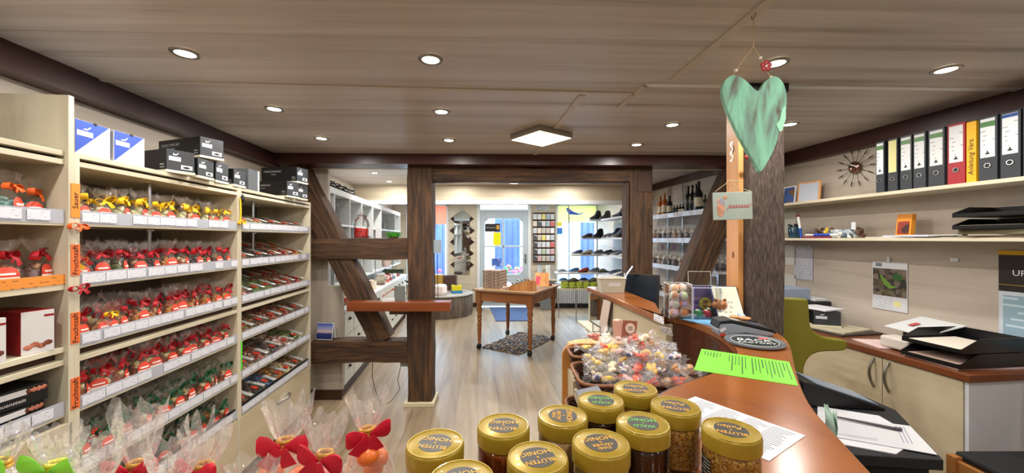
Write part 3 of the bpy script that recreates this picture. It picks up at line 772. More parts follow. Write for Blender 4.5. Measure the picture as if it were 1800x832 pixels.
def sticker_mb(r, depth, h, wd=0.60, z0=0.20, z1=0.66, yc=0):
    s = MB(); rows = 7; cols = 6
    pts = []
    for j in range(rows+1):
        t = j/rows; z = (z0+(z1-z0)*t)*h
        half = wd*(1 if t < 0.55 else math.sqrt(max(0.05, 1-((t-0.55)/0.5)**2)))
        for i in range(cols+1):
            a = (-half+2*half*i/cols)+yc
            rr = 1.08*r*(1 if z < .42*h else 1-(z/h-.42)*0.95)
            pts.append((cos(a)*rr*depth+0.001, sin(a)*rr, z))
    band = [1,1,0,1,0,0,0]
    for j in range(rows):
        for i in range(cols):
            s.cur = 1 if (band[j] == 1 and not (j == 3 and i in (0,5))) else 0
            a = j*(cols+1)+i
            s.add([pts[a],pts[a+1],pts[a+cols+2],pts[a+cols+1]], [(0,1,2,3)])
    return s
_BAG = {}
bag_count = [0]
def bag(loc, rz, fill, bow, shape, label, group, sticker=True, sc=1.0, tilt=0, big=False):
    """a tied cellophane bag: thing > sweets, sticker, wrapper, bow"""
    key = (fill, bow, shape, sticker, big)
    if key in _BAG:
        t = dup(_BAG[key]); t['label'] = label; t['group'] = group
    else:
        t = thing('candy_bag', label, 'candy bag', group=group)
        if not big:
            h, r, dp = [(0.092,0.041,0.62),(0.085,0.045,0.66),(0.10,0.038,0.7),(0.088,0.043,0.6)][shape]
            fl, wr = bag_meshes(h, r, dp, shape*7+3)
            fl.build('sweets', M_fill[fill], t, smooth=True)
            if sticker: sticker_mb(r, dp, h, yc=(0.25,-0.2,0.1,-0.3)[shape]).build('sticker', [M_sred, M_swhite], t, smooth=True)
            wr.build('wrapper', M_film, t, smooth=60)
            b = bow_mb(0.036, 0.015, shape*3+1).build('bow', M_bow[bow], t, smooth=True); b.location = (0.012, 0, h)
            b.rotation_euler = (0,0,(0.3,-0.3,0.1,0.5)[shape])
        _BAG[key] = t
    t.location = loc; t.rotation_euler = (tilt, 0, rz); t.scale = (sc, sc, sc)
    return t
rb = random.Random(11)
SH = {1:'top shelf', 2:'second shelf', 3:'third shelf', 4:'fourth shelf', 5:'fifth shelf', 6:'bottom shelf'}
def fill_shelf(lv, y0, y1, nf, bows, fills, rows=2, bay='wide bay', skip=()):
    z = SURF[lv]; step = (y1-y0)/nf
    for row in range(rows):
        cnt = nf if row == 0 else nf-1
        for i in range(cnt):
            if (row, i) in skip: continue
            ly = y0+step*(i+0.5+0.5*row)+rb.uniform(-.006,.006); lx = -0.052-0.078*row+rb.uniform(-.008,.008)
            bw = bows[(i*7+row*3) % len(bows)]; fl = fills[(i*5+row*2+lv) % len(fills)]
            lab = '%s sweets bag, %s bow, %s from left, %s row, %s of %s' % (FILLNAME[fl].split(' and ')[0], bw, nth(i), 'front' if row == 0 else 'back', SH[lv], bay)
            bag(LP(lx, ly, z+0.001), LA+rb.uniform(-.5,.5), fl, bw, rb.randrange(4), lab, 'cellophane bags on the %s of the %s' % (SH[lv], bay), sticker=(row == 0 or rb.random() < .3), sc=rb.uniform(0.93,1.07)*(1.0 if row == 0 else 1.06), tilt=rb.uniform(-.05,.05))
fill_shelf(1, 1.375, 2.255, 11, ['yellow'], ['pastel','cream','pastel','pinkwhite','mixed'])
fill_shelf(2, 1.375, 2.255, 11, ['red','red','red','red','red'], ['green','dark','mixed','amber','dark','brown'])
fill_shelf(3, 1.375, 2.255, 11, ['red'], ['mixed','brown','dark','amber','redmix'])
fill_shelf(4, 1.375, 2.255, 11, ['red'], ['dark','brown','dark','green','mixed'])
fill_shelf(5, 1.375, 2.255, 10, ['green'], ['mixed','amber','brown','pinkwhite','green'])
fill_shelf(6, 1.375, 2.255, 10, ['green'], ['amber','brown','dark','mixed'])
# one yellow-bowed bag at the left end of the second shelf, one on the third
bag(LP(-0.035, 1.382, SURF[2]+0.002), LA-0.4, 'pastel', 'yellow', 1, 'clear bag with the only yellow bow on the second shelf, against the left upright', 'cellophane bags on the second shelf of the wide bay', sc=0.8)
bag(LP(-0.030, 1.505, SURF[3]+0.002), LA, 'pastel', 'yellow', 2, 'clear bag with the only yellow bow among the red ones on the third shelf', 'cellophane bags on the third shelf of the wide bay', sc=0.8)
# the tall bay at the left edge
for i, ly in enumerate((1.02,1.115,1.21,1.29)):
    bag(LP(-0.06-0.02*(i%2), ly, SURF[1]+0.001), LA+rb.uniform(-.3,.3), 'teal', 'orange', i, 'teal sweets bag with an orange bow, %s from the left in the tall bay' % nth(i), 'orange-bowed bags in the tall bay')
for i, ly in enumerate((0.93,1.03,1.12,1.21,1.295)):
    bag(LP(-0.07, ly, SURF[2]+0.004), LA+rb.uniform(-.3,.3), 'brown', 'red', i % 4, 'brown sweets bag with a red bow, %s from the left in the tall bay' % nth(i), 'red-bowed bags in the tall bay', sc=1.12)
# orange tray strip in front of them
for a, b in ((0.78,1.135),(1.145,1.335)):
    s = MB(); s.bx(-0.3,-0.012,a,b,0,0.004); s.bx(-0.014,-0.010,a,b,0,0.034)
    o = s.build('display_tray', lines_mat('orange_price_strip','d9862e','7a4312',pitch=0.012,frac=0.2,dens=0.45,wscale=60)); o.location = (LX0,0,SURF[2]); o.rotation_euler = (0,0,LA)
    tag(o, 'orange display tray under the red-bowed bags, %s' % ('nearer the frame edge' if a < 1 else 'beside the upright'), 'tray')
# chocolate boxes on the third and fourth shelves of the tall bay
M_cbox = mat('white_carton','cfcccc',0.5); M_cred = mat('dark_red_carton','8a1518',0.4); M_praline = speckle('praline_photo',['7a3a26','9c5438','b8705a','5e2a1c'],55,0.5,0)
for i, (ly, wy, front) in enumerate(((1.095,0.085,0),(1.185,0.085,1),(1.262,0.085,0))):
    pass
def carton(ly, wd, h, dep, z, side, front, label, lx=-0.02, rz=0.0):
    t = thing('chocolate_box', label, 'box', LP(lx, ly, z), LA+rz, 'cartons of chocolates in the tall bay')
    s = MB(); s.bx(-dep, 0, -wd/2, wd/2, 0, h); s.build('carton', side, t, bevel=0.001)
    s = MB(); s.bx(0.0002, 0.001, -wd/2+0.001, wd/2-0.001, 0.001, h-0.001); s.build('front_print', front, t)
    s = MB()
    for k in range(4): s.ball((0.0015, -wd*.3+wd*.2*k, h*(.17+.05*(k % 2))), wd*.13, 1, (0.12,1.2,0.9))
    s.build('praline_picture', M_praline, t)
    s = MB(); s.bx(0.001,0.0016,wd*.18,wd*.48,h*.84,h*.89); s.build('brand_mark', M_cred, t)
    return t
carton(1.125, 0.085, 0.135, 0.17, SURF[3], M_cbox, M_cbox, 'white carton with a praline picture, left one on the third shelf of the tall bay', rz=-0.1)
carton(1.255, 0.078, 0.140, 0.19, SURF[3], M_cred, M_cbox, 'dark red carton with white praline front, on the third shelf next to the upright', rz=-0.3)
carton(1.02, 0.085, 0.125, 0.17, SURF[3], M_cbox, M_cbox, 'white carton partly cut off by the left edge of the frame', rz=-0.1)
for i, (ly, k) in enumerate(((1.20,0),(1.20,1),(1.03,0),(1.03,1))):
    t = thing('praline_box', 'flat black praline box, %s of the %s pair in the tall bay' % (('lower','upper')[k], 'right' if ly > 1.1 else 'left'), 'box', LP(-0.03, ly, SURF[4]+0.002+0.062*k), LA-0.12*k, 'black praline boxes')
    s = MB(); s.bx(-0.2,0,-0.085,0.085,0,0.058); s.build('carton', M_black, t, bevel=0.001)
    s = MB(); s.bx(0.0002,0.0012,-0.08,0.03,0.034,0.052); s.build('white_band', M_cbox, t)
    s = MB()
    for q in range(4): s.ball((0.001,0.035+0.013*q,0.043),0.009,1,(0.15,1,1))
    s.build('praline_picture', M_praline, t)
    s = MB(); text_mb(s, 'Lauenstein', 0.017, FR((0.0012,-0.01,0.018),(0,1,0),(0,0,1)), shear=0.3); s.build('lettering', M_cbox, t)
t = thing('shoe_box', 'dark shoe box with cream lid on top of the tall bay at the left edge', 'shoe box', LP(-0.08, 1.09, 1.829), LA)
s = MB(); s.bx(-0.3,0,-0.16,0.06,0.012,0.125); s.build('box_body', mat('dark_green_card','20231f',0.6), t, bevel=0.002)
s = MB(); s.bx(-0.303,0.003,-0.163,0.063,0,0.014); s.build('box_lid', M_cbox, t)
# small bows tied to the uprights
for (u_y, z, c, lab) in ((1.350,1.325,'red','small red bow tied to the front edge of the left upright'),(1.350,1.548,'orange','small orange bow on the left upright under the top label'),(2.275,1.60,'yellow','small yellow ribbon hanging on the middle upright')):
    b = bow_mb(0.03, 0.013, int(z*100)).build('ribbon_bow', M_bow[c], smooth=True); b.location = LP(0.012, u_y, z); b.rotation_euler = (0,0,LA); tag(b, lab, 'bow')
s = MB(); s.ribbon([(0,0,0),(0.003,0.001,-0.07),(0.001,-0.001,-0.14)], 0.012, (0,1,0)); o = s.build('tag_ribbon', M_bow['yellow']); o.location = LP(0.006,2.272,1.74); tag(o,'long yellow ribbon hanging from a clip on the middle upright','ribbon')
s = MB(); s.ball((0,0,0),0.014,1,(0.7,0.8,2)); o = s.build('binder_clip', M_black); o.location = LP(0.012,2.285,1.742); tag(o,'black clip at the top of the middle upright','clip')
s = MB(); s.bx(0,0.001,-0.006,0.006,-0.085,0.085); o = s.build('green_strip', mat('lime_strip','58d838',0.5)); o.location = LP(0.001,2.292,0.80); o.rotation_euler = (0,0,LA); tag(o,'narrow lime green strip on the middle upright','label')

# flat bags in the far bay
M_lab = lines_mat('white_bag_label','dcdcd8','4a4440',axis=0,pitch=0.006,frac=0.35,dens=0.55,wscale=80)
_FLAT = {}
def flat_bag(loc, rz, fill, lab_side, label, group, pitch=0.45):
    key = (fill, lab_side)
    if key in _FLAT: t = dup(_FLAT[key]); t['label'] = label; t['group'] = group
    else:
        t = thing('sweets_pouch', label, 'bag of sweets', group=group)
        rnd = random.Random(len(_FLAT)+5); s = MB()
        for i in range(46):
            x = rnd.uniform(-.085,.085); y = rnd.uniform(-.055,.055); q = (1-(x/.1)**2)*(1-(y/.07)**2)
            s.ball((x,y,0.006+0.028*q*rnd.uniform(.6,1)), rnd.uniform(.011,.015),1,(1,1,.8),Matrix.Rotation(rnd.uniform(0,3),3,'Z'))
        s.build('sweets', M_fill[fill], t, smooth=True)
        w_ = MB(); n = 10; vs = []
        for i in range(n+1):
            for j in range(n+1):
                x = -0.11+0.22*i/n; y = -0.068+0.136*j/n
                z = 0.052*max(0,(1-(x/.115)**2))*max(0,(1-(y/.072)**2))**.6+0.004*noise.noise(Vector((x*40,y*40,len(_FLAT))))+0.002
                vs.append((x,y,z))
        w_.add(vs, [(i*(n+1)+j,(i+1)*(n+1)+j,(i+1)*(n+1)+j+1,i*(n+1)+j+1) for i in range(n) for j in range(n)])
        w_.build('wrapper', M_film, t, smooth=60)
        s = MB(); zt = 0.053
        s.bx(*((-0.03,0.085,0.01,0.045) if lab_side else (0.0,0.09,0.005,0.04)),zt-0.010,zt-0.009); s.build('label', M_lab, t)
        s = MB()
        s.ball((0.045,-0.025,zt-0.012),0.024,2,(1,.8,.12)); s.build('sticker', M_sred, t, smooth=True)
        _FLAT[key] = t
    t.location = loc; t.rotation_euler = (0, pitch, rz)
    return t
FF = {1:['cream','cream','dark','mixed','brown'],2:['brown','dark','dark','redmix','amber'],3:['redmix','leaf','leaf','brown','redmix','redmix'],4:['mixed','brown','redmix','redmix','brown'],5:['brown','redmix','dark','pinkwhite','leaf'],6:['brown','dark','blue','amber','pastel','brown']}
for lv in FF:
    n = len(FF[lv]); y0, y1 = 2.34, 3.20; st = (y1-y0)/n
    for i, f in enumerate(FF[lv]):
        sub = 2 if lv > 1 else 1
        for k in range(sub):
            lab = 'flat %s sweets bag, %s from left, %s row, %s of far bay' % (FILLNAME[f].split(' and ')[0], nth(i), ('front','back')[k], SH[lv])
            flat_bag(LP(-0.12-0.175*k, y0+st*(i+.5)+rb.uniform(-.006,.006), SURF[lv]+0.035+0.055*k), LA+rb.uniform(-.15,.15), f, (i+k+lv) % 2, lab, 'flat bags on the %s of the far bay' % SH[lv], pitch=0.30)
# sloping black trays at the bottom of both bays
for y0, y1, nm in ((1.37,2.26,'wide bay'),(2.295,3.22,'far bay')):
    s = MB(); s.bx(-0.02,-0.012,y0,y1,-0.004,0.040); o = s.build('tray_front', M_black); o.location = (LX0,0,SURF[6]); o.rotation_euler = (0,0,LA)
    tag(o, 'black rim strip of the bottom shelf in the %s' % nm, 'tray')

# ------------------------------------------------------------------ shoe boxes on top of the shelves
M_bc = mat('black_box_card','0c0c0e',0.5); M_bcg = mat('grey_black_card','33363a',0.5); M_lid = mat('cream_lid','d9d3b8',0.6)
M_blue = mat('blue_print','2b4aa8',0.45); M_boxw = mat('white_box_card','c8cad2',0.5); M_lighttext = mat('grey_lettering','a9a9ab',0.6)
_SB = {}
def shoe_box(loc, rz, label, W=0.115, L_=0.30, H=0.10, lettering=True, shoe=True):
    key = (W, L_, H, lettering, shoe)
    if key in _SB: t = dup(_SB[key]); t['label'] = label
    else:
        t = thing('shoe_box', label, 'shoe box', group='black shoe boxes on the shelf tops')
        s = MB(); s.bx(-L_,0,-W/2,W/2,0.010,H); s.build('box_body', M_bc, t, bevel=0.001)
        s = MB(); s.bx(-L_-0.002,0.003,-W/2-0.002,W/2+0.002,0,0.012); s.build('box_lid', M_lid, t, bevel=0.001)
        s = MB(); s.bx(0.0002,0.0008,-W/2+0.001,W/2-0.001,0.013,H-0.001); s.build('end_print', M_bcg, t)
        s = MB(); s.bx(0.0008,0.0014,-W*.42,-W*.0,H*.52,H*.70); s.build('size_label', M_card, t)
        if shoe:
            s = MB(); s.bx(0.0008,0.0014,W*.0,W*.42,H*.2,H*.38); s.build('picture_label', M_boxw, t)
            s = MB(); s.ball((0.0016,W*.2,H*.28),W*.14,1,(0.05,1,.35)); s.build('shoe_picture', M_bc, t)
        s = MB()  # little pictogram
        s.prism([(-.018,.0),(-.004,.0),(.006,.012),(.002,.013),(-.004,.006),(-.013,.006),(-.018,.010)],0,0.0006,FR((0.0009,-W*.12,H*.76),(0,1,0),(0,0,1))); s.build('logo', M_boxw, t)
        if lettering:
            s = MB(); text_mb(s,'FINNCOMFORT',0.021,FR((-L_*.93,-W/2-0.0004,H*.72),(1,0,0),(0,0,1)),align='LEFT'); text_mb(s,'FINNAMIC',0.009,FR((-L_*.72,-W/2-0.0004,H*.54),(1,0,0),(0,0,1)),align='LEFT')
            text_mb(s,'MADE',0.011,FR((-L_*.14,-W/2-0.0004,H*.34),(1,0,0),(0,0,1)),align='LEFT'); text_mb(s,'GERMANY',0.007,FR((-L_*.14,-W/2-0.0004,H*.22),(1,0,0),(0,0,1)),align='LEFT')
            s.build('lettering', M_lighttext, t)
        _SB[key] = t
    t.location = loc; t.rotation_euler = (0,0,rz); return t
TOPZ = 1.8065
def B(ly, lx, k, rz, label, **kw):
    return shoe_box(LP(lx, ly, TOPZ+k), LA+rz, label, **kw)
B(1.80, 0.02, 0, -0.42, 'black shoe box with big lettering, lowest of the stack and farthest left', L_=0.33, H=0.108)
B(1.965, 0.02, 0, 0.0, 'black shoe box in the lower row, second from the left end of the stack')
B(2.01, 0.02, 0.112, -0.42, 'black shoe box on top of the stack with large pale lettering on its side', L_=0.33, H=0.108)
B(2.12, 0.0, 0, 0.05, 'black shoe box in the lower row, third from the left end of the stack', H=0.115)
B(2.275, 0.0, 0, 0.02, 'black shoe box in the lower row above the middle upright')
t = thing('shoe_box', 'grey and white box standing upright at the end of the lower row', 'shoe box', LP(-0.01,2.43,TOPZ), LA, 'black shoe boxes on the shelf tops')
s = MB(); s.bx(-0.3,0,-0.05,0.05,0.0,0.13); s.build('box_body', mat('grey_card','55585c',0.4), t, bevel=0.001)
s = MB(); s.bx(-0.302,0.002,0.05,0.064,0,0.131); s.build('box_lid', M_boxw, t)
B(2.86, 0.03, 0, -0.22, 'black shoe box on the far bay, lower left of the group of three', W=0.125, H=0.12)
B(3.02, 0.03, 0, -0.15, 'black shoe box on the far bay, lower right one hanging past the end', W=0.125, H=0.12, lettering=False)
B(2.97, 0.05, 0.122, -0.22, 'black shoe box on the far bay, top one of the group of three', W=0.125, H=0.12)
for i, (ly, lab) in enumerate(((1.435,'blue and white shoe box standing next to the tall upright'),(1.585,'blue and white shoe box, right one of the pair'))):
    t = thing('shoe_box', lab, 'shoe box', LP(-0.02, ly, TOPZ), LA-0.05*i+0.03, 'blue and white shoe boxes')
    W = 0.135; H = 0.125
    s = MB(); s.bx(-0.3,0,-W/2,W/2,0,H); s.build('box_body', M_boxw, t, bevel=0.001)
    s = MB(); s.prism([(-W/2+.001,.004),(-W/2+.001,H-.001),(W/2-.006,H-.001)],0,0.0008,FR((0.0002,0,0),(0,1,0),(0,0,1))); s.build('blue_print', M_blue, t)
    s = MB(); s.bx(0.001,0.0018,-W*.46,-W*.02,H*.55,H*.70); s.build('size_label', M_card, t)
    s = MB(); s.prism([(-.022,.0),(-.004,.0),(.010,.013),(.005,.014),(-.003,.006),(-.014,.005)],0,0.0006,FR((0.0011,-W*.14,H*.74),(0,1,0),(0,0,1))); s.build('logo', M_boxw, t)
    s = MB(); s.ball((0.001,W*.05,H*.985),0.010,1,(0.15,1,.6)); s.build('finger_hole', M_bc, t)
# ------------------------------------------------------------------ honey and pollen jars on the counter
M_lidg = mat('gold_lid', 'a08628', 0.35, metal=0.25, coat=0.2); M_disc = mat('dark_label', '3b3836', 0.5)
M_txy = mat('yellow_lettering', 'e8a92a', 0.5); M_txg = mat('green_lettering', '6fc050', 0.5)
HON = {'amber': mat('amber_honey','8a4208',0.12,var=0.1,vscale=8,sss=0), 'cream': mat('creamed_honey','c8a878',0.25), 'dark': mat('forest_honey','2a0d08',0.1), 'red': mat('dark_red_honey','3a100a',0.1),
       'pollen': speckle('bee_pollen',['c88f2c','dba63e','a86c1c','e6c068','8f6424','d09a48'],420,0.8,0.8)}
def jar(x, y, kind, txt, rz, label, g, px_=0):
    t = thing('honey_jar', label, 'jar', (x, y, TZ+0.0005), rz, g)
    s = MB(); prof = [(0.030,0),(0.037,0.003),(0.0395,0.010),(0.0395,0.066),(0.038,0.073),(0.0355,0.078)]
    s.lathe(prof, 32, cap=False); s.lathe([(0.001,0.0005),(0.030,0.0005)], 32, cap=False); s.build('glass_jar', M_glass, t, smooth=True)
    s = MB(); s.lathe([(0.029,0.003),(0.0355,0.006),(0.038,0.012),(0.038,0.065),(0.0365,0.071),(0.033,0.073)], 32); s.build('honey' if kind != 'pollen' else 'pollen', HON[kind], t, smooth=50)
    s = MB(); n = 72
    s.lathe([(0.0395,0.074),(0.0405,0.075),(0.0408,0.0945),(0.0400,0.0975),(0.0385,0.0985)], n, fn=lambda a, j: (1+0.008*(1 if int(round(a/(2*pi)*n)) % 2 else 0)) if j in (1,2) else 1)
    ld = s.build('lid', M_lidg, t, smooth=True)
    s = MB(); s.tube([(0.0385*cos(2*pi*i/40),0.0385*sin(2*pi*i/40),0.0985) for i in range(40)], 0.0013, 6, closed=True); s.build('lid_rim', M_lidg, ld, smooth=True)
    s = MB(); s.lathe([(0.0235,0.0984),(0.0235,0.0989)], 40); s.build('label_disc', M_disc, ld)
    tm = M_txg if txt[0] == 'WALD' else M_txy
    s = MB(); E = lambda yy: FR((0,yy,0.0991),(1,0,0),(0,1,0))
    if len(txt) == 3:
        text_mb(s, txt[0], 0.0085, E(0.0135), th=0.0003); text_mb(s, txt[1], 0.0085, E(0.0055), th=0.0003); text_mb(s, '&', 0.006, E(-0.0015), th=0.0003); text_mb(s, txt[2], 0.0135, E(-0.0115), th=0.0003)
    else:
        text_mb(s, txt[0], 0.0115, E(0.0105), th=0.0003); text_mb(s, '&', 0.006, E(0.001), th=0.0003)
        text_mb(s, txt[1], 0.0135, E(-0.0095), th=0.0003, shear=0.3 if txt[1] == 'Pollen' else 0)
    s.build('lettering', tm, ld)
    # paper label round the far side of the jar
    s = MB(); vs = []; k = 14
    for i in range(k+1):
        a = -0.75+1.5*i/k + (-pi*0.5 if px_ < 1250 else -0.05)
        for z in (0.014,0.058): vs.append((0.0399*cos(a),0.0399*sin(a),z))
        for z in (0.014,0.058): vs.append((0.0402*cos(a),0.0402*sin(a),z))
    for i in range(k): s.add([vs[4*i],vs[4*i+1],vs[4*i+5],vs[4*i+4]],[(0,1,2,3)]); s.add([vs[4*i+2],vs[4*i+3],vs[4*i+7],vs[4*i+6]],[(3,2,1,0)])
    s.build('jar_label', lines_mat('black_jar_label','191716','b8b2a4',axis=2,pitch=0.005,frac=0.25,dens=0.6,wscale=120,wax=0), t)
    return t
BH, WH, ZH, PO = ('BLÜTEN','HONIG'), ('WALD','HONIG'), ('ZWEI','FACHER','HONIG'), ('BLÜTEN','Pollen')
JS = [(765,779,'cream',BH,2.95,'gold-lidded jar marked BLÜTEN HONIG, leftmost of all the jars'),
      (885,748,'amber',BH,3.10,'gold-lidded jar of amber honey marked BLÜTEN HONIG, second from the left'),
      (989,731,'cream',ZH,1.45,'gold-lidded jar of creamed honey whose lettering is turned sideways'),
      (1056,704,'dark',WH,3.05,'gold-lidded jar with green WALD HONIG lettering, the farther of two'),
      (1117,683,'pollen',PO,2.95,'gold-lidded jar of pollen, farthest back of all the jars'),
      (1187,714,'pollen',PO,2.80,'gold-lidded pollen jar, the middle one of the three pollen jars'),
      (1130,744,'dark',WH,3.0,'gold-lidded jar of dark honey with green WALD HONIG lettering, the nearer of two'),
      (1056,779,'cream',ZH,3.35,'gold-lidded jar of creamed honey marked ZWEI FACHER HONIG, standing nearest the viewer on the right'),
      (1285,756,'pollen',PO,2.75,'gold-lidded pollen jar at the right end, beside the white leaflet'),
      (945,804,'amber',BH,3.45,'gold-lidded jar marked BLÜTEN HONIG in the front centre, below the amber jar'),
      (811,842,'amber',BH,3.4,'gold-lidded jar cut off by the bottom edge of the picture')]
for (px, py, k, tx, rz, lab) in JS:
    X, Y = GP(px, py, TZ+0.099); jar(X, Y, k, tx, rz, lab, 'jars of honey and pollen on the counter', px)

# ------------------------------------------------------------------ foreground gift bags on a low display table
tb = thing('display_table', 'low display table under the large cellophane gift bags in the left foreground', 'table', (0,0,0))
s = MB(); s.prism([(-1.22,.22),(-.36,.22),(-.36,.655),(-.22,.68),(-.22,.885),(-1.22,.885)], 0.895, 0.925); s.build('table_top', M_oak, tb, bevel=0.003)
for x, y in ((-1.17,.27),(-.41,.27),(-1.17,.84),(-.28,.84)):
    s = MB(); s.bx(x-.02,x+.02,y-.02,y+.02,0,0.895); s.build('leg', M_oakv, tb)
M_fruit = mat('orange_fruit_jelly', 'ee7a33', 0.35, var=0.15, vscale=30); M_pinkf = mat('pink_fruit_jelly', 'd98a80', 0.4, var=0.2, vscale=25); M_gold = mat('gold_twist_tie', 'd8a94a', 0.3, metal=0.6); M_yel = mat('yellow_twist_tie', 'ecdf3a', 0.4)
M_straw = mat('pale_paper_straw', 'd8c4b4', 0.8, var=0.2, vscale=40)
def puffy_bow(L_, seed):
    rnd = random.Random(seed); s = MB()
    for sd in (-1,1):
        tl = rnd.uniform(-.1,.5); n = 9; m = 12; vs = []
        for i in range(n+1):
            u = i/n; wz = L_*.36*(.22+.95*sin(min(1,u*1.05)*pi*.62)**1.3)*(1 if u < .9 else .8); wx = wz*.42*(1-.3*u)
            c = Vector((.004, sd*L_*(.06+.98*u), L_*tl*u*.8))
            for k in range(m):
                a = 2*pi*k/m; f = 1+.10*sin(3*a+seed)+.12*noise.noise(Vector((cos(a)*2,sin(a)*2,u*3+seed)))
                vs.append(c+Vector((wx*cos(a)*f,0,wz*sin(a)*f)))
        fs = [(i*m+k,i*m+(k+1)%m,(i+1)*m+(k+1)%m,(i+1)*m+k) for i in range(n) for k in range(m)]+[list(range(m)),[n*m+k for k in range(m)]]
        s.add(vs,fs)
    s.ribbon([(.01,-.004,0),(.014,-L_*.3,-L_*.35),(.012,-L_*.62,-L_*.8)],[.012,.026,.034],(.15,-.7,.5),.0015)
    s.ribbon([(.01,.004,0),(.014,L_*.2,-L_*.3),(.012,L_*.35,-L_*.75)],[.012,.022,.03],(.15,.8,.3),.0015)
    return s
def gift(px, py, Y, h, bow, label, seed, fruit=M_fruit, tuft=0.075, twist=0.0, tie=None, z0=0.9255, bowon=True):
    X = (px-900)/670*Y; zk = 1.5-(py-420)/670*Y; h = zk-z0
    t = thing('gift_bag', label, 'gift bag', (X, Y, z0), twist-pi/2, 'large cellophane gift bags in the left foreground')
    rnd = random.Random(seed); r = 0.058
    s = MB()
    for i in range(5): s.ball((rnd.uniform(-.02,.02), rnd.uniform(-.022,.022), 0.03+0.024*i*h/0.17), rnd.uniform(.02,.027), 2, (1,1,.85))
    s.build('fruit_sweets', fruit, t, smooth=True)
    s = MB()
    for i in range(14): s.ball((rnd.uniform(-.036,.036), rnd.uniform(-.036,.036), rnd.uniform(.008,.03)), .014, 1)
    s.build('paper_filling', M_straw, t, smooth=True)
    w_ = MB(); ph = rnd.uniform(0,6)
    prof = [(r*.86,0),(r*1.0,.04*h),(r*1.02,.3*h),(r*.95,.52*h),(r*.72,.72*h),(r*.42,.88*h),(.013,.97*h),(.012,1.02*h),(.020,h+tuft*.2),(.028,h+tuft*.45),(.034,h+tuft*.75),(.039,h+tuft)]
    def fn(a, j):
        k = min(1, max(0, (j-3)/4))
        return 1+.02*sin(4*a+ph)+k*(.16*sin(7*a+ph)+.10*sin(13*a+2*ph))+.22*k*noise.noise(Vector((cos(a)*2.5,sin(a)*2.5,j*.35+seed*3)))
    w_.lathe(prof, 44, None, .72, 1, cap=False, fn=fn)
    for i in range(44):
        k = len(w_.v)-44+i; w_.v[k] = w_.v[k]+Vector((0,0,tuft*(.55*noise.noise(Vector((i*.35,seed,2)))+.15*noise.noise(Vector((i*1.3,seed,5))))))
    w_.build('wrapper', M_filmbig, t, smooth=70)
    s = MB(); s.tube([(0.0125*cos(2*pi*i/24)*.8,0.0145*sin(2*pi*i/24),h-.002) for i in range(24)], 0.0042, 8, closed=True); s.tube([(0.0125*cos(2*pi*i/24)*.8,0.0145*sin(2*pi*i/24),h+.006) for i in range(24)], 0.0035, 8, closed=True)
    s.build('twist_tie', tie or M_gold, t, smooth=True)
    if bowon:
        b = puffy_bow(0.042, seed+40).build('bow', M_bow[bow], t, smooth=True); b.location = (0.012, 0, h)
    return t
gift(503,779,.72,0,'crimson','cellophane gift bag with crimson bow and gold tie, in front of the drawer handle',1,twist=.15)
gift(572,802,.70,0,'crimson','cellophane gift bag with a small curled red bow, between its two taller neighbours',2,M_pinkf,tuft=.07,twist=-.2)
gift(646,759,.80,0,'crimson','cellophane gift bag with orange sweets, rightmost, standing over the open floor',3,twist=.5,tuft=.078)
gift(242,820,.68,0,'crimson','large cellophane gift bag with crimson bow, in front of the wide shelf bay',4,M_pinkf,tuft=.10,twist=.1)
gift(359,823,.67,0,'crimson','cellophane gift bag with crimson bow and wide flat tuft, under the middle upright',5,M_pinkf,tuft=.075,twist=-.25)
gift(100,820,.68,0,'lime','cellophane gift bag with a lime green bow and yellow tie',6,M_straw,tuft=.065,twist=.1,tie=M_yel)
gift(4,816,.70,0,'lime','cellophane gift bag with lime green bow, cut off at the left edge',7,M_straw,tuft=.06,twist=-.3)
gift(172,852,.60,0,'lime','cellophane gift bag behind the lime bow, only its clear tuft showing',8,M_straw,tuft=.07,bowon=False)
gift(300,858,.60,0,'crimson','cellophane gift bag low between the two crimson-bowed bags, its knot below the picture',9,M_pinkf,tuft=.07)
gift(440,868,.60,0,'crimson','cellophane gift bag at the bottom edge, left of the gold-tied one',10,M_pinkf,tuft=.045)

# ------------------------------------------------------------------ sweets basket beside the counter
st = thing('display_stand', 'wooden display stand with rounded orange side board holding the sweets baskets', 'display stand', (0,0,0))
def rounded(x0,x1,z0,z1,r):
    pts = [(x0,z0),(x1,z0),(x1,z1)]; pts += [(x0+r-r*sin(pi/2*i/8), z1-r+r*cos(pi/2*i/8)) for i in range(9)]
    return pts
s = MB(); s.prism(rounded(0.235,0.69,0,1.01,0.06), 0, 0.018, FR((0,1.80,0),(1,0,0),(0,0,1))); s.build('side_board', wood('honey_plywood',[(0.3,'a8682c'),(0.5,'b97a38'),(0.8,'c98b48')],scale=(6,6,.8),rough=.4), st, bevel=.002)
s = MB(); s.prism([(0.26+.2+.2*cos(pi*i/14),1.80+.10*sin(pi*i/14)) for i in range(15)], 0.985, 1.005); s.build('straw_top', mat('straw_mat','b89c6c',0.9,var=.35,vscale=40,bump=.6), st)
s = MB(); s.bx(0.235,0.69,1.33,1.80,0.70,0.715); s.bx(0.235,0.69,1.33,1.80,0.2,0.215); s.build('shelf_board', M_front, st)
for x, y in ((.25,1.345),(.675,1.345)):
    s = MB(); s.bx(x-.012,x+.012,y-.012,y+.012,0,.70); s.build('leg', M_front, st)
M_wick = mat('dark_wicker','4a2814',0.6,var=.4,vscale=50); M_wick2 = mat('wicker_rim','7c4d2c',0.55,var=.2,vscale=60)
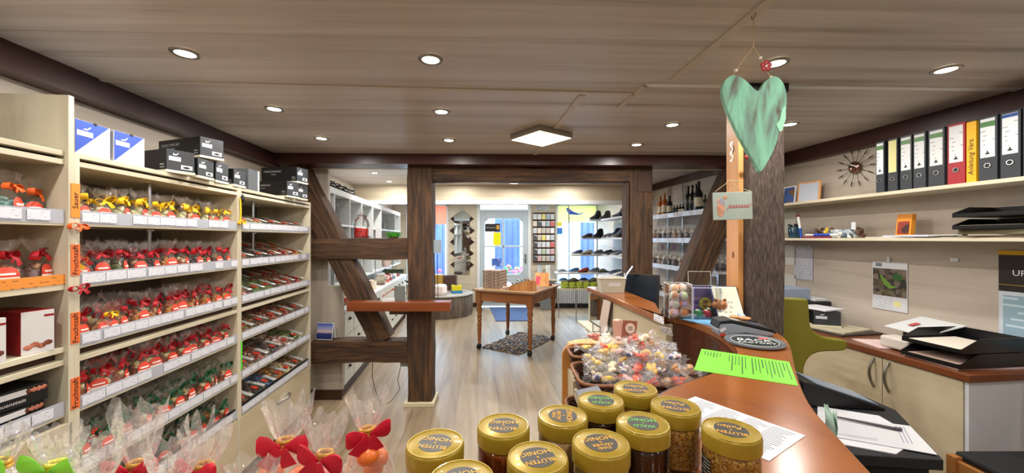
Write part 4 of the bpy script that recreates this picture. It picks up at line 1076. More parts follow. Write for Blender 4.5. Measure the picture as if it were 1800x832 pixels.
def basket(cx_, cy_, z, w_, d_, h, label):
    t = thing('wicker_basket', label, 'basket', (cx_,cy_,z), 0.02, 'wicker baskets on the display stand')
    def ring(k, zz, rr=0): 
        pts = []
        for i in range(48):
            a = 2*pi*i/48; c_, s_ = cos(a), sin(a); e = 0.35
            pts.append((math.copysign(abs(c_)**e, c_)*w_/2*k, math.copysign(abs(s_)**e, s_)*d_/2*k, zz))
        return pts
    s = MB(); rows = int(h/0.009)
    for j in range(rows):
        k = 0.86+0.12*j/rows; off = 0.0025
        s.tube([(p[0]*(1+off*(1 if (i+j)%2 else -1)/w_*4), p[1]*(1+off*(1 if (i+j)%2 else -1)/d_*4), p[2]) for i, p in enumerate(ring(k, 0.006+j*0.009))], 0.0052, 5, closed=True)
    s.bx(-w_*.42,w_*.42,-d_*.42,d_*.42,0,0.006)
    s.build('weave', M_wick, t, smooth=True)
    s = MB(); s.tube(ring(1.0,h), 0.0065, 7, closed=True); s.build('rim', M_wick2, t, smooth=True)
    return t
basket(0.455,1.49,0.8755,0.42,0.27,0.10,'dark wicker basket heaped with wrapped sweets beside the counter')
basket(0.44,1.475,0.7155,0.44,0.28,0.12,'dark wicker basket standing under the sweets basket')
basket(0.455,1.70,0.895,0.40,0.16,0.10,'dark wicker basket at the rear of the display stand')
s = MB(); s.bx(0.26,0.65,1.62,1.78,0.716,0.894); tag(s.build('wooden_riser', M_front), 'wooden riser block under the rear wicker basket', 'riser')
s = MB(); s.bx(0.26,0.65,1.36,1.60,0.8390,0.872); tag(s.build('wooden_tray', M_front), 'thin wooden board between the two front wicker baskets', 'board')
M_sw = [mat('white_sweet','efe2bc',0.5), mat('orange_red_sweet','d4502a',0.45,var=.2), mat('yellow_sweet','ecbf4e',0.5,var=.2), mat('pink_sweet','c89a94',0.5,var=.2), mat('brown_toffee','c08a50',0.5,var=.25), speckle('striped_sweets',['c83a2a','e8e0d8','3a3f6a','d8a070'],70,.4)]
SWN = ['white','orange-red','yellow','pink','caramel brown','multicoloured']
_SW = {}
def sweet(loc, rot, k, sc, label):
    if k in _SW: t = dup(_SW[k]); t['label'] = label
    else:
        t = thing('wrapped_sweet', label, 'wrapped sweet', group='wrapped sweets heaped in the basket')
        rnd = random.Random(k+70); s = MB()
        for i in range(6): s.ball((rnd.uniform(-.018,.018),rnd.uniform(-.014,.014),rnd.uniform(-.006,.012)),.013,1,(1.2,.8,.8),Matrix.Rotation(rnd.uniform(0,3),3,'Z'))
        s.build('sweet', M_sw[k], t, smooth=True)
        w_ = MB(); prof = [(.034,-.060),(.026,-.048),(.008,-.034),(.020,-.024),(.027,-.008),(.027,.010),(.019,.026),(.008,.036),(.024,.050),(.034,.064)]
        w_.lathe(prof, 22, Matrix.Rotation(pi/2,4,'Y'), .6, 1, cap=False, fn=lambda a, j: 1+.25*sin(8*a+j)*(1 if j in (0,1,8,9) else .2)+.15*noise.noise(Vector((cos(a)*3,sin(a)*3,j+k*5))))
        w_.build('wrapper', M_filmsw, t, smooth=70)
        _SW[k] = t
    t.location = loc; t.rotation_euler = rot; t.scale = (sc,)*3
M_filmsw = film_mat('candy_cellophane', white=0.10, gloss=0.10, rough=.12, bscale=45)
rs = random.Random(5); cnt = 0
heap = []
for zi, (z, nx, ny, xa, xb, ya, yb) in enumerate(((0.972,6,3,.29,.62,1.40,1.60),(1.012,6,2,.30,.62,1.43,1.58),(1.015,5,1,.30,.62,1.68,1.72),(1.052,5,2,.34,.60,1.47,1.60),(1.06,5,1,.34,.64,1.69,1.70),(1.088,3,1,.42,.56,1.55,1.58),(.985,6,1,.40,.66,1.365,1.375),(1.02,5,1,.44,.66,1.40,1.41),(1.06,4,1,.46,.64,1.45,1.46))):
    for i in range(nx):
        for j in range(ny):
            x = xa+(xb-xa)*(i+.5)/nx+rs.uniform(-.015,.015); y = ya+(yb-ya)*((j+.5)/ny)+rs.uniform(-.012,.012)
            k = (rs.choice((0,2)) if x < .42 and rs.random() < .7 else 4 if x > .56 and rs.random() < .6 else rs.choice((0,1,1,2,3,5,5)))
            heap.append((x,y,z+rs.uniform(-.008,.008),k,zi))
heap.sort(key=lambda h: (h[4], h[0]))
ct = {}
for (x,y,z,k,zi) in heap:
    ly_ = ('bottom','second','rear lower','third','rear upper','top','front rim','front upper','front top')[zi]; key = (zi,k); ct[key] = ct.get(key,0)+1
    sweet((x,y,z),(rs.uniform(-.4,.4),rs.uniform(-.5,.5),rs.uniform(0,3.1)),k,rs.uniform(.8,1.0),
          'clear-wrapped %s sweet, %s of its kind from left, %s layer of basket' % (SWN[k], nth(ct[key]-1), ly_))
t = thing('promotion_card', 'small brown and pink promotion card sticking out of the heap of sweets', 'sign', (0.485,1.64,1.06), 0.0)
M_pk = mat('brown_pink_card','9a5a48',0.5)
s = MB(); s.box((0.02,0,0.05),(0.065,0.003,0.075),rz=.15,ry=.1); s.build('card', M_pk, t)
s = MB(); s.lathe([(.022,0),(.022,.001)],20,FR((0.022,-.004,.056),(1,0.15,0),(0,0,1))); s.build('round_print', mat('cream_print','e0c9b4',.6), t)
s = MB(); s.box((-.028,.004,.05),(0.028,0.03,0.085),rz=.5,ry=-.15); s.build('box_side', mat('pink_card','d0a08c',.5), t, bevel=.003)
s = MB(); text_mb(s,'Gute',0.010,FR((.022,-.0056,.061),(1,.15,0),(0,0,1))); text_mb(s,'Wahl',0.010,FR((.022,-.0056,.051),(1,.15,0),(0,0,1))); s.build('lettering', M_ink, t)
s = MB(); s.box((0.27,1.30,0.965),(0.10,0.003,0.06),rz=.5,rx=-1.0); o = s.build('price_board', mat('dark_slate','5b6068',.35)); tag(o,'small dark price board leaning on the front of the sweets basket','sign')

# ------------------------------------------------------------------ things on the counter
def paper(name, pts, z, m, label, cat='paper', th=0.0008, lines=None, mlines=None):
    cx_ = sum(p[0] for p in pts)/len(pts); cy_ = sum(p[1] for p in pts)/len(pts)
    s = MB(); s.prism([(p[0]-cx_,p[1]-cy_) for p in pts], 0, th); o = s.build(name, m, loc=(cx_,cy_,z)); tag(o,label,cat)
    if lines:
        q = MB(); d = Vector((pts[1][0]-pts[0][0],pts[1][1]-pts[0][1])); e = Vector((pts[3][0]-pts[0][0],pts[3][1]-pts[0][1]))
        for (u0,v0,u1,v1,wd) in lines:
            a = Vector(pts[0])+d*u0+e*v0; b = Vector(pts[0])+d*u1+e*v1
            t_ = (b-a).normalized(); n_ = Vector((-t_.y,t_.x))*wd/2
            q.prism([(a.x-n_.x-cx_,a.y-n_.y-cy_),(b.x-n_.x-cx_,b.y-n_.y-cy_),(b.x+n_.x-cx_,b.y+n_.y-cy_),(a.x+n_.x-cx_,a.y+n_.y-cy_)], th, th+0.0003)
        q.build('printed_lines', mlines or M_ink, o)
    return o
gp = [GP(1233,614),GP(1387,637),GP(1403,679),GP(1220,651)]
rl = random.Random(3); LN = []
for i in range(26):
    u = .06+.9*i/25
    if i in (6,7,14): continue
    L_ = rl.uniform(.12,.3) if i < 7 else rl.uniform(.3,.75)
    LN.append((u,.10,u,.10+L_,.0022 if i % 3 else .003))
paper('price_list', gp, TZ+.0003, mat('bright_green_paper','6cc828',.6), 'bright green printed sheet lying lengthwise on the counter', lines=LN, mlines=mat('dark_green_print','25481a',.6))
wp = [GP(1222,698),GP(1416,767),GP(1352,812)]; wp.append((wp[0][0]+wp[2][0]-wp[1][0], wp[0][1]+wp[2][1]-wp[1][1]))
LN = [(u,v,u+rl.uniform(.12,.2),v,.0017) for v in [0.08+.05*k for k in range(17)] for u in (.08,.32,.56,.76)]
paper('leaflet', wp, TZ+.0003, M_paper, 'white printed leaflet on the counter, half under the right pollen jar', lines=LN, mlines=mat('grey_print','4c4c54',.7))
# round coin dish
X, Y = GP(1323,603); t = thing('coin_dish', 'round clear coin dish with dark print and white lettering on the counter', 'coin dish', (X,Y-.01,TZ+.0003), -0.3); t.scale = (.92,.92,1)
s = MB(); s.lathe([(.098,0),(.106,.004),(.108,.010),(.104,.013),(.094,.009),(.002,.008)], 48); s.build('dish', mat('clear_acrylic_dish','6a7078',.12,coat=.5), t, smooth=True)
s = MB(); s.lathe([(.088,.0092),(.088,.0096)], 48); s.build('printed_disc', mat('dark_disc','26302e',.25), t)
s = MB(); s.tube([(.084*cos(2*pi*i/48),.084*sin(2*pi*i/48),.0098) for i in range(48)],.0012,5,closed=True); s.build('ring_print', M_white, t)
s = MB(); text_mb(s,'BACK',0.050,FR((0.0,0.012,.0100),(1,0,0),(0,1,0)),shear=.2); text_mb(s,'FACTORY',0.030,FR((0.0,-0.030,.0100),(1,0,0),(0,1,0)),shear=.2); s.build('lettering', M_white, t)
s = MB(); s.ball((.045,.052,.0098),.017,2,(1.2,.8,.05)); s.build('red_emblem', mat('red_emblem','c05040',.4), t)
# card terminal
t = thing('card_terminal', 'grey and black card payment terminal lying on the counter', 'card terminal', (0.935,1.555,TZ), -0.12)
s = MB(); s.prism([(-.098,.0),(-.104,.02),(-.096,.048),(-.05,.052),(.10,.020),(.108,.008),(.08,.004),(.0,.014),(-.06,.008),(-.075,.0)], -.04, .04, FR((0,0,0),(1,0,0),(0,0,1)))
s.build('terminal_body', mat('grey_terminal','8d929c',.4), t, bevel=.004)
s = MB(); s.prism([(-.106,.030),(-.098,.050),(-.05,.054),(.10,.022),(.110,.014),(.112,.022),(.098,.032),(-.055,.066),(-.098,.060)], -.042,.042, FR((0,0,0),(1,0,0),(0,0,1))); s.build('terminal_cover', mat('black_terminal','131417',.55), t, bevel=.003)
s = MB(); s.box((-.02,0,.0585),(.06,.06,.0015),ry=.205); s.build('display', mat('terminal_display','48524e',.15), t)
s = MB()
for i in range(4):
    for j in range(3): s.box((.035+.015*i,-.02+.02*j,.0475-.0031*i),(.010,.014,.003),ry=.205)
s.build('keypad', mat('terminal_keys','5c5e66',.4), t)
s = MB(); s.box((-.088,-.043,.026),(.024,.002,.012),ry=-.6); s.build('service_sticker', M_paper, t)
s = MB(); s.box((-.088,-.042,.006),(.02,.003,.01)); s.build('red_tab', mat('red_tab','b8402c',.4), t)
s = MB(); s.tube([(1.03,1.58,TZ+.006),(1.05,1.62,TZ+.02),(1.035,1.66,TZ+.006),(.98,1.70,TZ+.005),(1.02,1.74,TZ+.005),(1.075,1.68,TZ+.005)],.004,8); tag(s.build('cable', M_black, smooth=True),'black cable curling behind the card terminal','cable')
# wrapped biscuits on the terminal
for i, (x, y) in enumerate(((.975,1.665),(1.00,1.635))):
    t = thing('biscuit', 'small orange-brown wrapped biscuit %s behind the terminal' % ('left' if i == 0 else 'right'), 'biscuit', (x,y,TZ+.042), .5*i)
    s = MB(); s.lathe([(.012,0),(.021,.003),(.022,.009),(.014,.013)],18,fn=lambda a,j:1+.07*sin(8*a)); s.build('biscuit_body', mat('biscuit','c98a56',.6,var=.2,vscale=50), t, smooth=True)
s = MB(); s.bx(.95,1.03,1.615,1.69,TZ+.0005,TZ+.0415); tag(s.build('biscuit_tin', M_black,bevel=.003),'small black tin under the wrapped biscuits','tin')
# brochure
paper('brochure', [GP(1190,560),GP(1262,577),GP(1268,566),GP(1215,553)], TZ+.0003, mat('light_blue_print','6fa8d0',.4,var=.4,vscale=14), 'light blue folded brochure under the acrylic boxes', th=.004)
# acrylic containers
M_acr = glass_mat('acrylic', tint=(.97,.98,.98,1), gloss=.12, maxg=.6)
def acr_box(loc, w_, d_, h, rz, label):
    t = thing('acrylic_box', label, 'clear box', loc, rz, 'clear acrylic boxes on the counter'); e = .0025
    for nm, b in (('wall',(-w_/2,w_/2,-d_/2,-d_/2+e,0,h)),('wall',(-w_/2,w_/2,d_/2-e,d_/2,0,h)),('wall',(-w_/2,-w_/2+e,-d_/2+e,d_/2-e,0,h)),('wall',(w_/2-e,w_/2,-d_/2+e,d_/2-e,0,h)),('base',(-w_/2,w_/2,-d_/2,d_/2,0,e))):
        s = MB(); s.bx(*b); s.build(nm, M_acr, t)
    s = MB(); P = [(-w_/2,-d_/2),(w_/2,-d_/2),(w_/2,d_/2),(-w_/2,d_/2)]
    for i in range(4):
        a, b = P[i], P[(i+1) % 4]; s.cyl((a[0],a[1],h),(b[0],b[1],h),.0013,6); s.cyl((a[0],a[1],0),(a[0],a[1],h),.0013,6)
    s.build('polished_edge', mat('acrylic_edge','dfe6ea',.2), t)
    return t
acr_box((.815,1.875,TZ+.0052),.105,.085,.165,-.1,'clear acrylic box full of pastel bath balls, left one on the counter')
acr_box((.935,1.865,TZ+.0052),.13,.10,.15,-.1,'clear acrylic box with green and red balls, right one on the counter')
bb = ['e8b896','f0d8c8','d8e0b8','e6c4d8','e89058','e6b8b0','dcdccc','b8a0c8','f0e8e0','d89878','c8d8a8']
for i, (dx, dy, dz) in enumerate(((-.026,-.018,.024),(.024,-.015,.024),(0,.018,.026),(-.022,-.014,.066),(.024,-.012,.064),(0,.018,.070),(-.026,-.016,.108),(.022,-.014,.106),(-.012,.014,.142),(.028,.012,.144))):
    s = MB(); s.ball((0,0,0),.0225,3); o = s.build('bath_ball', speckle('bath_ball_%d' % i,[bb[i],bb[(i+3)%11],bb[i],'efe6dc'],45,.7,.1), smooth=True, loc=(.815+dx*.95,1.875+dy,TZ+.0058+dz*.98))
    tag(o, 'pastel %s bath ball in the left acrylic box, %s from the bottom' % (('apricot','cream','lime','pink','orange','rose','grey-white','lilac','ivory','salmon')[i], nth(i)), 'bath ball', 'bath balls in the left acrylic box')
for i, (dx, dy, c_, nm) in enumerate(((-.034,-.02,'2f8a58','green'),(.004,-.026,'b0303a','red'),(.040,.02,'2a6a50','dark green'))):
    s = MB(); s.ball((0,0,0),.021,3); o = s.build('bath_ball', speckle('ball_'+nm.replace(' ','_'),[c_,c_,'e8dcd0',c_],60,.6,.1), smooth=True, loc=(.935+dx,1.865+dy,TZ+.029)); tag(o, '%s speckled ball in the right acrylic box' % nm, 'bath ball', 'balls in the right acrylic box')
t = thing('purple_carton', 'purple carton with a round yellow emblem standing behind the right acrylic box', 'box', (.985,1.955,TZ), -.1)
s = MB(); s.bx(-.055,.055,-.025,.025,0,.14); s.build('carton', mat('purple_card','5a4a94',.5,var=.1), t, bevel=.002)
s = MB(); s.lathe([(.030,0),(.030,.001)],28,FR((-.005,-.0262,.062),(1,0,0),(0,0,1))); s.build('yellow_emblem', mat('yellow_emblem','d8d040',.5), t)
s = MB(); s.bx(-.016,.006,-.0285,-.0265,.045,.08); s.build('figure_print', mat('brown_print','8a6a3c',.6), t)
t = thing('sign_holder', 'empty clear acrylic sign holder standing up behind the purple carton', 'sign holder', (1.00,2.03,TZ), -.1)
s = MB(); s.box((0,0,.13),(.115,.003,.17),rx=-.08); s.bx(-.055,.055,-.03,.03,0,.004); s.bx(-.02,.02,-.003,.003,0,.05); s.build('clear_sheet', M_acr, t)
s = MB(); P = [(-.0575,.045),(.0575,.045),(.0575,.215),(-.0575,.215)]
for i in range(4): a, b = P[i], P[(i+1)%4]; s.cyl((a[0],(a[1]-.13)*.08,a[1]),(b[0],(b[1]-.13)*.08,b[1]),.0015,6)
s.build('polished_edge', M_white, t)
t = thing('figurine', 'small figurine with round brown head and shiny black body on the counter', 'figurine', (1.0,1.835,TZ), 0)
s = MB(); s.lathe([(.024,0),(.029,.01),(.030,.028),(.022,.044),(.012,.05)],24); s.build('body', mat('shiny_black','0c0c10',.1,coat=.5), t, smooth=True)
s = MB(); s.ball((0,0,.071),.031,3,(1.08,1,.85)); s.build('head', mat('brown_glaze','a4683c',.3,var=.2,vscale=40), t, smooth=True)
s = MB(); s.ball((-.022,-.004,.096),.008,2); s.ball((.022,-.004,.096),.008,2); s.build('ears', mat('brown_ears','8a5430',.3), t, smooth=True)
s = MB(); s.ball((-.013,-.028,.076),.0035,1); s.ball((.004,-.030,.076),.0035,1); s.build('eyes', M_black, t)
s = MB(); s.lathe([(.008,0),(.010,.01),(.006,.02)],10,Matrix.Translation((.033,.004,.02))); s.build('purple_ribbon', mat('purple_ribbon','5a3a8a',.4), t)
t = thing('desk_calendar', 'cream handwritten pad with blue edge leaning against the timber post', 'notepad', (1.035,1.80,TZ), -.08)
s = MB(); s.box((0.0,0.035,.082),(.115,.006,.165),rx=-.55,rz=0); s.build('pad', mat('cream_pad','e3e2d0',.7), t)
s = MB(); s.box((.0,.0415,.081),(.125,.005,.172),rx=-.55); s.build('blue_backing', mat('navy_card','28356e',.5), t)
s = MB(); s.box((.045,.000,.02),(.04,.012,.05),rx=-.9,ry=.5); s.build('light_blue_flap', mat('light_blue_flap','7ab0dc',.5), t)
s = MB()
for q in range(7): text_mb(s, '30  30' if q % 2 else '30', .012, FR((-.018+.02*(q%3),0.0315+.0085*(q-3)*0+ (0.035-.0315)*0, .05),(1,0,0),(0,.52,.85))) if False else None
Mx = Matrix.Translation((0,.035,.082)) @ Matrix.Rotation(-.55,4,'X') @ FR((0,-.0033,0),(1,0,0),(0,0,1))
for (tx,xx,zz,sz) in (('12',-.02,.05,.016),('B. 10.30',.0,.0,.014),('30   30',-.005,-.025,.016),('30  33',-.01,-.05,.014)): text_mb(s, tx, sz, Mx @ Matrix.Translation((xx,zz,0)))
s.build('handwriting', mat('grey_pencil','7a7a78',.7), t)
# beige box and papers at the far end of the counter, monitor behind
t = thing('storage_box', 'beige plastic storage box with a white label at the far end of the counter', 'box', (.722,2.78,TZ), .02)
s = MB(); s.lathe([(.10,0),(.114,.10),(.120,.102),(.120,.108),(.108,.108),(.098,.006)],4,Matrix.Rotation(pi/4,4,'Z'),1,1); 
o = s.build('box_body', mat('beige_plastic','b8b4a2',.45), t, bevel=.003); o.scale = (1.15,.7,1)
s = MB(); s.box((.012,-.0535,.062),(.085,.001,.022),rx=.085); s.build('label', M_paper, t)
s = MB(); s.bx(-.07,.06,-.045,.045,.02,.075); s.build('contents', M_paper, t)
s = MB(); s.ribbon([(0,0,0),(.01,0,.06),(.035,-.01,.13),(.075,-.02,.19)],.10,(0.25,1,0),.0012); o = s.build('laminated_sheets', mat('shiny_paper','d5d6d8',.2)); o.location = (.805,2.80,TZ+.001); tag(o,'shiny bent laminated sheets standing beside the beige box','paper')
t = thing('monitor', 'black flat monitor behind the counter, seen at an angle', 'monitor', (.95,2.80,.80), -.62)
s = MB(); s.box((0,0,.30),(.25,.022,.28),rx=-.15); s.build('screen_frame', M_black, t, bevel=.004)
s = MB(); s.box((0,-.0122,.3005),(.222,.002,.250),rx=-.15); s.build('screen', mat('dark_screen','1c2630',.12), t)
s = MB(); s.box((-.128,0,.30),(.006,.026,.28),rx=-.15); s.build('white_edge', M_white, t)
s = MB(); s.cyl((0,.02,0),(0,.02,.2),.02,12); s.lathe([(.10,0),(.09,.012),(.02,.015)],24); s.build('stand', M_black, t, smooth=True)
# price cards on the counter edge
def wcard(name, loc, w_, h_, rz, rx, label, m=None):
    s = MB(); s.box((0,0,0),(w_,.0012,h_),rx=rx); o = s.build(name, m or M_card2, loc=loc, rz=rz); tag(o,label,'price card'); return o
M_card2 = lines_mat('shelf_price_card','dfe0e4','55555f',axis=2,pitch=0.012,frac=0.3,dens=0.5,wscale=60,wax=0)
wcard('price_card',(.733,1.905,TZ-.01),.105,.035,-1.47,0,'white price card on the counter edge where the straight wing ends')
wcard('price_card',(.752,1.86,TZ-.06),.06,.045,-.9,.5,'small folded white card hanging just below the counter edge')
wcard('price_card',(.752,1.845,.985),.085,.034,-.55,0,'upper white price strip on the dark curved counter front')
wcard('price_card',(.742,1.845,.930),.085,.034,-.55,0,'lower white price strip on the dark curved counter front')
t = thing('leaflet_holder', 'dark wire leaflet holder with a tall card on the small counter ledge', 'leaflet holder', (.632,2.64,.8435), -1.35)
s = MB(); s.box((0,0.01,.12),(.11,.004,.22),rx=-.18); s.build('card', mat('pinkish_card','b9a79a',.6), t)
s = MB()
for x in (-.06,.06): s.cyl((x,0,0),(x,.05,.25),.003,6); s.cyl((x,0,0),(x,-.05,.0),.003,6); s.cyl((x,-.05,0),(x,-.05,.06),.003,6)
s.cyl((-.06,-.05,.06),(.06,-.05,.06),.003,6); s.cyl((-.06,.05,.25),(.06,.05,.25),.003,6); s.cyl((-.06,-.05,0),(.06,-.05,0),.003,6)
s.build('wire_frame', mat('dark_wire','3a3c40',.4,metal=.6), t)

# ------------------------------------------------------------------ inner desk, till and papers, right of the counter
t = thing('service_desk', 'black low desk top inside the counter, carrying papers and the till screen', 'desk', (0,0,0))
s = MB(); s.prism([(.78,1.275),(1.365,1.205),(1.57,1.56),(1.56,1.79),(1.17,1.79),(1.155,1.70),(.99,1.46)], .765, .80); s.build('desk_top', M_blk_s, t, bevel=.003)
s = MB(); s.prism([(.86,1.31),(1.34,1.225),(1.49,1.52),(1.48,1.62),(1.20,1.62),(1.14,1.58),(1.0,1.42)], .05, .765); s.build('cupboard', M_blk_s, t)
def DP(px, py, z=.80): return GP(px, py, z)
paper('paper_sheet', [DP(1437,716),DP(1545,733),DP(1578,752),DP(1437,772)], .8003, M_paper, 'white sheets on the black desk, under the pen', th=.004)
paper('paper_sheet', [DP(1441,731),DP(1600,752),DP(1648,803),DP(1440,766)], .8045, mat('off_white_form','c8c9cc',.7), 'large printed form on top of the papers on the black desk', th=.0015,
      lines=[(.05,v,.6,v,.002) for v in (.86,.92)]+[(u,.1,u+.02,.85,.002) for u in (.84,.88,.92)], mlines=mat('blue_grey_print','6a6f8c',.7))
paper('paper_sheet', [DP(1440,764),DP(1600,783),DP(1575,800),DP(1442,776)], .8003, M_paper, 'white sheet at the near edge of the black desk', th=.003)
a = DP(1460,737); b = DP(1572,760)
s = MB(); s.tube([(a[0],a[1],.813),(b[0],b[1],.813)],[.003,.0055],10); s.tube([(b[0],b[1],.813),(b[0]+.02,b[1]-.006,.813)],.006,10); tag(s.build('ballpoint_pen', mat('grey_pen','4c4048',.35), smooth=True),'dark ballpoint pen lying across the papers on the black desk','pen')
t = thing('till_screen', 'flat black till touchscreen lying tilted beside the counter with a painted bluish screen reflection', 'screen', (1.375,1.655,.8005), -.13)
s = MB(); s.prism([(-.155,.0),(.155,.0),(.155,.010),(-.12,.098),(-.155,.105)], -.09,.09, FR((0,0,0),(1,0,0),(0,0,1))); s.build('housing', M_black, t, bevel=.006)
s = MB(); s.box((.022,.0,.0555),(.245,.150,.003),ry=.31); s.build('screen', mat('painted_screen_reflection','8395ab',.2), t)  # pale blue colour stands for the ceiling mirrored in the screen
t = thing('envelope', 'white papers standing up behind the counter edge beside the olive chair', 'paper', (1.235,1.765,.8005), .05)
s = MB(); s.box((0,0,.075),(.13,.004,.15),rx=-.25); s.build('sheet', mat('white_envelope','d6d8de',.6), t)
s = MB(); s.box((.01,-.012,.06),(.13,.002,.12),rx=-.25); s.build('front_sheet', mat('white_envelope_b','c6cad6',.6), t)
# mint green cloth at the counter edge
s = MB(); rr = random.Random(9)
n = 10; vs = []
for i in range(n+1):
    for j in range(7):
        z = TZ-.01-.10*i/n; u = j/6
        vs.append((.722+.03*u+.008*sin(5*u+i*.5), .86+.05*u, z+.01*sin(9*u)))
vs2 = [(p[0]+.004,p[1]-.002,p[2]) for p in vs]
f = [(i*7+j,i*7+j+1,(i+1)*7+j+1,(i+1)*7+j) for i in range(n) for j in range(6)]
s.add(vs,f); s.add(vs2,[x[::-1] for x in f]); tag(s.build('cloth', mat('mint_cloth','b9d8c8',.8,var=.1), smooth=True),'mint green cloth hanging at the right edge of the counter','cloth')
# wooden chair with dark cushion
t = thing('wooden_chair', 'wooden chair with a black seat cushion, bottom right corner', 'chair', (2.16,1.50,0), 0.0)
M_chw = wood('beech_chair',[(0.3,'7a4c22'),(0.5,'96602e'),(0.8,'a8743c')],scale=(7,7,.8),rough=.4)
for x, y, h in ((-.21,.18,.545),(.21,.18,.545),(-.21,-.22,.545),(.21,-.22,.545)):
    s = MB(); s.bx(x-.018,x+.018,y-.018,y+.018,0,h); s.build('leg', M_chw, t, bevel=.003)
s = MB(); s.bx(-.21,.21,.17,.19,.47,.53); s.bx(-.21,.21,-.23,-.21,.47,.53); s.bx(-.22,-.20,-.22,.18,.47,.53); s.bx(.20,.22,-.22,.18,.47,.53); s.build('seat_frame', M_chw, t, bevel=.002)
s = MB(); s.bx(-.195,.235,-.235,.195,.53,.56); s.build('seat', M_blk_s, t, bevel=.012)
s = MB(); s.tube([(.225,.19,.45),(.235,.2,.75),(.26,.2,1.0)],.022,10); s.build('back_post', M_chw, t, smooth=True)
s = MB(); s.tube([(.225,-.22,.45),(.235,-.23,.75),(.26,-.23,1.0)],.022,10); s.build('back_post', M_chw, t, smooth=True)
s = MB(); s.bx(.235,.255,-.22,.19,.82,.95); s.build('backrest', M_chw, t, bevel=.004)
# ------------------------------------------------------------------ the table on castors
TA = -0.455
t = thing('display_table', 'pine table with turned legs on black castors in the middle of the front room', 'table', (.083, 5.41, 0), TA)
s = MB(); s.bx(-.45,.45,-.50,.50,.795,.82); s.build('table_top', wood('worn_table_top',[(0.3,'8a6848'),(0.5,'a88868'),(0.8,'bca080')],scale=(1,7,7),rough=.25), t, bevel=.004)
s = MB(); s.bx(-.40,.40,-.455,-.435,.66,.795); s.bx(-.40,.40,.435,.455,.66,.795); s.bx(-.40,-.38,-.435,.435,.66,.795); s.bx(.38,.40,-.435,.435,.66,.795); s.build('apron', M_table, t)
for x, y in ((-.375,-.43),(.375,-.43),(-.375,.43),(.375,.43)):
    s = MB(); s.bx(x-.04,x+.04,y-.04,y+.04,.63,.79)
    s.lathe([(.030,.085),(.020,.095),(.024,.14),(.032,.34),(.024,.38),(.034,.40),(.026,.42),(.036,.45),(.026,.48),(.040,.53),(.028,.58),(.040,.61),(.038,.632)], 18, Matrix.Translation((x,y,0)))
    lg = s.build('leg', M_tablev, t, smooth=35)
    s = MB(); s.cyl((x-.018,y-.012,.04),(x+.018,y-.012,.04),.038,18); s.cyl((x,y,.06),(x,y,.088),.012,8); s.build('castor', M_black, lg, smooth=35)
def TP(lx, ly, z=.8202): return (.083+lx*cos(TA)-ly*sin(TA), 5.41+lx*sin(TA)+ly*cos(TA), z)
M_wrap = lines_mat('printed_parcel','8f7a6c','e0d4c4',axis=2,pitch=.022,frac=.35,dens=.5,wscale=35,wax=0)
for i in range(6):
    t = thing('flat_box', 'flat brown printed box, %s from the bottom of the stack on the table' % nth(i), 'box', TP(-.25,-.22+.0*i,.8205+.041*i), TA+.05+rb.uniform(-.04,.04), 'stack of flat boxes on the table')
    s = MB(); s.bx(-.13,.13,-.12,.12,0,.040); s.build('box_body', M_wrap, t, bevel=.003)
t = thing('wooden_tray', 'slanted pine display tray with small packets on the table corner', 'tray', TP(.20,-.28), TA+.32)
s = MB()
for sy in (-.085,.085): s.prism([(-.17,0),(.17,0),(.17,.13),(.05,.13),(-.17,.045)], sy-.005, sy+.005, FR((0,0,0),(1,0,0),(0,0,1)))
s.bx(-.17,.17,-.085,.085,0,.008); s.bx(-.175,-.165,-.085,.085,0,.045); s.bx(.165,.175,-.085,.085,0,.13); s.build('tray_box', M_pine, t)
M_pkt = speckle('patterned_packets',['3a3a34','d8cfae','7a6a3a','a8a89a','2a3430'],60,.5,0)
for i in range(6):
    s = MB(); s.box((-.12+.042*i,.0,.078+.013*i),(.012,.14,.085),ry=-.7); s.build('packet', M_pkt, t)
t = thing('pink_pamphlet', 'pine display lid with a pink pamphlet leaning at the back of the table tray', 'display board', TP(.36,.02), TA+.25)
s = MB(); s.box((0,0,.115),(.19,.012,.20),rx=-.5,rz=.1); s.build('board', M_pine, t)
s = MB(); s.box((-.03,-.014,.10),(.12,.008,.12),rx=-.5,rz=.1,ry=.25); s.build('pamphlet', mat('pink_paper','e0506a',.5,var=.2,vscale=20), t)
for i, (lx, ly) in enumerate(((-.02,-.30),(.03,-.16),(-.03,-.02),(.06,-.36))):
    s = MB(); s.ball((0,0,.02),.055,2,(1.2,.8,.5)); s.bx(-.06,.06,-.035,.035,0,.012); o = s.build('small_parcel', speckle('parcel_%d' % i,['b59a80','e0d6c8','7a5a44','c8b49c'],30,.6,.2), smooth=35, loc=TP(lx,ly), rz=i); tag(o,'small wrapped parcel between the stacked boxes and the tray, %s from the left' % nth(i),'parcel','small parcels on the table')
s = MB(); s.bx(-.05,.05,-.035,.035,0,.035); o = s.build('red_box', mat('dark_red_box','7a3a34',.5), loc=TP(.34,.30), rz=TA, bevel=.003); tag(o,'small dark red box at the far right corner of the table','box')
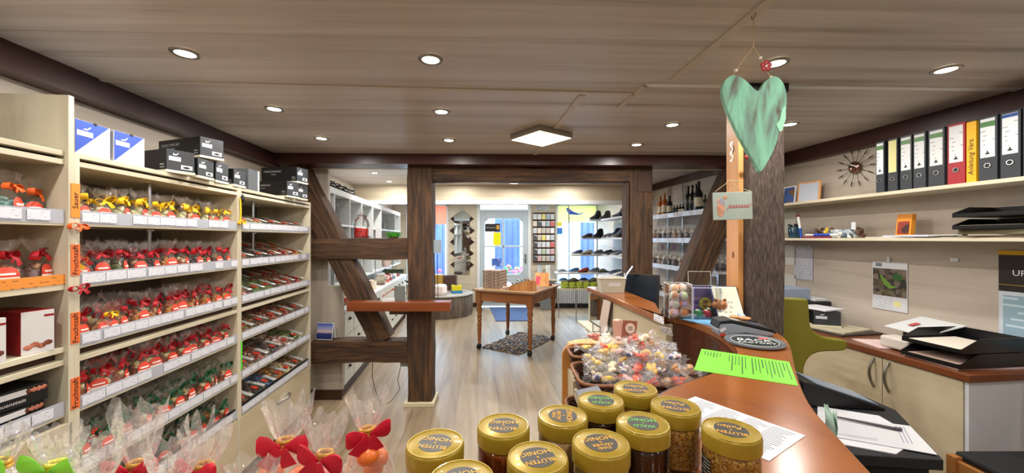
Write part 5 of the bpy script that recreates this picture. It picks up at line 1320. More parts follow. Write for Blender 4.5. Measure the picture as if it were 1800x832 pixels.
# mats on the floor
s = MB(); s.prism([(-.48,8.25),(.38,8.25),(.36,6.95),(-.29,6.90)], .001, .012); tag(s.build('door_mat', mat('blue_mat','43587e',.95,var=.15,vscale=60,bump=.4,bscale=200)),'blue-grey door mat lying before the shop door','mat')
t = thing('rag_rug', 'braided rag rug of blue, brown and cream strands under the pine table', 'rug', (.11,5.5,0.001), R(57))
s = MB(); n = 15
M_rug = speckle('rag_strands',['6a5644','8a7a66','34405c','b0a490','4a3a30','7c8498'],34,.95,.5)
for i in range(n):
    y = -.29+.58*i/(n-1); s.tube([(-.50+1.0*k/24, y+.012*sin(k*1.6+i*2.1), .012) for k in range(25)], [.021+.004*sin(k*2.2+i) for k in range(25)], 6)
s.v = [Vector((v.x,v.y,max(0.0005,v.z*.55))) for v in s.v]
s.build('braid', M_rug, t, smooth=True)
# ------------------------------------------------------------------ objects by the left shop window
t = thing('stump_bench', 'low round bench with grey bark-like side below the left shop window', 'bench', (-1.36,7.62,0))
s = MB(); s.lathe([(.56,0),(.57,.05),(.575,.36),(.56,.40)],48,fn=lambda a,j:1+.012*noise.noise(Vector((cos(a)*9,sin(a)*9,j*.5)))); s.build('drum', wood('grey_bark',[(0.3,'3a302a'),(0.5,'62564c'),(0.8,'857768')],scale=(22,22,2),rough=.9,bump=.8), t, smooth=40)
s = MB(); s.lathe([(.58,.40),(.585,.42),(.56,.43)],48); s.build('top_slab', wood('grey_slab',[(0.3,'7a756c'),(0.5,'979389'),(0.8,'aeaba2')],scale=(3,6,6),rough=.6), t, smooth=40)
t = thing('display_carton', 'yellow display carton on the round bench under the mirror', 'box', (-1.10,7.55,.4305), .3)
s = MB(); s.bx(-.09,.09,-.09,.09,.05,.15); s.build('carton', mat('yellow_card','e2cf1e',.5), t, bevel=.004)
s = MB(); s.bx(-.05,.05,-.05,.05,.15,.153); s.build('opening', M_blk_s, t)
s = MB(); s.bx(-.10,.10,-.12,.10,0,.049); s.build('blue_base', mat('blue_card','2f7cb0',.5), t)
s = MB(); s.lathe([(.09,0),(.13,.06),(.13,.17),(.11,.20)],6); o = s.build('paper_bag', mat('white_bag','efe0da',.6), loc=(-1.36,7.22,.4305)); tag(o,'pinkish white faceted paper bag on the round bench','bag')
s = MB(); s.bx(-1.62,-1.42,7.78,7.98,.431,.76); tag(s.build('cardboard_panel', mat('ochre_card','b08a3c',.6,var=.1)),'ochre cardboard box standing on the round bench under the window','box')
s = MB(); s.bx(-1.40,-1.16,7.86,8.05,.431,.74); tag(s.build('dark_carton', mat('dark_brown_card','4a322c',.6)),'dark brown carton standing on the round bench under the window','box')
# banners in the shop windows
def banner_mat(name, c):
    m = bpy.data.materials.new(name); m.use_nodes = True; nt = m.node_tree; nt.nodes.clear()
    o = nt.nodes.new('ShaderNodeOutputMaterial'); d = nt.nodes.new('ShaderNodeBsdfDiffuse'); tl = nt.nodes.new('ShaderNodeBsdfTranslucent'); mx = nt.nodes.new('ShaderNodeMixShader')
    d.inputs[0].default_value = C(c); tl.inputs[0].default_value = C(c); mx.inputs[0].default_value = .6
    nt.links.new(d.outputs[0], mx.inputs[1]); nt.links.new(tl.outputs[0], mx.inputs[2]); nt.links.new(mx.outputs[0], o.inputs['Surface']); return m
M_ban_o = banner_mat('orange_banner','f6b49c'); M_ban_y = banner_mat('yellow_banner','f4f4b4')
s = MB(); s.bx(-2.3,-1.42,8.385,8.389,1.82,2.26); tag(s.build('window_banner', M_ban_o),'orange translucent banner at the top of the left shop window','banner')
t = thing('window_banner', 'yellow translucent banner with a blue swoosh shape at the top of the right shop window', 'banner', (0,8.385,0))
s = MB(); s.bx(.99,1.90,0,.004,1.86,2.26); s.build('sheet', M_ban_y, t)
s = MB(); s.prism([(1.19,2.17),(1.24,2.18),(1.34,2.10),(1.47,2.055),(1.52,2.06),(1.55,2.09),(1.56,2.075),(1.53,2.04),(1.45,2.025),(1.27,2.035),(1.23,2.03),(1.235,2.05)],0,.003,FR((0,-.001,0),(1,0,0),(0,0,1))); s.build('blue_emblem', mat('blue_emblem','2d55d0',.5), t)
s = MB(); text_mb(s,'Finn Comfort',.065,FR((1.37,-.003,1.955),(-1,0,0),(0,0,1)),th=.002); s.build('mirrored_lettering', mat('dark_blue_letters','30405c',.5), t)
s = MB(); s.bx(.99,1.10,8.37,8.376,1.78,1.86); tag(s.build('window_sticker', mat('yellow_sticker','e0d030',.5)),'small yellow sticker below the yellow banner','sticker')
s = MB(); s.bx(.99,1.11,8.37,8.376,1.60,1.74); tag(s.build('window_sticker', mat('blue_sticker','3c78c8',.5)),'small blue sticker below the yellow one on the right window','sticker')
# posters on the door glass
t = thing('door_sign', 'dark sign with a yellow shield on the upper left door pane', 'sign', (-.43,8.405,1.745))
s = MB(); s.bx(-.165,.165,0,.004,-.09,.09); s.build('board', mat('dark_sign','1c1512',.4), t)
s = MB(); s.prism([(.085,.045),(.115,.06),(.15,.045),(.15,-.02),(.118,-.055),(.085,-.02)],0,.003,FR((0,-.001,0),(1,0,0),(0,0,1))); s.build('shield', mat('gold_shield','c8942a',.4), t)
s = MB(); text_mb(s,'UPS Access Point',.03,FR((-.04,-.002,0),(1,0,0),(0,0,1)),th=.002); s.build('lettering', M_white, t)
s = MB(); s.bx(-.415,-.245,8.405,8.409,1.355,1.645); tag(s.build('poster', mat('yellow_poster','e6e000',.5)),'plain yellow poster on the upper left door pane under the dark sign','poster')
s = MB(); s.bx(-.45,-.23,8.405,8.409,.88,1.07); tag(s.build('poster', speckle('blue_poster_print',['3c5aa8','6a88c8','c8d4ec','4468b8'],14,.5,0)),'blue picture poster on the lower left door pane','poster')
# stepped mirror of rotated squares
t = thing('zigzag_mirror', 'tall mirror with zigzag edges made of rotated squares, left of the door', 'mirror', (-1.10,8.395,1.38))
M_mir = mat('mirror','dfe2e2',.03,metal=1); M_dk = mat('dark_mirror_edge','4a3a38',.15,metal=.6)
s = MB()
for z, q in ((.56,.25),(.30,.27),(.05,.26),(-.2,.25),(-.45,.25)):
    s.prism([(-q*1.05,z),(0,z+q*.8),(q*1.05,z),(0,z-q*.8)],0,.006,FR((0,0,0),(1,0,0),(0,0,1)))
s.build('diamond_edge', M_dk, t)
s = MB(); s.bx(-.17,.17,-.012,-.006,-.66,.62); s.build('centre_glass', M_mir, t)
s = MB()
for z, q in ((.60,.20),(.14,.21),(-.30,.20),):
    s.prism([(-q,z),(0,z+q*.8),(q,z),(0,z-q*.8)],0,.003,FR((0,-.012,0),(1,0,0),(0,0,1)))
s.build('diamond_glass', M_mir, t)
# card rack right of the door
t = thing('card_rack', 'dark wall rack with rows of greeting cards, right of the door', 'rack', (.44,8.36,0))
s = MB(); s.bx(0.02,.50,.01,.035,.98,2.08); s.build('back_board', mat('dark_rack','4a3428',.6), t)
for i in range(7):
    s = MB(); s.bx(.01,.50,-.035,.01,1.0+.152*i,1.012+.152*i); s.build('ledge', mat('rack_ledge','5a3c2c',.5), t)
cc = ['c8ccd0','d0c4b4','d8cc70','9ab0bc','d8d8d4','c8a0a4','a4bc9c','b8bcc4','e8e4d8','b0bccc','44464c','c86060','8cc090','b8b0a4','dcdce0','c4c8cc']
CN = {'d8cc70':'yellow','9ab0bc':'blue-grey','c8a0a4':'rose','a4bc9c':'pale green','44464c':'dark grey','c86060':'red','8cc090':'green'}
cms = {}
rc = random.Random(21)
for j in range(7):
    for i in range(5):
        c_ = '44464c' if (i == 0 and j < 4) else cc[rc.randrange(len(cc))]
        if c_ not in cms: cms[c_] = speckle('card_'+c_,[c_,c_,c_,'e8e8e4'],26,.5,0)
        s = MB(); s.box((0,0,.058),(.082,.003,.115),rx=-.12); o = s.build('greeting_card', cms[c_], loc=(.505+.095*i,8.345,1.0125+.152*j)); tag(o,'%s greeting card, %s, %s row from below in the wall rack' % (CN.get(c_,'pale'), ('leftmost','second from left','in the middle','second from right','rightmost')[i], nth(j)),'card','greeting cards in the wall rack')
s = MB(); s.bx(.53,.83,8.392,8.396,2.13,2.29); tag(s.build('notice', lines_mat('notice','cfd2d6','6a6c74',axis=2,pitch=.03,frac=.3,dens=.5,wscale=18,wax=0)),'grey-white printed notice above the card rack','notice')
for i, x in enumerate((.60,.78,.88)):
    s = MB(); s.bx(x-.05,x+.05,8.30,8.33,.62,.93); tag(s.build('magazine', mat('magazine_%d' % i,('b8c0c4','d8dcd8','a8a49c')[i],.5,var=.2)),'tall magazine standing below the card rack, %s from the left' % nth(i),'magazine','magazines below the card rack')
s = MB(); s.bx(.50,.96,8.24,8.385,.59,.62); tag(s.build('magazine_shelf', M_wallx),'small shelf under the magazines beside the door','shelf')
# radiator under the right window
t = thing('radiator', 'white ribbed radiator under the right shop window', 'radiator', (.93,8.24,.10))
s = MB()
for i in range(18): s.bx(.045*i,.045*i+.034,0,.10,0,.44)
s.bx(0,.80,.03,.07,.02,.42); s.build('ribs', mat('radiator_paint','b9bdc2',.4), t, bevel=.004)
s = MB(); s.bx(-.0,.80,.0,.1,-.099,-.0); s.build('feet', M_blk_s, t)
s = MB(); s.bx(.60,.90,8.02,8.24,0,.50); tag(s.build('grey_bin', mat('grey_green_bin','6c7270',.6),bevel=.01),'grey rectangular bin standing on the floor right of the door','bin')
# ------------------------------------------------------------------ shoe shelves and shoes
M_shelfw = mat('shelf_white','c9ccd0',.4)
M_green_box = lines_mat('green_box_print','a9b83c','5a6a2a',axis=2,pitch=.05,frac=.4,dens=.5,wscale=14,wax=0)
def SX(y): return 1.92-.11*(y-4.35)
sr = thing('shoe_shelving', 'open white shoe shelving around the corner of the right shop window', 'shelving', (0,0,0))
ROW = [(1.86,1.42),(1.52,1.27),(1.21,1.09),(.873,.81)]
for z, x0 in ROW:
    s = MB(); s.prism([(x0,7.0),(x0+.03,6.98),(SX(7.0),6.98),(SX(5.72),5.72),(SX(5.72)+.3,5.72),(SX(7.3)+.3,7.32),(x0,7.32)], z-.028, z); s.build('shelf', M_shelfw, sr, bevel=.003)
s = MB(); s.prism([(.86,6.98),(1.63,6.98),(SX(5.72),5.72),(SX(5.72)+.3,5.72),(SX(7.3)+.3,7.34),(.86,7.34)], .56, .59); s.build('bench_top', M_oak, sr)
for x, y in ((1.18,7.02),(1.60,7.25),(.89,7.28)):
    s = MB(); s.cyl((x,y,0),(x,y,.56),.012,8); s.build('leg', M_chrome, sr, smooth=True)
for x, y, z0 in ((1.09,7.30,.59),(1.63,7.30,.59),(1.86,6.1,.59),(1.95,5.75,.59)):
    s = MB(); s.cyl((x,y,z0),(x,y,CB-.02 if y < 7 else 2.28),.011,8); s.build('pole', M_steel, sr, smooth=True)
def shoe_meshes(kind, seed):
    rnd = random.Random(seed); up = MB(); so = MB()
    L_ = .27
    outline = [(0,.030),(.02,.036),(.06,.036),(.10,.034),(.14,.038),(.19,.046),(.23,.042),(.26,.026),(.27,.008)]
    hs = {'sneaker':[.075,.085,.088,.082,.075,.058,.046,.036,.026],'boot':[.17,.175,.175,.165,.10,.065,.052,.042,.03],'clog':[.02,.022,.03,.055,.07,.066,.056,.044,.03]}[kind]
    ring = 9; vs = []; 
    for (x, w_), h in zip(outline, hs):
        for k in range(ring):
            a = pi*k/(ring-1); e = .6
            yy = math.copysign(abs(cos(a))**.75, cos(a))*w_*(1-.25*sin(a)*(1 if kind != 'boot' or x > .12 else .4)); zz = .016+(h-.016)*sin(a)**e
            vs.append((x, yy, zz))
    n = len(outline); fs = [(i*ring+k,(i+1)*ring+k,(i+1)*ring+k+1,i*ring+k+1) for i in range(n-1) for k in range(ring-1)]
    fs.append(list(range(ring))); fs.append([(n-1)*ring+k for k in range(ring)][::-1]); up.add(vs, fs)
    pts = [(x,-w_*1.04) for x, w_ in outline]+[(.276,0)]+[(x,w_*1.04) for x, w_ in outline[::-1]]+[(-.004,0)]
    so.prism(pts, 0, .020)
    return up, so
_SHOE = {}
SC_ = {'black':'1d1e22','navy':'2a3350','grey':'6d7480','white':'c8c8c6','tan':'8a6a50','blue':'4a78a8','red':'b0442c','olive':'6a6c54','beige':'b0a48c'}
def shoe(kind, col, loc, rz, label, group):
    key = (kind, col)
    if key in _SHOE: t = dup(_SHOE[key]); t['label'] = label; t['group'] = group
    else:
        t = thing('shoe', label, 'shoe', group=group)
        up, so = shoe_meshes(kind, 1)
        up.build('upper', mat('leather_'+col, SC_[col], .5, var=.15, vscale=30), t, smooth=True)
        so.build('sole', mat('sole_'+col, 'c9c6be' if col in ('grey','blue','white','navy') else '2a2624', .6), t)
        if kind != 'clog':
            s = MB()
            for q in range(4): s.box((.125+.018*q,0,.098-.016*q if kind == 'boot' else .077-.011*q),(.005,.045,.006))
            s.build('laces', mat('laces_'+col,'d8d8d4' if col != 'black' else '3a3a3c',.7), t)
    # origin at heel; loc is the toe-to-heel centre
        _SHOE[key] = t
    t.location = (loc[0]-.135*cos(rz), loc[1]-.135*sin(rz), loc[2]+.0005); t.rotation_euler = (0,0,rz); return t
RN = ('top','second','third','fourth')
rsn = random.Random(33)
def shoes_row(xs, y, z, kind, cols, row, where):
    for i, x in enumerate(xs):
        c_ = cols[i % len(cols)]; k = kind if isinstance(kind, str) else kind[i % len(kind)]
        shoe(k, c_, (x,y,z), pi+.6+rsn.uniform(-.04,.04), '%s %s, %s from the left on the %s shoe shelf, window side' % (c_, {'sneaker':'shoe','boot':'ankle boot','clog':'sandal'}[k], nth(i), row), 'shoes on the shelves at the window')
shoes_row([1.56,1.74],7.15,1.86,'boot',['black'],'top','')
shoes_row([1.41,1.60,1.79],7.15,1.52,['sneaker','boot','sneaker'],['black','black','grey'],'second','')
shoes_row([1.22,1.41,1.60,1.79],7.15,1.21,'sneaker',['navy','beige','grey','navy'],'third','')
shoes_row([.96,1.15,1.34,1.53,1.72],7.15,.873,['clog','sneaker','sneaker','sneaker','clog'],['grey','blue','red','grey','olive'],'fourth','')
shoes_row([.98,1.17,1.36,1.55],7.13,.706,'clog',['blue','olive','navy','olive'],'lowest','')
for i, x in enumerate((.98,1.11,1.24,1.37,1.50)):
    s = MB(); s.bx(-.058,.058,-.11,.13,0,.115); o = s.build('shoe_box', M_green_box, loc=(x,7.12,.5905)); tag(o,'green patterned shoe box on the bench at the window, %s from the left' % nth(i),'shoe box','green shoe boxes on the window bench')
def wall_row(z, n, kind, cols, row, y0=5.85, y1=6.75):
    for i in range(n):
        y = y1-(y1-y0)*i/(n-1); c_ = cols[i % len(cols)]; k = kind if isinstance(kind, str) else kind[i % len(kind)]
        shoe(k, c_, (SX(y)+.15,y,z), pi+.02+rsn.uniform(-.1,.1), '%s %s, %s from the window on the %s shoe shelf along the wall' % (c_, {'sneaker':'shoe','boot':'ankle boot','clog':'sandal'}[k], nth(i), row), 'shoes on the wall shelves')
wall_row(1.86,3,'boot',['grey','black','beige'],'top',5.9,6.5)
wall_row(1.52,5,'boot',['navy','grey','black','black','grey'],'second')
wall_row(1.21,6,'sneaker',['black','grey','navy','white','tan','red'],'third')
wall_row(.873,7,'sneaker',['navy','navy','white','navy','navy','white','navy'],'fourth')
s = MB(); s.bx(-.1,.1,-.05,.05,0,.13); o = s.build('shoe_box', mat('mustard_box','c8961e',.5), loc=(SX(5.78)+.13,5.78,1.2105)); tag(o,'mustard yellow box at the near end of the third shoe shelf','shoe box')
# ------------------------------------------------------------------ wine and bag shelving on the right wall
wr = thing('metal_shelving', 'white metal shelving with bottles and small bags on the right wall behind the counter', 'shelving', (0,0,0))
WL = [1.80,1.50,1.175,.83]
for z in WL:
    s = MB(); s.prism([(SX(3.7),3.7),(SX(5.60),5.60),(SX(5.6)+.345,5.60),(SX(3.7)+.345,3.7)], z-.02, z); sh = s.build('shelf', M_shelfw, wr)
    s = MB(); s.prism([(SX(3.7)-.004,3.7),(SX(5.60)-.004,5.60),(SX(5.60),5.60),(SX(3.7),3.7)], z-.045, z+.008); s.build('price_rail', mat('silver_rail','c4cbd4',.3,metal=.3), sh)
    y = 3.72
    while y < 5.5:
        wd = rsn.choice((.07,.09)); s = MB(); s.bx(-.0014,0,-wd/2,wd/2,-.018,.018); c_ = s.build('price_card', M_card, sh); c_.location = (SX(y+wd/2)-.005,y+wd/2,z-.018); c_.rotation_euler = (0,0,.11); y += wd+rsn.choice((.01,.06,.14))
for y in (4.90,5.26,4.2):
    s = MB(); s.bx(-.015,.0,-.015,.015,.5,2.2); o = s.build('rail', M_chrome, wr); o.location = (SX(y)+.345,y,0)
M_bot = mat('dark_bottle','0e1210',.08,coat=.3); M_amb = mat('amber_bottle','a8561c',.1); M_labw = mat('cream_bottle_label','d8ccb4',.6); M_cap = mat('gold_cap','9a7a3a',.35,metal=.5)
def bottle(y, dx, h, r, m, label, lab=M_labw, g='bottles on the top wall shelf'):
    t = thing('bottle', label, 'bottle', (SX(y)+dx,y,1.8005), .1, g)
    s = MB(); s.lathe([(r*.9,0),(r,.01),(r,h*.56),(r*.85,h*.64),(r*.36,h*.74),(r*.34,h*.93),(r*.38,h*.95)],20); s.build('glass_body', m, t, smooth=True)
    s = MB(); s.lathe([(r*.38,h*.90),(r*.38,h),(r*.3,h*1.005)],14); s.build('cap', M_cap if m is M_amb else M_black, t, smooth=True)
    if lab:
        s = MB(); s.lathe([(r*1.01,h*.15),(r*1.015,h*.16),(r*1.015,h*.45),(r*1.01,h*.46)],20,cap=False); s.build('label', lab, t, smooth=True)
bottle(5.06,.13,.27,.036,M_amb,'amber bottle with a cream label, leftmost on the top wall shelf')
bottle(4.93,.12,.29,.038,M_amb,'tall amber bottle, second from the left on the top wall shelf')
bottle(4.77,.10,.24,.035,M_bot,'dark bottle with a white label beside the second chrome rail')
for i, y in enumerate((4.66,4.60,4.53,4.47)):
    bottle(y,.10,.11,.022,M_bot,'miniature bottle in the group of four on the top wall shelf, %s from the left' % nth(i),M_labw if i > 1 else M_bot)
for i, y in enumerate((4.38,4.30,4.22)):
    bottle(y,.11,.305,.034,M_bot,'slim dark bottle without a label, %s of the three tall ones' % ('leftmost','middle','rightmost')[i],None)
bottle(4.13,.08,.32,.042,M_bot,'large dark wine bottle with a cream and red label')
bottle(4.05,.10,.17,.026,M_bot,'small dark bottle at the right end of the bottle row',None)
M_bow['white'] = mat('white_ribbon','cfc8bc',.5)
for lv, z in enumerate(WL[1:]):
    for row in range(2):
        for i in range(13):
            y = 3.80+.128*i+.06*row
            bag((SX(y)+.06+.11*row,y,z+.001), pi+.1+rsn.uniform(-.5,.5), ('dark','dark','brown','dark')[(i+lv) % 4], 'white', rsn.randrange(4), 'pale-tied bag, %s from the right, %s row, %s wall shelf behind counter' % (nth(i), 'front' if row == 0 else 'back', ('second','third','lowest')[lv]), 'small clear bags on the right wall shelving', sticker=False, sc=1.15)
for i, y in enumerate((5.3,5.0)):
    s = MB(); s.box((0,0,.05),(.003,.10,.07)); o = s.build('red_label', mat('dark_red_label','7a2430',.5), loc=(SX(y)+.28,y,1.175+.16)); tag(o,'dark red label standing behind the bags on the third wall shelf, %s' % ('farther' if i == 0 else 'nearer'),'label')
# ------------------------------------------------------------------ white cubby wall on the left of the front room
CA = math.atan(.117)
def KX(y): return -1.303-.117*y
cb = thing('cubby_shelves', 'white cubby shelves with open compartments along the left wall of the front room', 'shelving', (0,0,0))
M_kw = mat('cubby_white','cfd3d2',.45); M_kb = mat('cubby_back','a8a498',.6)
def slab(mb, y0, y1, off0, off1, z0, z1):
    mb.prism([(KX(y0)+off0,y0),(KX(y1)+off0,y1),(KX(y1)+off1,y1),(KX(y0)+off1,y0)], z0, z1)
s = MB(); slab(s,3.61,5.245,-.33,0,1.94,2.0); s.build('top_board', M_kw, cb)
s = MB(); slab(s,5.255,7.4,-.33,0,1.94,2.0); s.build('top_board', M_kw, cb)
for z in (1.65,1.04):
    s = MB(); slab(s,3.61,7.4,-.33,0,z-.02,z); s.build('shelf', M_kw, cb)
s = MB(); slab(s,3.61,7.4,-.345,-.33,.83,1.94); s.build('back_panel', M_kb, cb)
for y in (3.62,3.75,4.23,4.71,5.23,5.27,5.78,6.87,7.39):
    s = MB(); slab(s,y-.009,y+.009,-.33,0,1.04,1.94); s.build('divider', M_kw, cb)
dr = thing('drawer_unit', 'white low drawer unit with dark cup handles under the cubby shelves', 'drawers', (0,0,0))
def slab2(mb, y0, y1, off0, off1, z0, z1):
    f_ = lambda y: -1.165-.1176*y
    mb.prism([(f_(y0)+off0,y0),(f_(y1)+off0,y1),(f_(y1)+off1,y1),(f_(y0)+off1,y0)], z0, z1)
s = MB(); slab2(s,3.61,7.3,-.45,.015,.80,.825); s.build('worktop', M_kw, dr)
s = MB(); slab2(s,3.61,7.3,-.43,-.02,.10,.80); s.build('carcass', M_kw, dr)
s = MB(); slab2(s,3.61,7.3,-.43,-.015,0,.10); s.build('plinth', M_plinth, dr)
M_drw = mat('drawer_white','d2d0c4',.45)
for j in range(3):
    for i in range(12):
        y = 3.62+.305*i; s = MB(); slab2(s,y+.004,y+.297,-.02,0,.105+.232*j,.330+.232*j); d = s.build('drawer', M_drw, dr)
        s = MB(); s.ball((0,0,0),.022,1,(.8,1.3,.7)); k_ = s.build('cup_handle', M_blk_s, d, smooth=True); k_.location = (-1.165-.1176*(y+.15)+.008,y+.15,.25+.232*j)
# goods in the cubbies
M_gl = mat('display_metal','8f8a84',.25,metal=.7)
k = 0
for z, zn in ((1.65,'upper'),(1.04,'lower')):
    for i, y in enumerate((3.98,4.45,4.97,5.5,6.1,6.6)):
        t = thing('eyeglass_stand', 'wire stand with curved frames in the %s row of cubbies, %s from the left' % (zn, nth(i)), 'display stand', (KX(y)-.13,y,z), -.1, 'wire stands in the cubbies')
        s = MB()
        for q in range(3): s.tube([(.04*q-.06+.05*sin(pi*w_/8), -.07+.14*w_/8, .03+.05*q+.09*sin(pi*w_/8)) for w_ in range(9)],.006,6)
        s.build('curved_frames', M_gl, t, smooth=True)
        s = MB(); s.lathe([(.05,0),(.045,.01),(.006,.014),(.006,.20)],12); s.build('stand_foot', M_white, t, smooth=True)
rg = random.Random(8)
gc = ['c84838','e8e0d4','3a3a44','b0906c','d8a0a0','6a7c94','e0d0b0','8a2a2c']
for i in range(16):
    y = 3.70+.22*i; c_ = gc[rg.randrange(8)]
    s = MB(); h = rg.uniform(.06,.15); s.bx(-.04,.04,-.05,.05,0,h); s.ball((0,0,h),.03,1,(1,1,.5)); o = s.build('gift_pack', speckle('pack_%d' % i,[c_,gc[rg.randrange(8)],c_,'e8e4dc'],28,.5,0), loc=(-1.165-.1176*y-.10,y,.8255), rz=rg.uniform(-.3,.3)); tag(o,'small gift pack on the white drawer unit, %s from the timber frame' % nth(i),'gift pack','gift packs on the drawer unit')
for i, y in enumerate((3.75,3.95,4.15,4.35,4.6)):
    t = thing('wire_basket', 'dark wire item on top of the cubby shelves, %s from the left' % nth(i), 'basket', (KX(y)-.15,y,2.0005), .3*i, 'dark items on top of the cubbies')
    s = MB()
    for q in range(3): s.tube([(.07*cos(2*pi*w_/16),.09*sin(2*pi*w_/16),.008+.04*q) for w_ in range(16)],.007,6,closed=True)
    for q in range(8): s.cyl((.07*cos(pi*q/4),.09*sin(pi*q/4),.005),(.07*cos(pi*q/4),.09*sin(pi*q/4),.09),.005,5)
    s.build('wire', M_black, t)
t = thing('window_display', 'pale glass cabinet with a plush figure in the farthest cubby near the window', 'display', (KX(6.35)-.05,6.35,1.05))
s = MB(); s.lathe([(.06,0),(.09,.1),(.07,.28),(.05,.34)],16); s.build('plush_body', mat('pale_plush','d0b8ac',.9,var=.3,vscale=14), t, smooth=True)
# things on and around the timber frame
t = thing('candy_jar', 'tall glass jar half filled with red sweets standing on the upper cross beam', 'jar', (-1.382,3.50,1.508), 0)
s = MB(); s.lathe([(.062,0),(.068,.006),(.068,.13),(.060,.165),(.040,.185),(.036,.192)],28,cap=False); s.lathe([(.001,.001),(.062,.001)],28,cap=False); s.build('glass_body', M_glass, t, smooth=True)
s = MB(); s.lathe([(.058,.004),(.064,.01),(.064,.085),(.05,.092)],24); s.build('red_sweets', speckle('red_candy',['b01818','d02a20','8a0e12','e04030'],70,.3,.6), t, smooth=True)
s = MB(); s.lathe([(.044,.190),(.046,.20),(.03,.214),(.012,.218),(.014,.232),(.004,.236)],20); s.build('glass_lid', M_glass, t, smooth=True)
s = MB(); s.tube([(.068,0,.16),(.085,0,.12),(.085,0,.10)],.002,5); s.box((.085,-.004,.06),(.04,.002,.085)); s.build('price_tag', M_paper, t)
t = thing('grass_pot', 'small tuft of green grass standing on the upper cross beam', 'plant', (-1.09,3.51,1.508))
s = MB(); s.lathe([(.04,0),(.045,.012)],16); s.build('soil', M_plinth, t)
s = MB(); rg2 = random.Random(4)
for i in range(150):
    a = rg2.uniform(0,2*pi); q = rg2.random()**.5*.055; h = rg2.uniform(.025,.05); x, y = q*cos(a)*1.2, q*sin(a)*.8
    s.ribbon([(x,y,.008),(x*1.1,y*1.1,.008+h*.6),(x*1.35+rg2.uniform(-.01,.01),y*1.35,.008+h)],[.004,.004,.001],(sin(a),-cos(a),0))
s.build('grass', mat('fresh_green','3f9a24',.6,var=.3,vscale=60), t)
s = MB(); s.box((-.045,0,0),(.0015,.055,.085)); o = s.build('price_tag', M_paper, loc=(-1.19,3.455,1.550)); o.rotation_euler=(0,0,1.5); tag(o,'white price tag standing on the upper cross beam between jar and grass','price tag')
t = thing('tape_roll', 'white roll of adhesive tape hanging beside the diagonal brace', 'tape roll', (-1.245,3.62,1.115), .25)
s = MB(); s.lathe([(.028,-.035),(.055,-.035),(.055,.035),(.028,.035),(.028,-.035)],28,Matrix.Rotation(pi/2,4,'Y'),cap=False); s.build('roll', mat('ivory_tape','cfcbb8',.4), t, smooth=40)
s = MB(); s.cyl((-.06,0,0),(.06,0,0),.01,8); s.cyl((-.05,0,0),(-.05,.0,.18),.004,6); s.build('hanger', M_white, t)
s = MB(); s.prism([(0,.0),(.04,.028),(.04,.016),(.205,.016),(.205,-.022),(.04,-.022),(.04,-.03)],0,.006,FR((0,0,0),(1,0,0),(0,0,1))); s.box((.1,-.003,.10),(.003,.003,.16)); o = s.build('arrow_sign', mat('dark_green_sign','4c6450',.5), loc=(-1.235,3.62,1.195)); tag(o,'dark green arrow sign pointing left behind the timber frame','sign')
t = thing('packet_display', 'small display box of red and white packets on the ledge board', 'display box', (-1.08,3.335,.9555), .12)
s = MB(); s.bx(-.055,.055,-.03,.03,0,.025); s.bx(-.055,-.05,-.03,.03,0,.07); s.build('tray', M_kw, t)
for i in range(5): s = MB(); s.box((-.035+.018*i,.0,.05+.012*i),(.045,.035,.008),ry=-.5); s.build('packet', mat('red_packet_%d' % i,('c8503a','e0d8c8','c84030','d8d0c0','b83a2c')[i],.5), t)
s = MB(); s.box((0,0,.065),(.095,.006,.13)); o = s.build('grey_divider', mat('grey_panel','6a6e6c',.5), loc=(-.985,3.345,.9555)); tag(o,'grey panel standing on the ledge board against the timber post','panel')
t = thing('desk_calendar', 'small spiral desk calendar with a blue dusk sea picture on the lower cross beam', 'calendar', (-1.70,3.46,.584), -.12)
s = MB(); s.box((0,0,.075),(.155,.003,.15),rx=-.15); s.box((0,.04,.075),(.155,.003,.15),rx=.25); s.build('picture_stand', M_white, t)
def grad_mat(name, stops, axis=2, z0=0, z1=1):
    m, nt, b = _new(name); N, L = nt.nodes.new, nt.links.new
    tc = N('ShaderNodeTexCoord'); sp = N('ShaderNodeSeparateXYZ'); L(tc.outputs['Generated'], sp.inputs[0]); r = N('ShaderNodeValToRGB'); L(sp.outputs[axis], r.inputs['Fac'])
    e = r.color_ramp.elements
    for i, (p, c) in enumerate(stops):
        q = e[i] if i < 2 else e.new(p); q.position = p; q.color = C(c)
    L(r.outputs['Color'], b.inputs['Base Color']); b.inputs['Roughness'].default_value = .4; return m
s = MB(); s.box((0,-.0025,.077),(.148,.002,.138),rx=-.15); s.build('sea_picture', grad_mat('dusk_sea_print',[(0,'1a2050'),(.35,'2c3a7a'),(.45,'c8b0a8'),(.7,'8a94c0'),(1,'2a48a0')]), t)
s = MB()
for i in range(12): s.tube([(-.066+.012*i+.0,.006*cos(2*pi*q/8)+.012,.150+.008*sin(2*pi*q/8)) for q in range(8)],.001,4,closed=True)
s.build('spiral', M_steel, t)
s = MB(); s.box((0,0,0),(.07,.012,.12)); o = s.build('grey_card', mat('grey_blue_card','8c98a0',.5), loc=(-.673,3.44,1.43), rz=.6); tag(o,'grey card fixed to the right side of the timber post','card')
s = MB(); s.box((0,0,0),(.08,.05,.045)); o = s.build('junction_box', mat('grey_plastic','8d9086',.5), loc=(-.98,3.50,.355), bevel=.004); tag(o,'small grey junction box under the lower cross beam','junction box')
s = MB(); s.tube([(-1.28,3.50,.38),(-1.285,3.50,.25),(-1.26,3.50,.12),(-1.20,3.46,.02),(-1.16,3.42,.006)],.003,6); s.tube([(-1.02,3.50,.34),(-1.05,3.50,.2),(-1.03,3.50,.12),(-1.10,3.46,.02),(-1.16,3.42,.008)],.003,6); tag(s.build('cable', M_black, smooth=True),'thin dark cable dangling from the lower cross beam to the floor','cable')
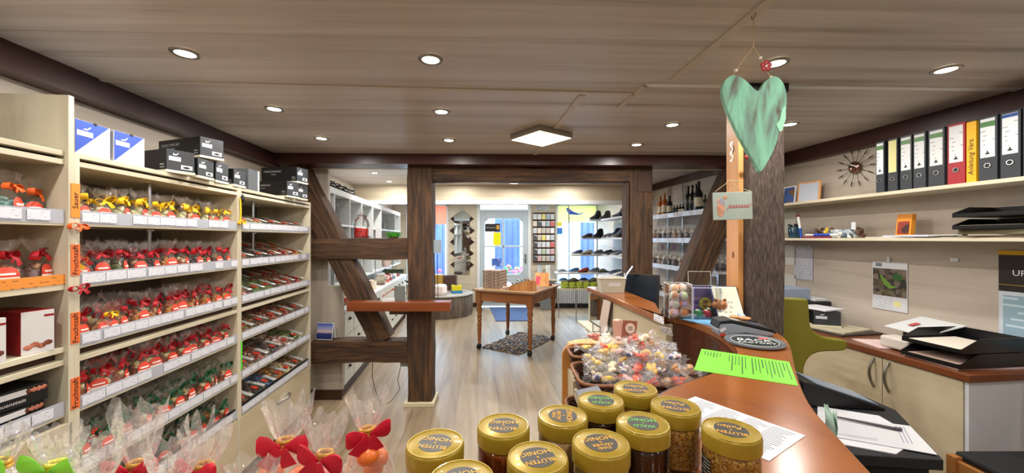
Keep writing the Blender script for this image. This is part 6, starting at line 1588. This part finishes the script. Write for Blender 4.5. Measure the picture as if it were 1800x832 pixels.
s = MB(); s.cyl((-.68,3.50,.9),(-.685,3.50,1.36),.003,6); tag(s.build('cord', M_black),'thin dark cord hanging on the right side of the timber post','cord')
# flowers on the street
for i, (x, y, c_) in enumerate(((-2.0,9.3,'d83a5a'),(.05,11.8,'e0486a'))):
    t = thing('flower_pot', 'pot of pink-red geraniums on the street, %s' % ('seen through the left window' if i == 0 else 'seen through the door'), 'plant', (x,y,-.12))
    s = MB(); s.lathe([(.14,0),(.19,.30),(.20,.32)],18); s.build('pot', mat('terracotta','a8623e',.8), t, smooth=True)
    s = MB(); r_ = random.Random(i)
    for q in range(60): s.ball((r_.uniform(-.25,.25),r_.uniform(-.2,.2),r_.uniform(.32,.75)),.05,1,(1,.8,.5),Matrix.Rotation(r_.uniform(0,3),3,'X'))
    s.build('leaves', mat('geranium_leaf','3a6a34',.7,var=.3), t)
    s = MB()
    for q in range(16): s.ball((r_.uniform(-.25,.25),r_.uniform(-.22,.1),r_.uniform(.6,.85)),.055,1)
    s.build('blossoms', mat('blossom_%d' % i,c_,.6), t)
# ------------------------------------------------------------------ binders and other things on the wall shelves
M_bk = mat('dark_grey_binder','2e3136',.5); M_br = mat('red_binder','9a1a24',.45); M_by = mat('yellow_binder','e2a90e',.45)
M_sp = lines_mat('spine_label','d5d7d8','8a8c90',axis=2,pitch=.022,frac=.18,dens=.45,wscale=40); M_spy = mat('pale_yellow_label','d0c98a',.6); M_gs = mat('green_stripe','4f7a44',.5); M_bs = mat('blue_stripe','2a4a8c',.5)
def WP(y, off, z): return (RW(y)-off, y, z)
BND = [(2.365,.050,'dg','green','narrow dark grey binder with green-topped label, first on the left of the row'),
       (2.295,.055,'dg','yellow','dark grey binder with a pale yellow label, second from the left'),
       (2.225,.062,'dg','green','dark grey binder with green-topped label, third from the left'),
       (2.158,.062,'dg','green','dark grey binder with green-topped label, fourth from the left'),
       (2.080,.075,'dg','green','dark grey binder with green-topped label, left neighbour of the red binder'),
       (1.995,.075,'r','white','red binder with a white label'),
       (1.935,.040,'y','','slim yellow binder with handwriting on its spine'),
       (1.873,.070,'dg','green','dark grey binder with green-topped label, right neighbour of the yellow one'),
       (1.795,.070,'dg','blue','dark grey binder with a blue-topped label'),
       (1.720,.070,'dg','greenw','dark grey binder with bright green topped label, last before the frame edge'),
       (1.645,.070,'dg','green','dark grey binder just outside the frame')]
for i, (y, wd, c_, st_, lab) in enumerate(BND):
    t = thing('binder', lab, 'binder', WP(y,.225,1.7855), math.atan(.11), 'binders on the upper wall shelf')
    m_ = {'dg':M_bk,'r':M_br,'y':M_by}[c_]; h = .318 if c_ != 'y' else .31
    s = MB(); s.bx(0,.215,-wd/2+.001,wd/2-.001,0,h); s.build('cover', m_, t, bevel=.002)
    if st_:
        s = MB(); s.bx(-.0012,0,-wd*.38,wd*.38,.115,h-.012); s.build('spine_label', M_spy if st_ == 'yellow' else M_sp, t)
        if st_ in ('green','greenw','blue'):
            s = MB(); s.bx(-.0016,-.0012,-wd*.38,wd*.38,h-(.052 if st_ == 'green' else .030),h-(.027 if st_ == 'green' else .014)); s.build('label_stripe', M_gs if st_ != 'blue' else M_bs, t)
        if st_ != 'yellow':
            s = MB(); s.prism([(-.008,0),(.008,0),(.008,.006),(.003,.007),(.003,.016),(-.003,.016),(-.003,.007),(-.008,.006)],0,.0005,FR((-.0014,0,.130),(0,-1,0),(0,0,1))); s.build('maker_mark', M_ink, t)
        s = MB(); s.tube([(-.002,.011*cos(2*pi*q/20),.075+.011*sin(2*pi*q/20)) for q in range(20)],.0022,6,closed=True); s.build('finger_ring', M_chrome, t, smooth=True)
        s = MB(); s.lathe([(.0095,0),(.0095,.0008)],18,FR((-.0002,0,.075),(0,-1,0),(0,0,1))); s.build('finger_hole', M_black, t)
    else:
        s = MB(); text_mb(s,'Anleitung Vers.',.030,FR((-.0008,0,.13),(0,0,1),(0,1,0)),shear=.3); s.build('handwriting', M_ink, t)
# sunburst clock
t = thing('sunburst_clock', 'sunburst wall clock with thin metal rays and a round shiny centre', 'clock', WP(2.72,.02,2.01), math.atan(.11))
s = MB()
for i in range(14):
    a = 2*pi*i/14; c_, s_ = cos(a), sin(a); s.cyl((0,.035*c_,.035*s_),(0,.135*c_,.135*s_),.0016,5); s.cyl((0,.105*c_,.105*s_),(0,.140*c_,.140*s_),.0045,6,r1=.002)
s.build('rays', mat('dark_bronze','3a302a',.4,metal=.6), t)
s = MB(); s.ball((-.008,0,0),.042,3,(.35,1,1)); s.build('centre', mat('polished_copper','a07a68',.12,metal=1), t, smooth=True)
s = MB(); s.box((-.026,-.015,.008),(.003,.06,.006),rx=.4); s.build('hand', M_white, t)
t = thing('framed_picture', 'light wooden frame with a plain pale sheet on the upper shelf behind the post', 'picture frame', WP(3.00,.10,1.7855), math.atan(.11)+.25)
s = MB(); s.box((0,0,.082),(.012,.165,.165),ry=.12); s.build('frame', M_pine, t, bevel=.002)
s = MB(); s.box((-.0075,0,.082),(.003,.14,.142),ry=.12); s.build('sheet', mat('pale_blue_sheet','b4bac6',.5), t)
t = thing('framed_picture', 'dark blue framed picture partly hidden behind the grey timber post', 'picture frame', WP(3.17,.11,1.7855), math.atan(.11))
s = MB(); s.box((0,0,.075),(.01,.12,.15),ry=.1); s.build('frame', M_white, t)
s = MB(); s.box((-.006,0,.075),(.003,.10,.13),ry=.1); s.build('picture', speckle('blue_brown_print',['223a6a','2a4a8a','6a4a2a','1a2a4a'],16,.4,0), t)
Z2 = 1.5055
# pens, knick-knacks and papers on the lower shelf
t = thing('pen_cup', 'dark blue-green glass cup with dry flower heads at the left end of the lower shelf', 'pen cup', WP(3.06,.16,Z2))
s = MB(); s.lathe([(.04,0),(.045,.01),(.047,.085),(.043,.09)],20); s.build('cup', mat('petrol_glass','1e3a4a',.15,coat=.4), t, smooth=True)
s = MB(); r_ = random.Random(2)
for i in range(14): s.ball((r_.uniform(-.035,.035),r_.uniform(-.035,.035),r_.uniform(.09,.11)),.011,1)
s.build('dry_flowers', M_blk_s, t)
s = MB(); s.cyl((.0,0,.0),(-.004,.008,.075),.010,10); o = s.build('felt_pen', mat('blue_cap','1e4aa0',.4), loc=WP(2.955,.20,Z2), smooth=True)
q = MB(); q.cyl((-.004,.008,.075),(-.012,.018,.165),.0095,10); q.build('barrel', M_white, o, smooth=True)
q = MB(); q.cyl((-.012,.018,.165),(-.014,.020,.180),.0105,10); q.build('end_cap', mat('dark_red_cap','6e1820',.4), o, smooth=True); tag(o,'white felt pen with blue cap standing upright on the lower shelf','pen')
t = thing('felt_pen', 'white and blue felt pen lying at the front of the lower shelf', 'pen', WP(2.74,.235,Z2+.022), math.atan(.11)+pi/2+.05)
s = MB(); s.cyl((-.12,0,0),(-.06,0,0),.009,10); s.build('white_end', M_white, t, smooth=True)
s = MB(); s.cyl((-.06,0,0),(.06,0,0),.011,10); s.build('blue_cap', mat('blue_pen','2a4cae',.4), t, smooth=True)
s = MB(); s.cyl((.06,0,0),(.13,0,0),.008,10); s.build('white_end', M_white, t, smooth=True)
t = thing('red_stapler', 'flat dark red pen case under the blue felt pen', 'pen case', WP(2.80,.235,Z2), math.atan(.11)+pi/2)
s = MB(); s.bx(-.12,.10,-.016,.016,0,.011); s.build('case', mat('crimson_case','8c2030',.4), t, bevel=.004)
r_ = random.Random(6)
for i, (y, c_, nm) in enumerate(((2.93,'6a5a58','grey-pink stone'),(2.88,'4a2e22','dark twig bundle'),(2.82,'d8b83a','little yellow figure'),(2.79,'5a3a28','small brown owl shape'),(2.59,'4e3424','brown root piece'))):
    s = MB()
    for q in range(5): s.ball((r_.uniform(-.014,.014),r_.uniform(-.02,.02),.018+.012*q),.017-.001*q,1,(1,.9,1.1),Matrix.Rotation(r_.uniform(0,3),3,'X'))
    o = s.build('ornament', mat('ornament_%d' % i,c_,.6,var=.3,vscale=40), loc=WP(y,.12,Z2), smooth=True); tag(o,'%s among the knick-knacks on the lower shelf' % nm,'ornament','knick-knacks on the lower shelf')
t = thing('decorated_box', 'small box of blue-white mosaic stones on the lower shelf', 'box', WP(2.69,.13,Z2), math.atan(.11))
s = MB(); s.bx(-.04,.04,-.085,.085,0,.06); s.build('box_body', speckle('mosaic',['a8b0b8','d8dcd8','6a7a88','c0b8a0','4a5a60'],50,.4,.3), t, bevel=.006)
s = MB(); s.box((.02,-.05,.085),(.003,.03,.05)); s.build('card', M_paper, t)
t = thing('candy_box', 'upright orange carton with a dark red picture on the lower shelf', 'box', WP(2.335,.10,Z2), math.atan(.11))
s = MB(); s.box((0,0,.072),(.03,.082,.145),ry=.12); s.build('carton', mat('orange_carton','d98a22',.5), t, bevel=.002)
s = MB(); s.box((-.0175,0,.062),(.002,.062,.078),ry=.12); s.build('picture', speckle('dark_red_print',['6a1c14','8a2a18','3a120e','b0603a'],26,.4,0), t)
for i, (y, ln, off, rz_, z_, wd) in enumerate(((2.33,.26,.16,.05,0,.2),(2.22,.26,.19,-.12,.006,.16),(2.12,.26,.17,.1,.012,.18),(1.84,.30,.17,-.05,0,.2),(1.80,.28,.19,.08,.012,.18))):
    s = MB(); s.bx(-wd/2,wd/2,-ln/2,ln/2,0,.005+.004*(i%2)); o = s.build('paper_stack', mat('papers_%d' % i,('c9c4b8','c2c6d4','d0cec8','8a7c64','b8a898')[i],.7), loc=WP(y,off-.03,Z2+z_), rz=math.atan(.11)+rz_)
    tag(o,('cream papers lying left of the orange carton','bluish papers fanned out under the orange carton','white papers spreading toward the letter trays','brown folders under the letter trays','pale folders right under the lowest letter tray')[i],'papers')
M_tr = mat('tray_black','141416',.3)
def letter_tray(loc, rz, label, w_=.255, l_=.34, h=.055, grp=None, papers=None):
    """open front faces -x"""
    t = thing('letter_tray', label, 'letter tray', loc, rz, grp)
    s = MB(); s.bx(0,l_,-w_/2,w_/2,0,.003)
    for sy in (-1,1): s.prism([(0,0),(l_,0),(l_,h),(.10,h),(0,.022)], sy*(w_/2)-.0015, sy*(w_/2)+.0015, FR((0,0,0),(1,0,0),(0,0,1)))
    s.bx(l_-.003,l_,-w_/2,w_/2,0,h); s.bx(0,.003,-w_/2,w_/2,0,.02); s.build('tray_body', M_tr, t)
    if papers:
        s = MB(); s.bx(.012,.30,-w_*.42,w_*.42,.003,.003+papers[1]); s.build('papers', mat('tray_papers_'+papers[0],papers[0],.7), t)
    return t
g_ = 'black letter trays on the lower wall shelf'
for i in range(2):
    letter_tray((RW(1.84)-.27,1.84,Z2+.042+.062*i), math.atan(.11), 'black letter tray on the lower wall shelf, %s of the two' % ('lower' if i == 0 else 'upper'), w_=.27, l_=.25, grp=g_, papers=(('d8cfa8','bcbcc0')[i],.018-.008*i))
for sy in (-.16,.16):
    pass
s = MB(); s.bx(-.12,.1,-.14,.14,0,.024); o = s.build('folder', mat('olive_folder','6a6448',.7), loc=(RW(1.84)-.13,1.84,Z2+.0175)); tag(o,'olive folder between the shelf papers and the lower letter tray','folder')
# calendar, notices and poster on the wall
def wall_sheet(name, y, wd, z0, z1, m, label, cat, off=.004, th=.002, parts=()):
    a_ = math.atan(.11); t = thing(name, label, cat, WP(y,off,0), a_)
    s = MB(); s.bx(-th,0,-wd/2,wd/2,z0,z1); s.build('sheet', m, t)
    for (nm, mm, u0, u1, v0, v1) in parts:
        s = MB(); s.bx(-th-.001,-th,-wd/2+wd*(1-u1),-wd/2+wd*(1-u0),z0+(z1-z0)*v0,z0+(z1-z0)*v1); s.build(nm, mm, t)
    return t
def YW(px): return 2.7685/((px-900)/670+.11)
def ZW(px, py): return 1.5-(py-420)/670*YW(px)
y0, y1 = YW(1597), YW(1535)
t = wall_sheet('picture_calendar',(y0+y1)/2,y1-y0,ZW(1566,546),ZW(1566,461),M_paper,'wall calendar with a picture of a green animal on gravel','calendar',
  parts=(('photo',speckle('gravel_photo',['3a3428','5a4c38','2a2a20','6a6050','4a4034','7a6a58'],34,.5,0),.02,.98,.29,.86),('top_logo',mat('grey_logo','6a7478',.5),.10,.28,.90,.97),('date_grid',lines_mat('date_grid','c9ccd2','8a8e98',axis=2,pitch=.012,frac=.2,dens=.5,wscale=60),.04,.60,.03,.26),('yellow_mark',mat('yellow_mark','dcd88a',.6),.64,.82,.10,.20)))
s = MB(); zc = ZW(1566,500); yc = (y0+y1)/2; dy = y1-y0
s.tube([(-.003,.055,zc+.06),(-.003,.04,zc+.035),(-.003,.015,zc+.0),(-.003,-.01,zc-.02),(-.003,-.04,zc-.015)],[.004,.010,.016,.011,.003],8); s.v = [Vector((-.0032-(abs(v.x+.003)*.1),v.y,v.z)) for v in s.v]
s.build('green_animal', mat('leaf_green_print','6a9030',.6,var=.3,vscale=40), t)
s = MB(); s.ball((-.003,-.05,zc+.05),.03,2,(.03,1,.8)); s.build('green_leaf', mat('dark_leaf_print','2e5a24',.6), t)
s = MB(); s.bx(-.012,0,-.006,.006,ZW(1566,461),ZW(1566,461)+.035); s.build('hook', M_white, t)
y0, y1 = YW(1430), YW(1397)
wall_sheet('notice',(y0+y1)/2,y1-y0,ZW(1413,492),ZW(1413,432),lines_mat('notice_sheet','b9bac2','6c6e7c',axis=2,pitch=.022,frac=.15,dens=.5,wscale=50),'grey-white printed notice taped to the wall right of the grey post','notice')
y0 = YW(1384+3); y1 = y0+.04
for (a, b, lab) in ((431,466,'upper narrow white sheet on the wall beside the grey post'),(482,540,'lower narrow white sheet on the wall beside the grey post'),(372,410,'narrow white sheet standing on the lower shelf beside the grey post')):
    wall_sheet('white_sheet',3.30,.14,ZW(1384,b),ZW(1384,a),mat('white_board','c9c8c0',.6),lab,'sheet')
y1 = YW(1757); y0 = y1-.34
t = wall_sheet('poster',(y0+y1)/2,y1-y0,.94,1.44,mat('poster_white','c4ccd4',.5),'poster with yellow top, dark brown field and blue lower half at the right edge','poster',
  parts=(('yellow_band',mat('poster_yellow','d8a400',.5),0,1,.955,1.0),('brown_field',mat('poster_brown','20130d',.5),0,1,.58,.955),('blue_field',lines_mat('poster_blue','8aa6b4','b8ccd8',axis=2,pitch=.035,frac=.3,dens=.5,wscale=14),.05,1,0,.54)))
s = MB(); text_mb(s,'UPS Access',.042,FR((-.0036,(y1-y0)/2-.05,1.325),(0,-1,0),(0,0,1)),align='LEFT'); s.build('lettering', M_white, t)
s = MB(); s.bx(-.0036,-.0026,-.17,.17,1.262,1.265); s.build('gold_line', mat('gold_line','a8843a',.4), t)
s = MB(); s.bx(-.006,0,-.018,.018,-.01,.01); o = s.build('white_plate', M_white, loc=WP(YW(1679),.002,ZW(1679,457)), rz=math.atan(.11)); tag(o,'small white plate on the bare wall above the calendar level','wall plate')
# on the base cabinet
WZ = .8705
letter_tray((RW(1.93)-.445,1.93,WZ+.010), .11, 'large black letter tray on the cabinet, lower one of the stack', w_=.25,l_=.36,h=.068, papers=('d8b8a8',.015))
letter_tray((RW(1.93)-.440,1.93,WZ+.082), .11, 'large black letter tray on the cabinet, upper one holding papers', w_=.25,l_=.36,h=.068, papers=('d8cfc0',.015))
s = MB(); s.bx(-.17,.20,-.12,.12,0,.009); o = s.build('paper_stack', mat('pink_white_papers','cbb4b0',.7), loc=(RW(1.95)-.26,1.95,WZ), rz=.05); tag(o,'pinkish papers under the black letter trays on the cabinet','papers')
s = MB(); s.bx(-.08,.10,-.09,.11,0,.006); o = s.build('paper_stack', mat('pink_papers2','d2b8b4',.7,var=.1), loc=(RW(2.25)-.33,2.26,WZ), rz=-.1); tag(o,'pink-edged papers beside the white card box on the cabinet','papers')
t = thing('card_box', 'white rounded card box left of the black letter trays on the cabinet', 'box', (RW(2.16)-.33,2.155,WZ+.0065), .1)
s = MB(); s.bx(-.05,.05,-.075,.075,0,.065); s.build('box_body', mat('off_white_card','c9c2b8',.6), t, bevel=.012)
s = MB(); s.box((0,0,0),(.22,.25,.005),ry=-.28); o = s.build('open_envelope', mat('white_letter','cdd0d0',.6), loc=(RW(2.25)-.15,2.20,WZ+.125), rz=-.1); tag(o,'white letter with a red stamp lying slanted behind the card box','letter')
q = MB(); q.box((-.02,.03,.004),(.05,.03,.001),ry=-.28); q.build('red_stamp', mat('red_stamp','b84a4a',.6), o)
s = MB(); s.bx(-.07,.07,-.06,.06,0,.09); o = s.build('letter_riser', M_tr, loc=(RW(2.25)-.115,2.22,WZ), bevel=.004); tag(o,'dark box carrying the slanted white letter on the cabinet','box')
t = shoe_box((RW(2.66)-.31,2.62,WZ+.022), -pi/2-.35, 'black shoe box on the cabinet behind the olive chair', W=.155, L_=.26, H=.105, lettering=False, shoe=False); t['group'] = 'things on the far end of the cabinet'
s = MB(); s.bx(-.19,.15,-.17,.17,0,.010); o = s.build('magazines', mat('dark_magazine','3c3430',.5,var=.3), loc=(RW(2.66)-.22,2.64,WZ), rz=.2); tag(o,'dark magazines under the black shoe box on the cabinet','magazines')
s = MB(); s.bx(-.17,.13,-.14,.15,0,.010); o = s.build('magazines', mat('cream_magazine','b8b098',.5,var=.2), loc=(RW(2.66)-.22,2.65,WZ+.0105), rz=.35); tag(o,'cream and black magazines right under the black shoe box','magazines')
s = MB(); s.bx(-.10,.09,-.12,.12,0,.012); o = s.build('white_box', M_paper, loc=(RW(2.75)-.27,2.74,WZ+.130), rz=.3, bevel=.004); tag(o,'white sheets lying on the black shoe box behind the olive chair','papers')
t = thing('printer', 'grey-blue printer half hidden behind the olive chair and grey post', 'printer', (RW(3.0)-.27,3.02,WZ), .1)
s = MB(); s.bx(-.18,.2,-.20,.18,0,.16); s.build('body', M_black, t, bevel=.01)
s = MB(); s.bx(-.12,.1,-.12,.10,.16,.25); s.build('paper_feed', mat('blue_grey_plastic','8c98ae',.5), t, bevel=.006)
s = MB(); s.bx(.10,.2,-.16,.0,.16,.175); s.build('lid', M_paper, t)
# olive armchair
def blob_plate(mb, pts, th, M):
    mb.prism(pts, -th/2, th/2, M)
t = thing('armchair', 'olive green moulded armchair with a sweeping armrest behind the counter', 'chair', (1.635,2.20,0), -.12)
M_ol = mat('olive_shell','76701f',.55,var=.06,vscale=6)
pts = [(-.42,.62),(-.42,1.16),(.045,1.16),(.06,1.145),(.065,1.02),(.075,.985),(.105,.955),(.16,.935),(.245,.93),(.262,.915),(.262,.885),(.245,.865),(.13,.86),(.075,.84),(.045,.80),(.03,.74),(.025,.62)]
pts = smooth_poly(pts, 2)
n = len(pts); s = MB(); s.prism(pts, -.022, .022, FR((0,0,0),(1,0,0),(0,0,1))); s.build('back_shell', M_ol, t, bevel=.014, smooth=35)
s = MB(); s.prism(smooth_poly([(-.28,-.36),(.02,-.36),(.04,-.02),(-.28,-.02)],2), .50,.60); s.build('seat', M_ol, t, bevel=.015)
s = MB(); s.tube([(.03,-.0,.62),(.03,.0,.74),(.045,.0,.80),(.075,.0,.842),(.13,.0,.862)],.006,8); s.build('edge_piping', M_blk_s, t, smooth=True)
s = MB(); s.cyl((-.2,-.25,.10),(-.2,-.25,.50),.03,14); 
for i in range(5): s.cyl((-.2,-.25,.10),(-.2+.28*cos(2*pi*i/5),-.25+.28*sin(2*pi*i/5),.05),.018,8)
s.build('pedestal', M_chrome, t, smooth=True)
for i in range(5):
    s = MB(); a = 2*pi*i/5; s.cyl((-.2+.28*cos(a)-.012,-.25+.28*sin(a),.028),(-.2+.28*cos(a)+.012,-.25+.28*sin(a),.028),.028,12); s.build('castor', M_black, t, smooth=35)

# ------------------------------------------------------------------ green heart on its cord
HX, HY = .800, 1.246
t = thing('wooden_heart', 'weathered mint green wooden heart hanging from the ceiling on a cord', 'heart decoration', (HX,HY,0), -.06)
def heart_pts():
    right = [(.004,1.978),(.022,2.012),(.048,2.030),(.070,2.020),(.086,1.990),(.091,1.945),(.084,1.895),(.066,1.835),(.044,1.775),(.022,1.735),(.010,1.718)]
    left = [(-.004,1.735),(-.036,1.790),(-.072,1.860),(-.098,1.920),(-.112,1.965),(-.114,1.998),(-.100,2.025),(-.078,2.036),(-.055,2.030),(-.030,2.008),(-.010,1.985)]
    return right[:], left[:]
r1, l1 = heart_pts(); hp = r1+[(.004,1.718)]+l1
s = MB(); s.prism(smooth_poly(hp,2), -.009, .009, FR((0,0,0),(1,0,0),(0,0,1)))
def heart_mat():
    m, nt, b = _new('weathered_mint'); N, L = nt.nodes.new, nt.links.new
    tc = N('ShaderNodeTexCoord'); mp = N('ShaderNodeMapping'); mp.inputs['Scale'].default_value = (22,22,5); L(tc.outputs['Object'], mp.inputs['Vector'])
    n_ = N('ShaderNodeTexNoise'); n_.inputs['Scale'].default_value = 1; n_.inputs['Detail'].default_value = 8; n_.inputs['Distortion'].default_value = 1; L(mp.outputs[0], n_.inputs['Vector'])
    r = N('ShaderNodeValToRGB'); L(n_.outputs['Fac'], r.inputs['Fac'])
    for i, (p, c) in enumerate(((.32,'5a5248'),(.42,'6f9080'),(.55,'7db89c'),(.75,'93c9ac'))):
        e = r.color_ramp.elements[i] if i < 2 else r.color_ramp.elements.new(p); e.position = p; e.color = C(c)
    L(r.outputs[0], b.inputs['Base Color']); b.inputs['Roughness'].default_value = .75; return m
s.build('heart_board', heart_mat(), t, bevel=.002)
s = MB(); s.prism([(.055,1.868),(.066,1.885),(.074,1.92),(.084,1.93),(.085,1.89),(.074,1.850),(.066,1.845)],0,.002,FR((0,-.009,0),(1,0,0),(0,0,1))); s.build('paint_patch', mat('light_mint','9fd6b8',.7), t)
s = MB(); kx, kz = -.010, 2.13
s.tube([(-.010,0,2.225),(-.010,0,kz)],.0016,6); s.tube([(kx,0,kz),(-.050,0,2.075),(-.085,0,2.022)],.0014,6); s.tube([(kx,0,kz),(.015,0,2.085),(.035,0,2.04),(.060,0,2.010)],.0014,6); s.build('cord', mat('hemp_cord','b09a74',.9), t)
s = MB(); s.tube([(-.010,.011*cos(2*pi*i/16),2.229+.009*sin(2*pi*i/16)) for i in range(16)],.0018,6,closed=True); s.build('ceiling_hook', M_steel, t, smooth=True)
s = MB(); s.ball((-.066,0,2.052),.0055,2); s.ball((.010,-.002,2.090),.0055,2); s.ball((.045,0,2.027),.005,2); s.build('beads', mat('cream_bead','d8d4c0',.4), t, smooth=True)
s = MB()
for i in range(5): a = 2*pi*i/5+.3; s.ball((.026+.011*cos(a),-.006,2.062+.011*sin(a)),.0088,2,(1,.35,1))
s.build('red_flower', mat('red_wood_flower','9c2c34',.5), t, smooth=True)
s = MB(); s.ball((.026,-.010,2.062),.003,1); s.build('flower_centre', M_white, t)
# name sign and ornaments on the pine plank
t = thing('name_sign', 'small grey-green wooden sign with red handwriting hanging on the pine plank', 'sign', (1.038,1.795,0), -.05)
s = MB(); s.box((0,0,1.655),(.180,.006,.130),ry=-.03); s.build('board', mat('grey_green_board','9aa49c',.6,var=.06), t, bevel=.0015)
s = MB(); text_mb(s,'Jaaaaaaa!',.030,FR((.028,-.0036,1.655),(1,0,.04),(0,0,1)),shear=.4); s.build('handwriting', mat('red_paint','b04a48',.6), t)
s = MB(); s.ball((-.055,-.0034,1.640),.024,2,(.8,.04,1.6)); s.ball((-.035,-.0034,1.695),.010,2,(1,.05,1)); s.ball((-.066,-.0034,1.680),.008,2,(1,.05,1.2)); s.build('coral_painting', mat('coral_paint','c08a70',.6,var=.3,vscale=60), t)
s = MB(); s.ball((-.05,-.0036,1.670),.014,2,(1,.04,1.6)); s.build('grey_painting', mat('mauve_paint','8f8c98',.6), t)
s = MB(); s.tube([(-.080,0,1.722),(-.03,0,1.76),(-.012,.01,1.777),(.02,.003,1.745),(.085,0,1.722)],.0013,5); s.tube([(-.012,.01,1.777),(.07,.055,1.777)],.002,6); s.build('cord', mat('hemp_cord_b','b8a888',.9), t)
t = thing('hanging_ornament', 'white twisted ornament hanging at the top of the pine plank', 'ornament', (1.094,1.90,0))
s = MB(); s.tube([(.004*cos(q*.9),.004*sin(q*.9),1.985-.006*q) for q in range(18)],.0035,6); s.build('twist', M_white, t, smooth=True)
s = MB(); s.ball((.045,-.03,1.90),.012,2,(1,.5,1)); tag(s.build('red_ornament', mat('red_bead','a02020',.4), smooth=True, loc=(1.075,1.845,-.01)),'small red ornament behind the tip of the green heart','ornament')
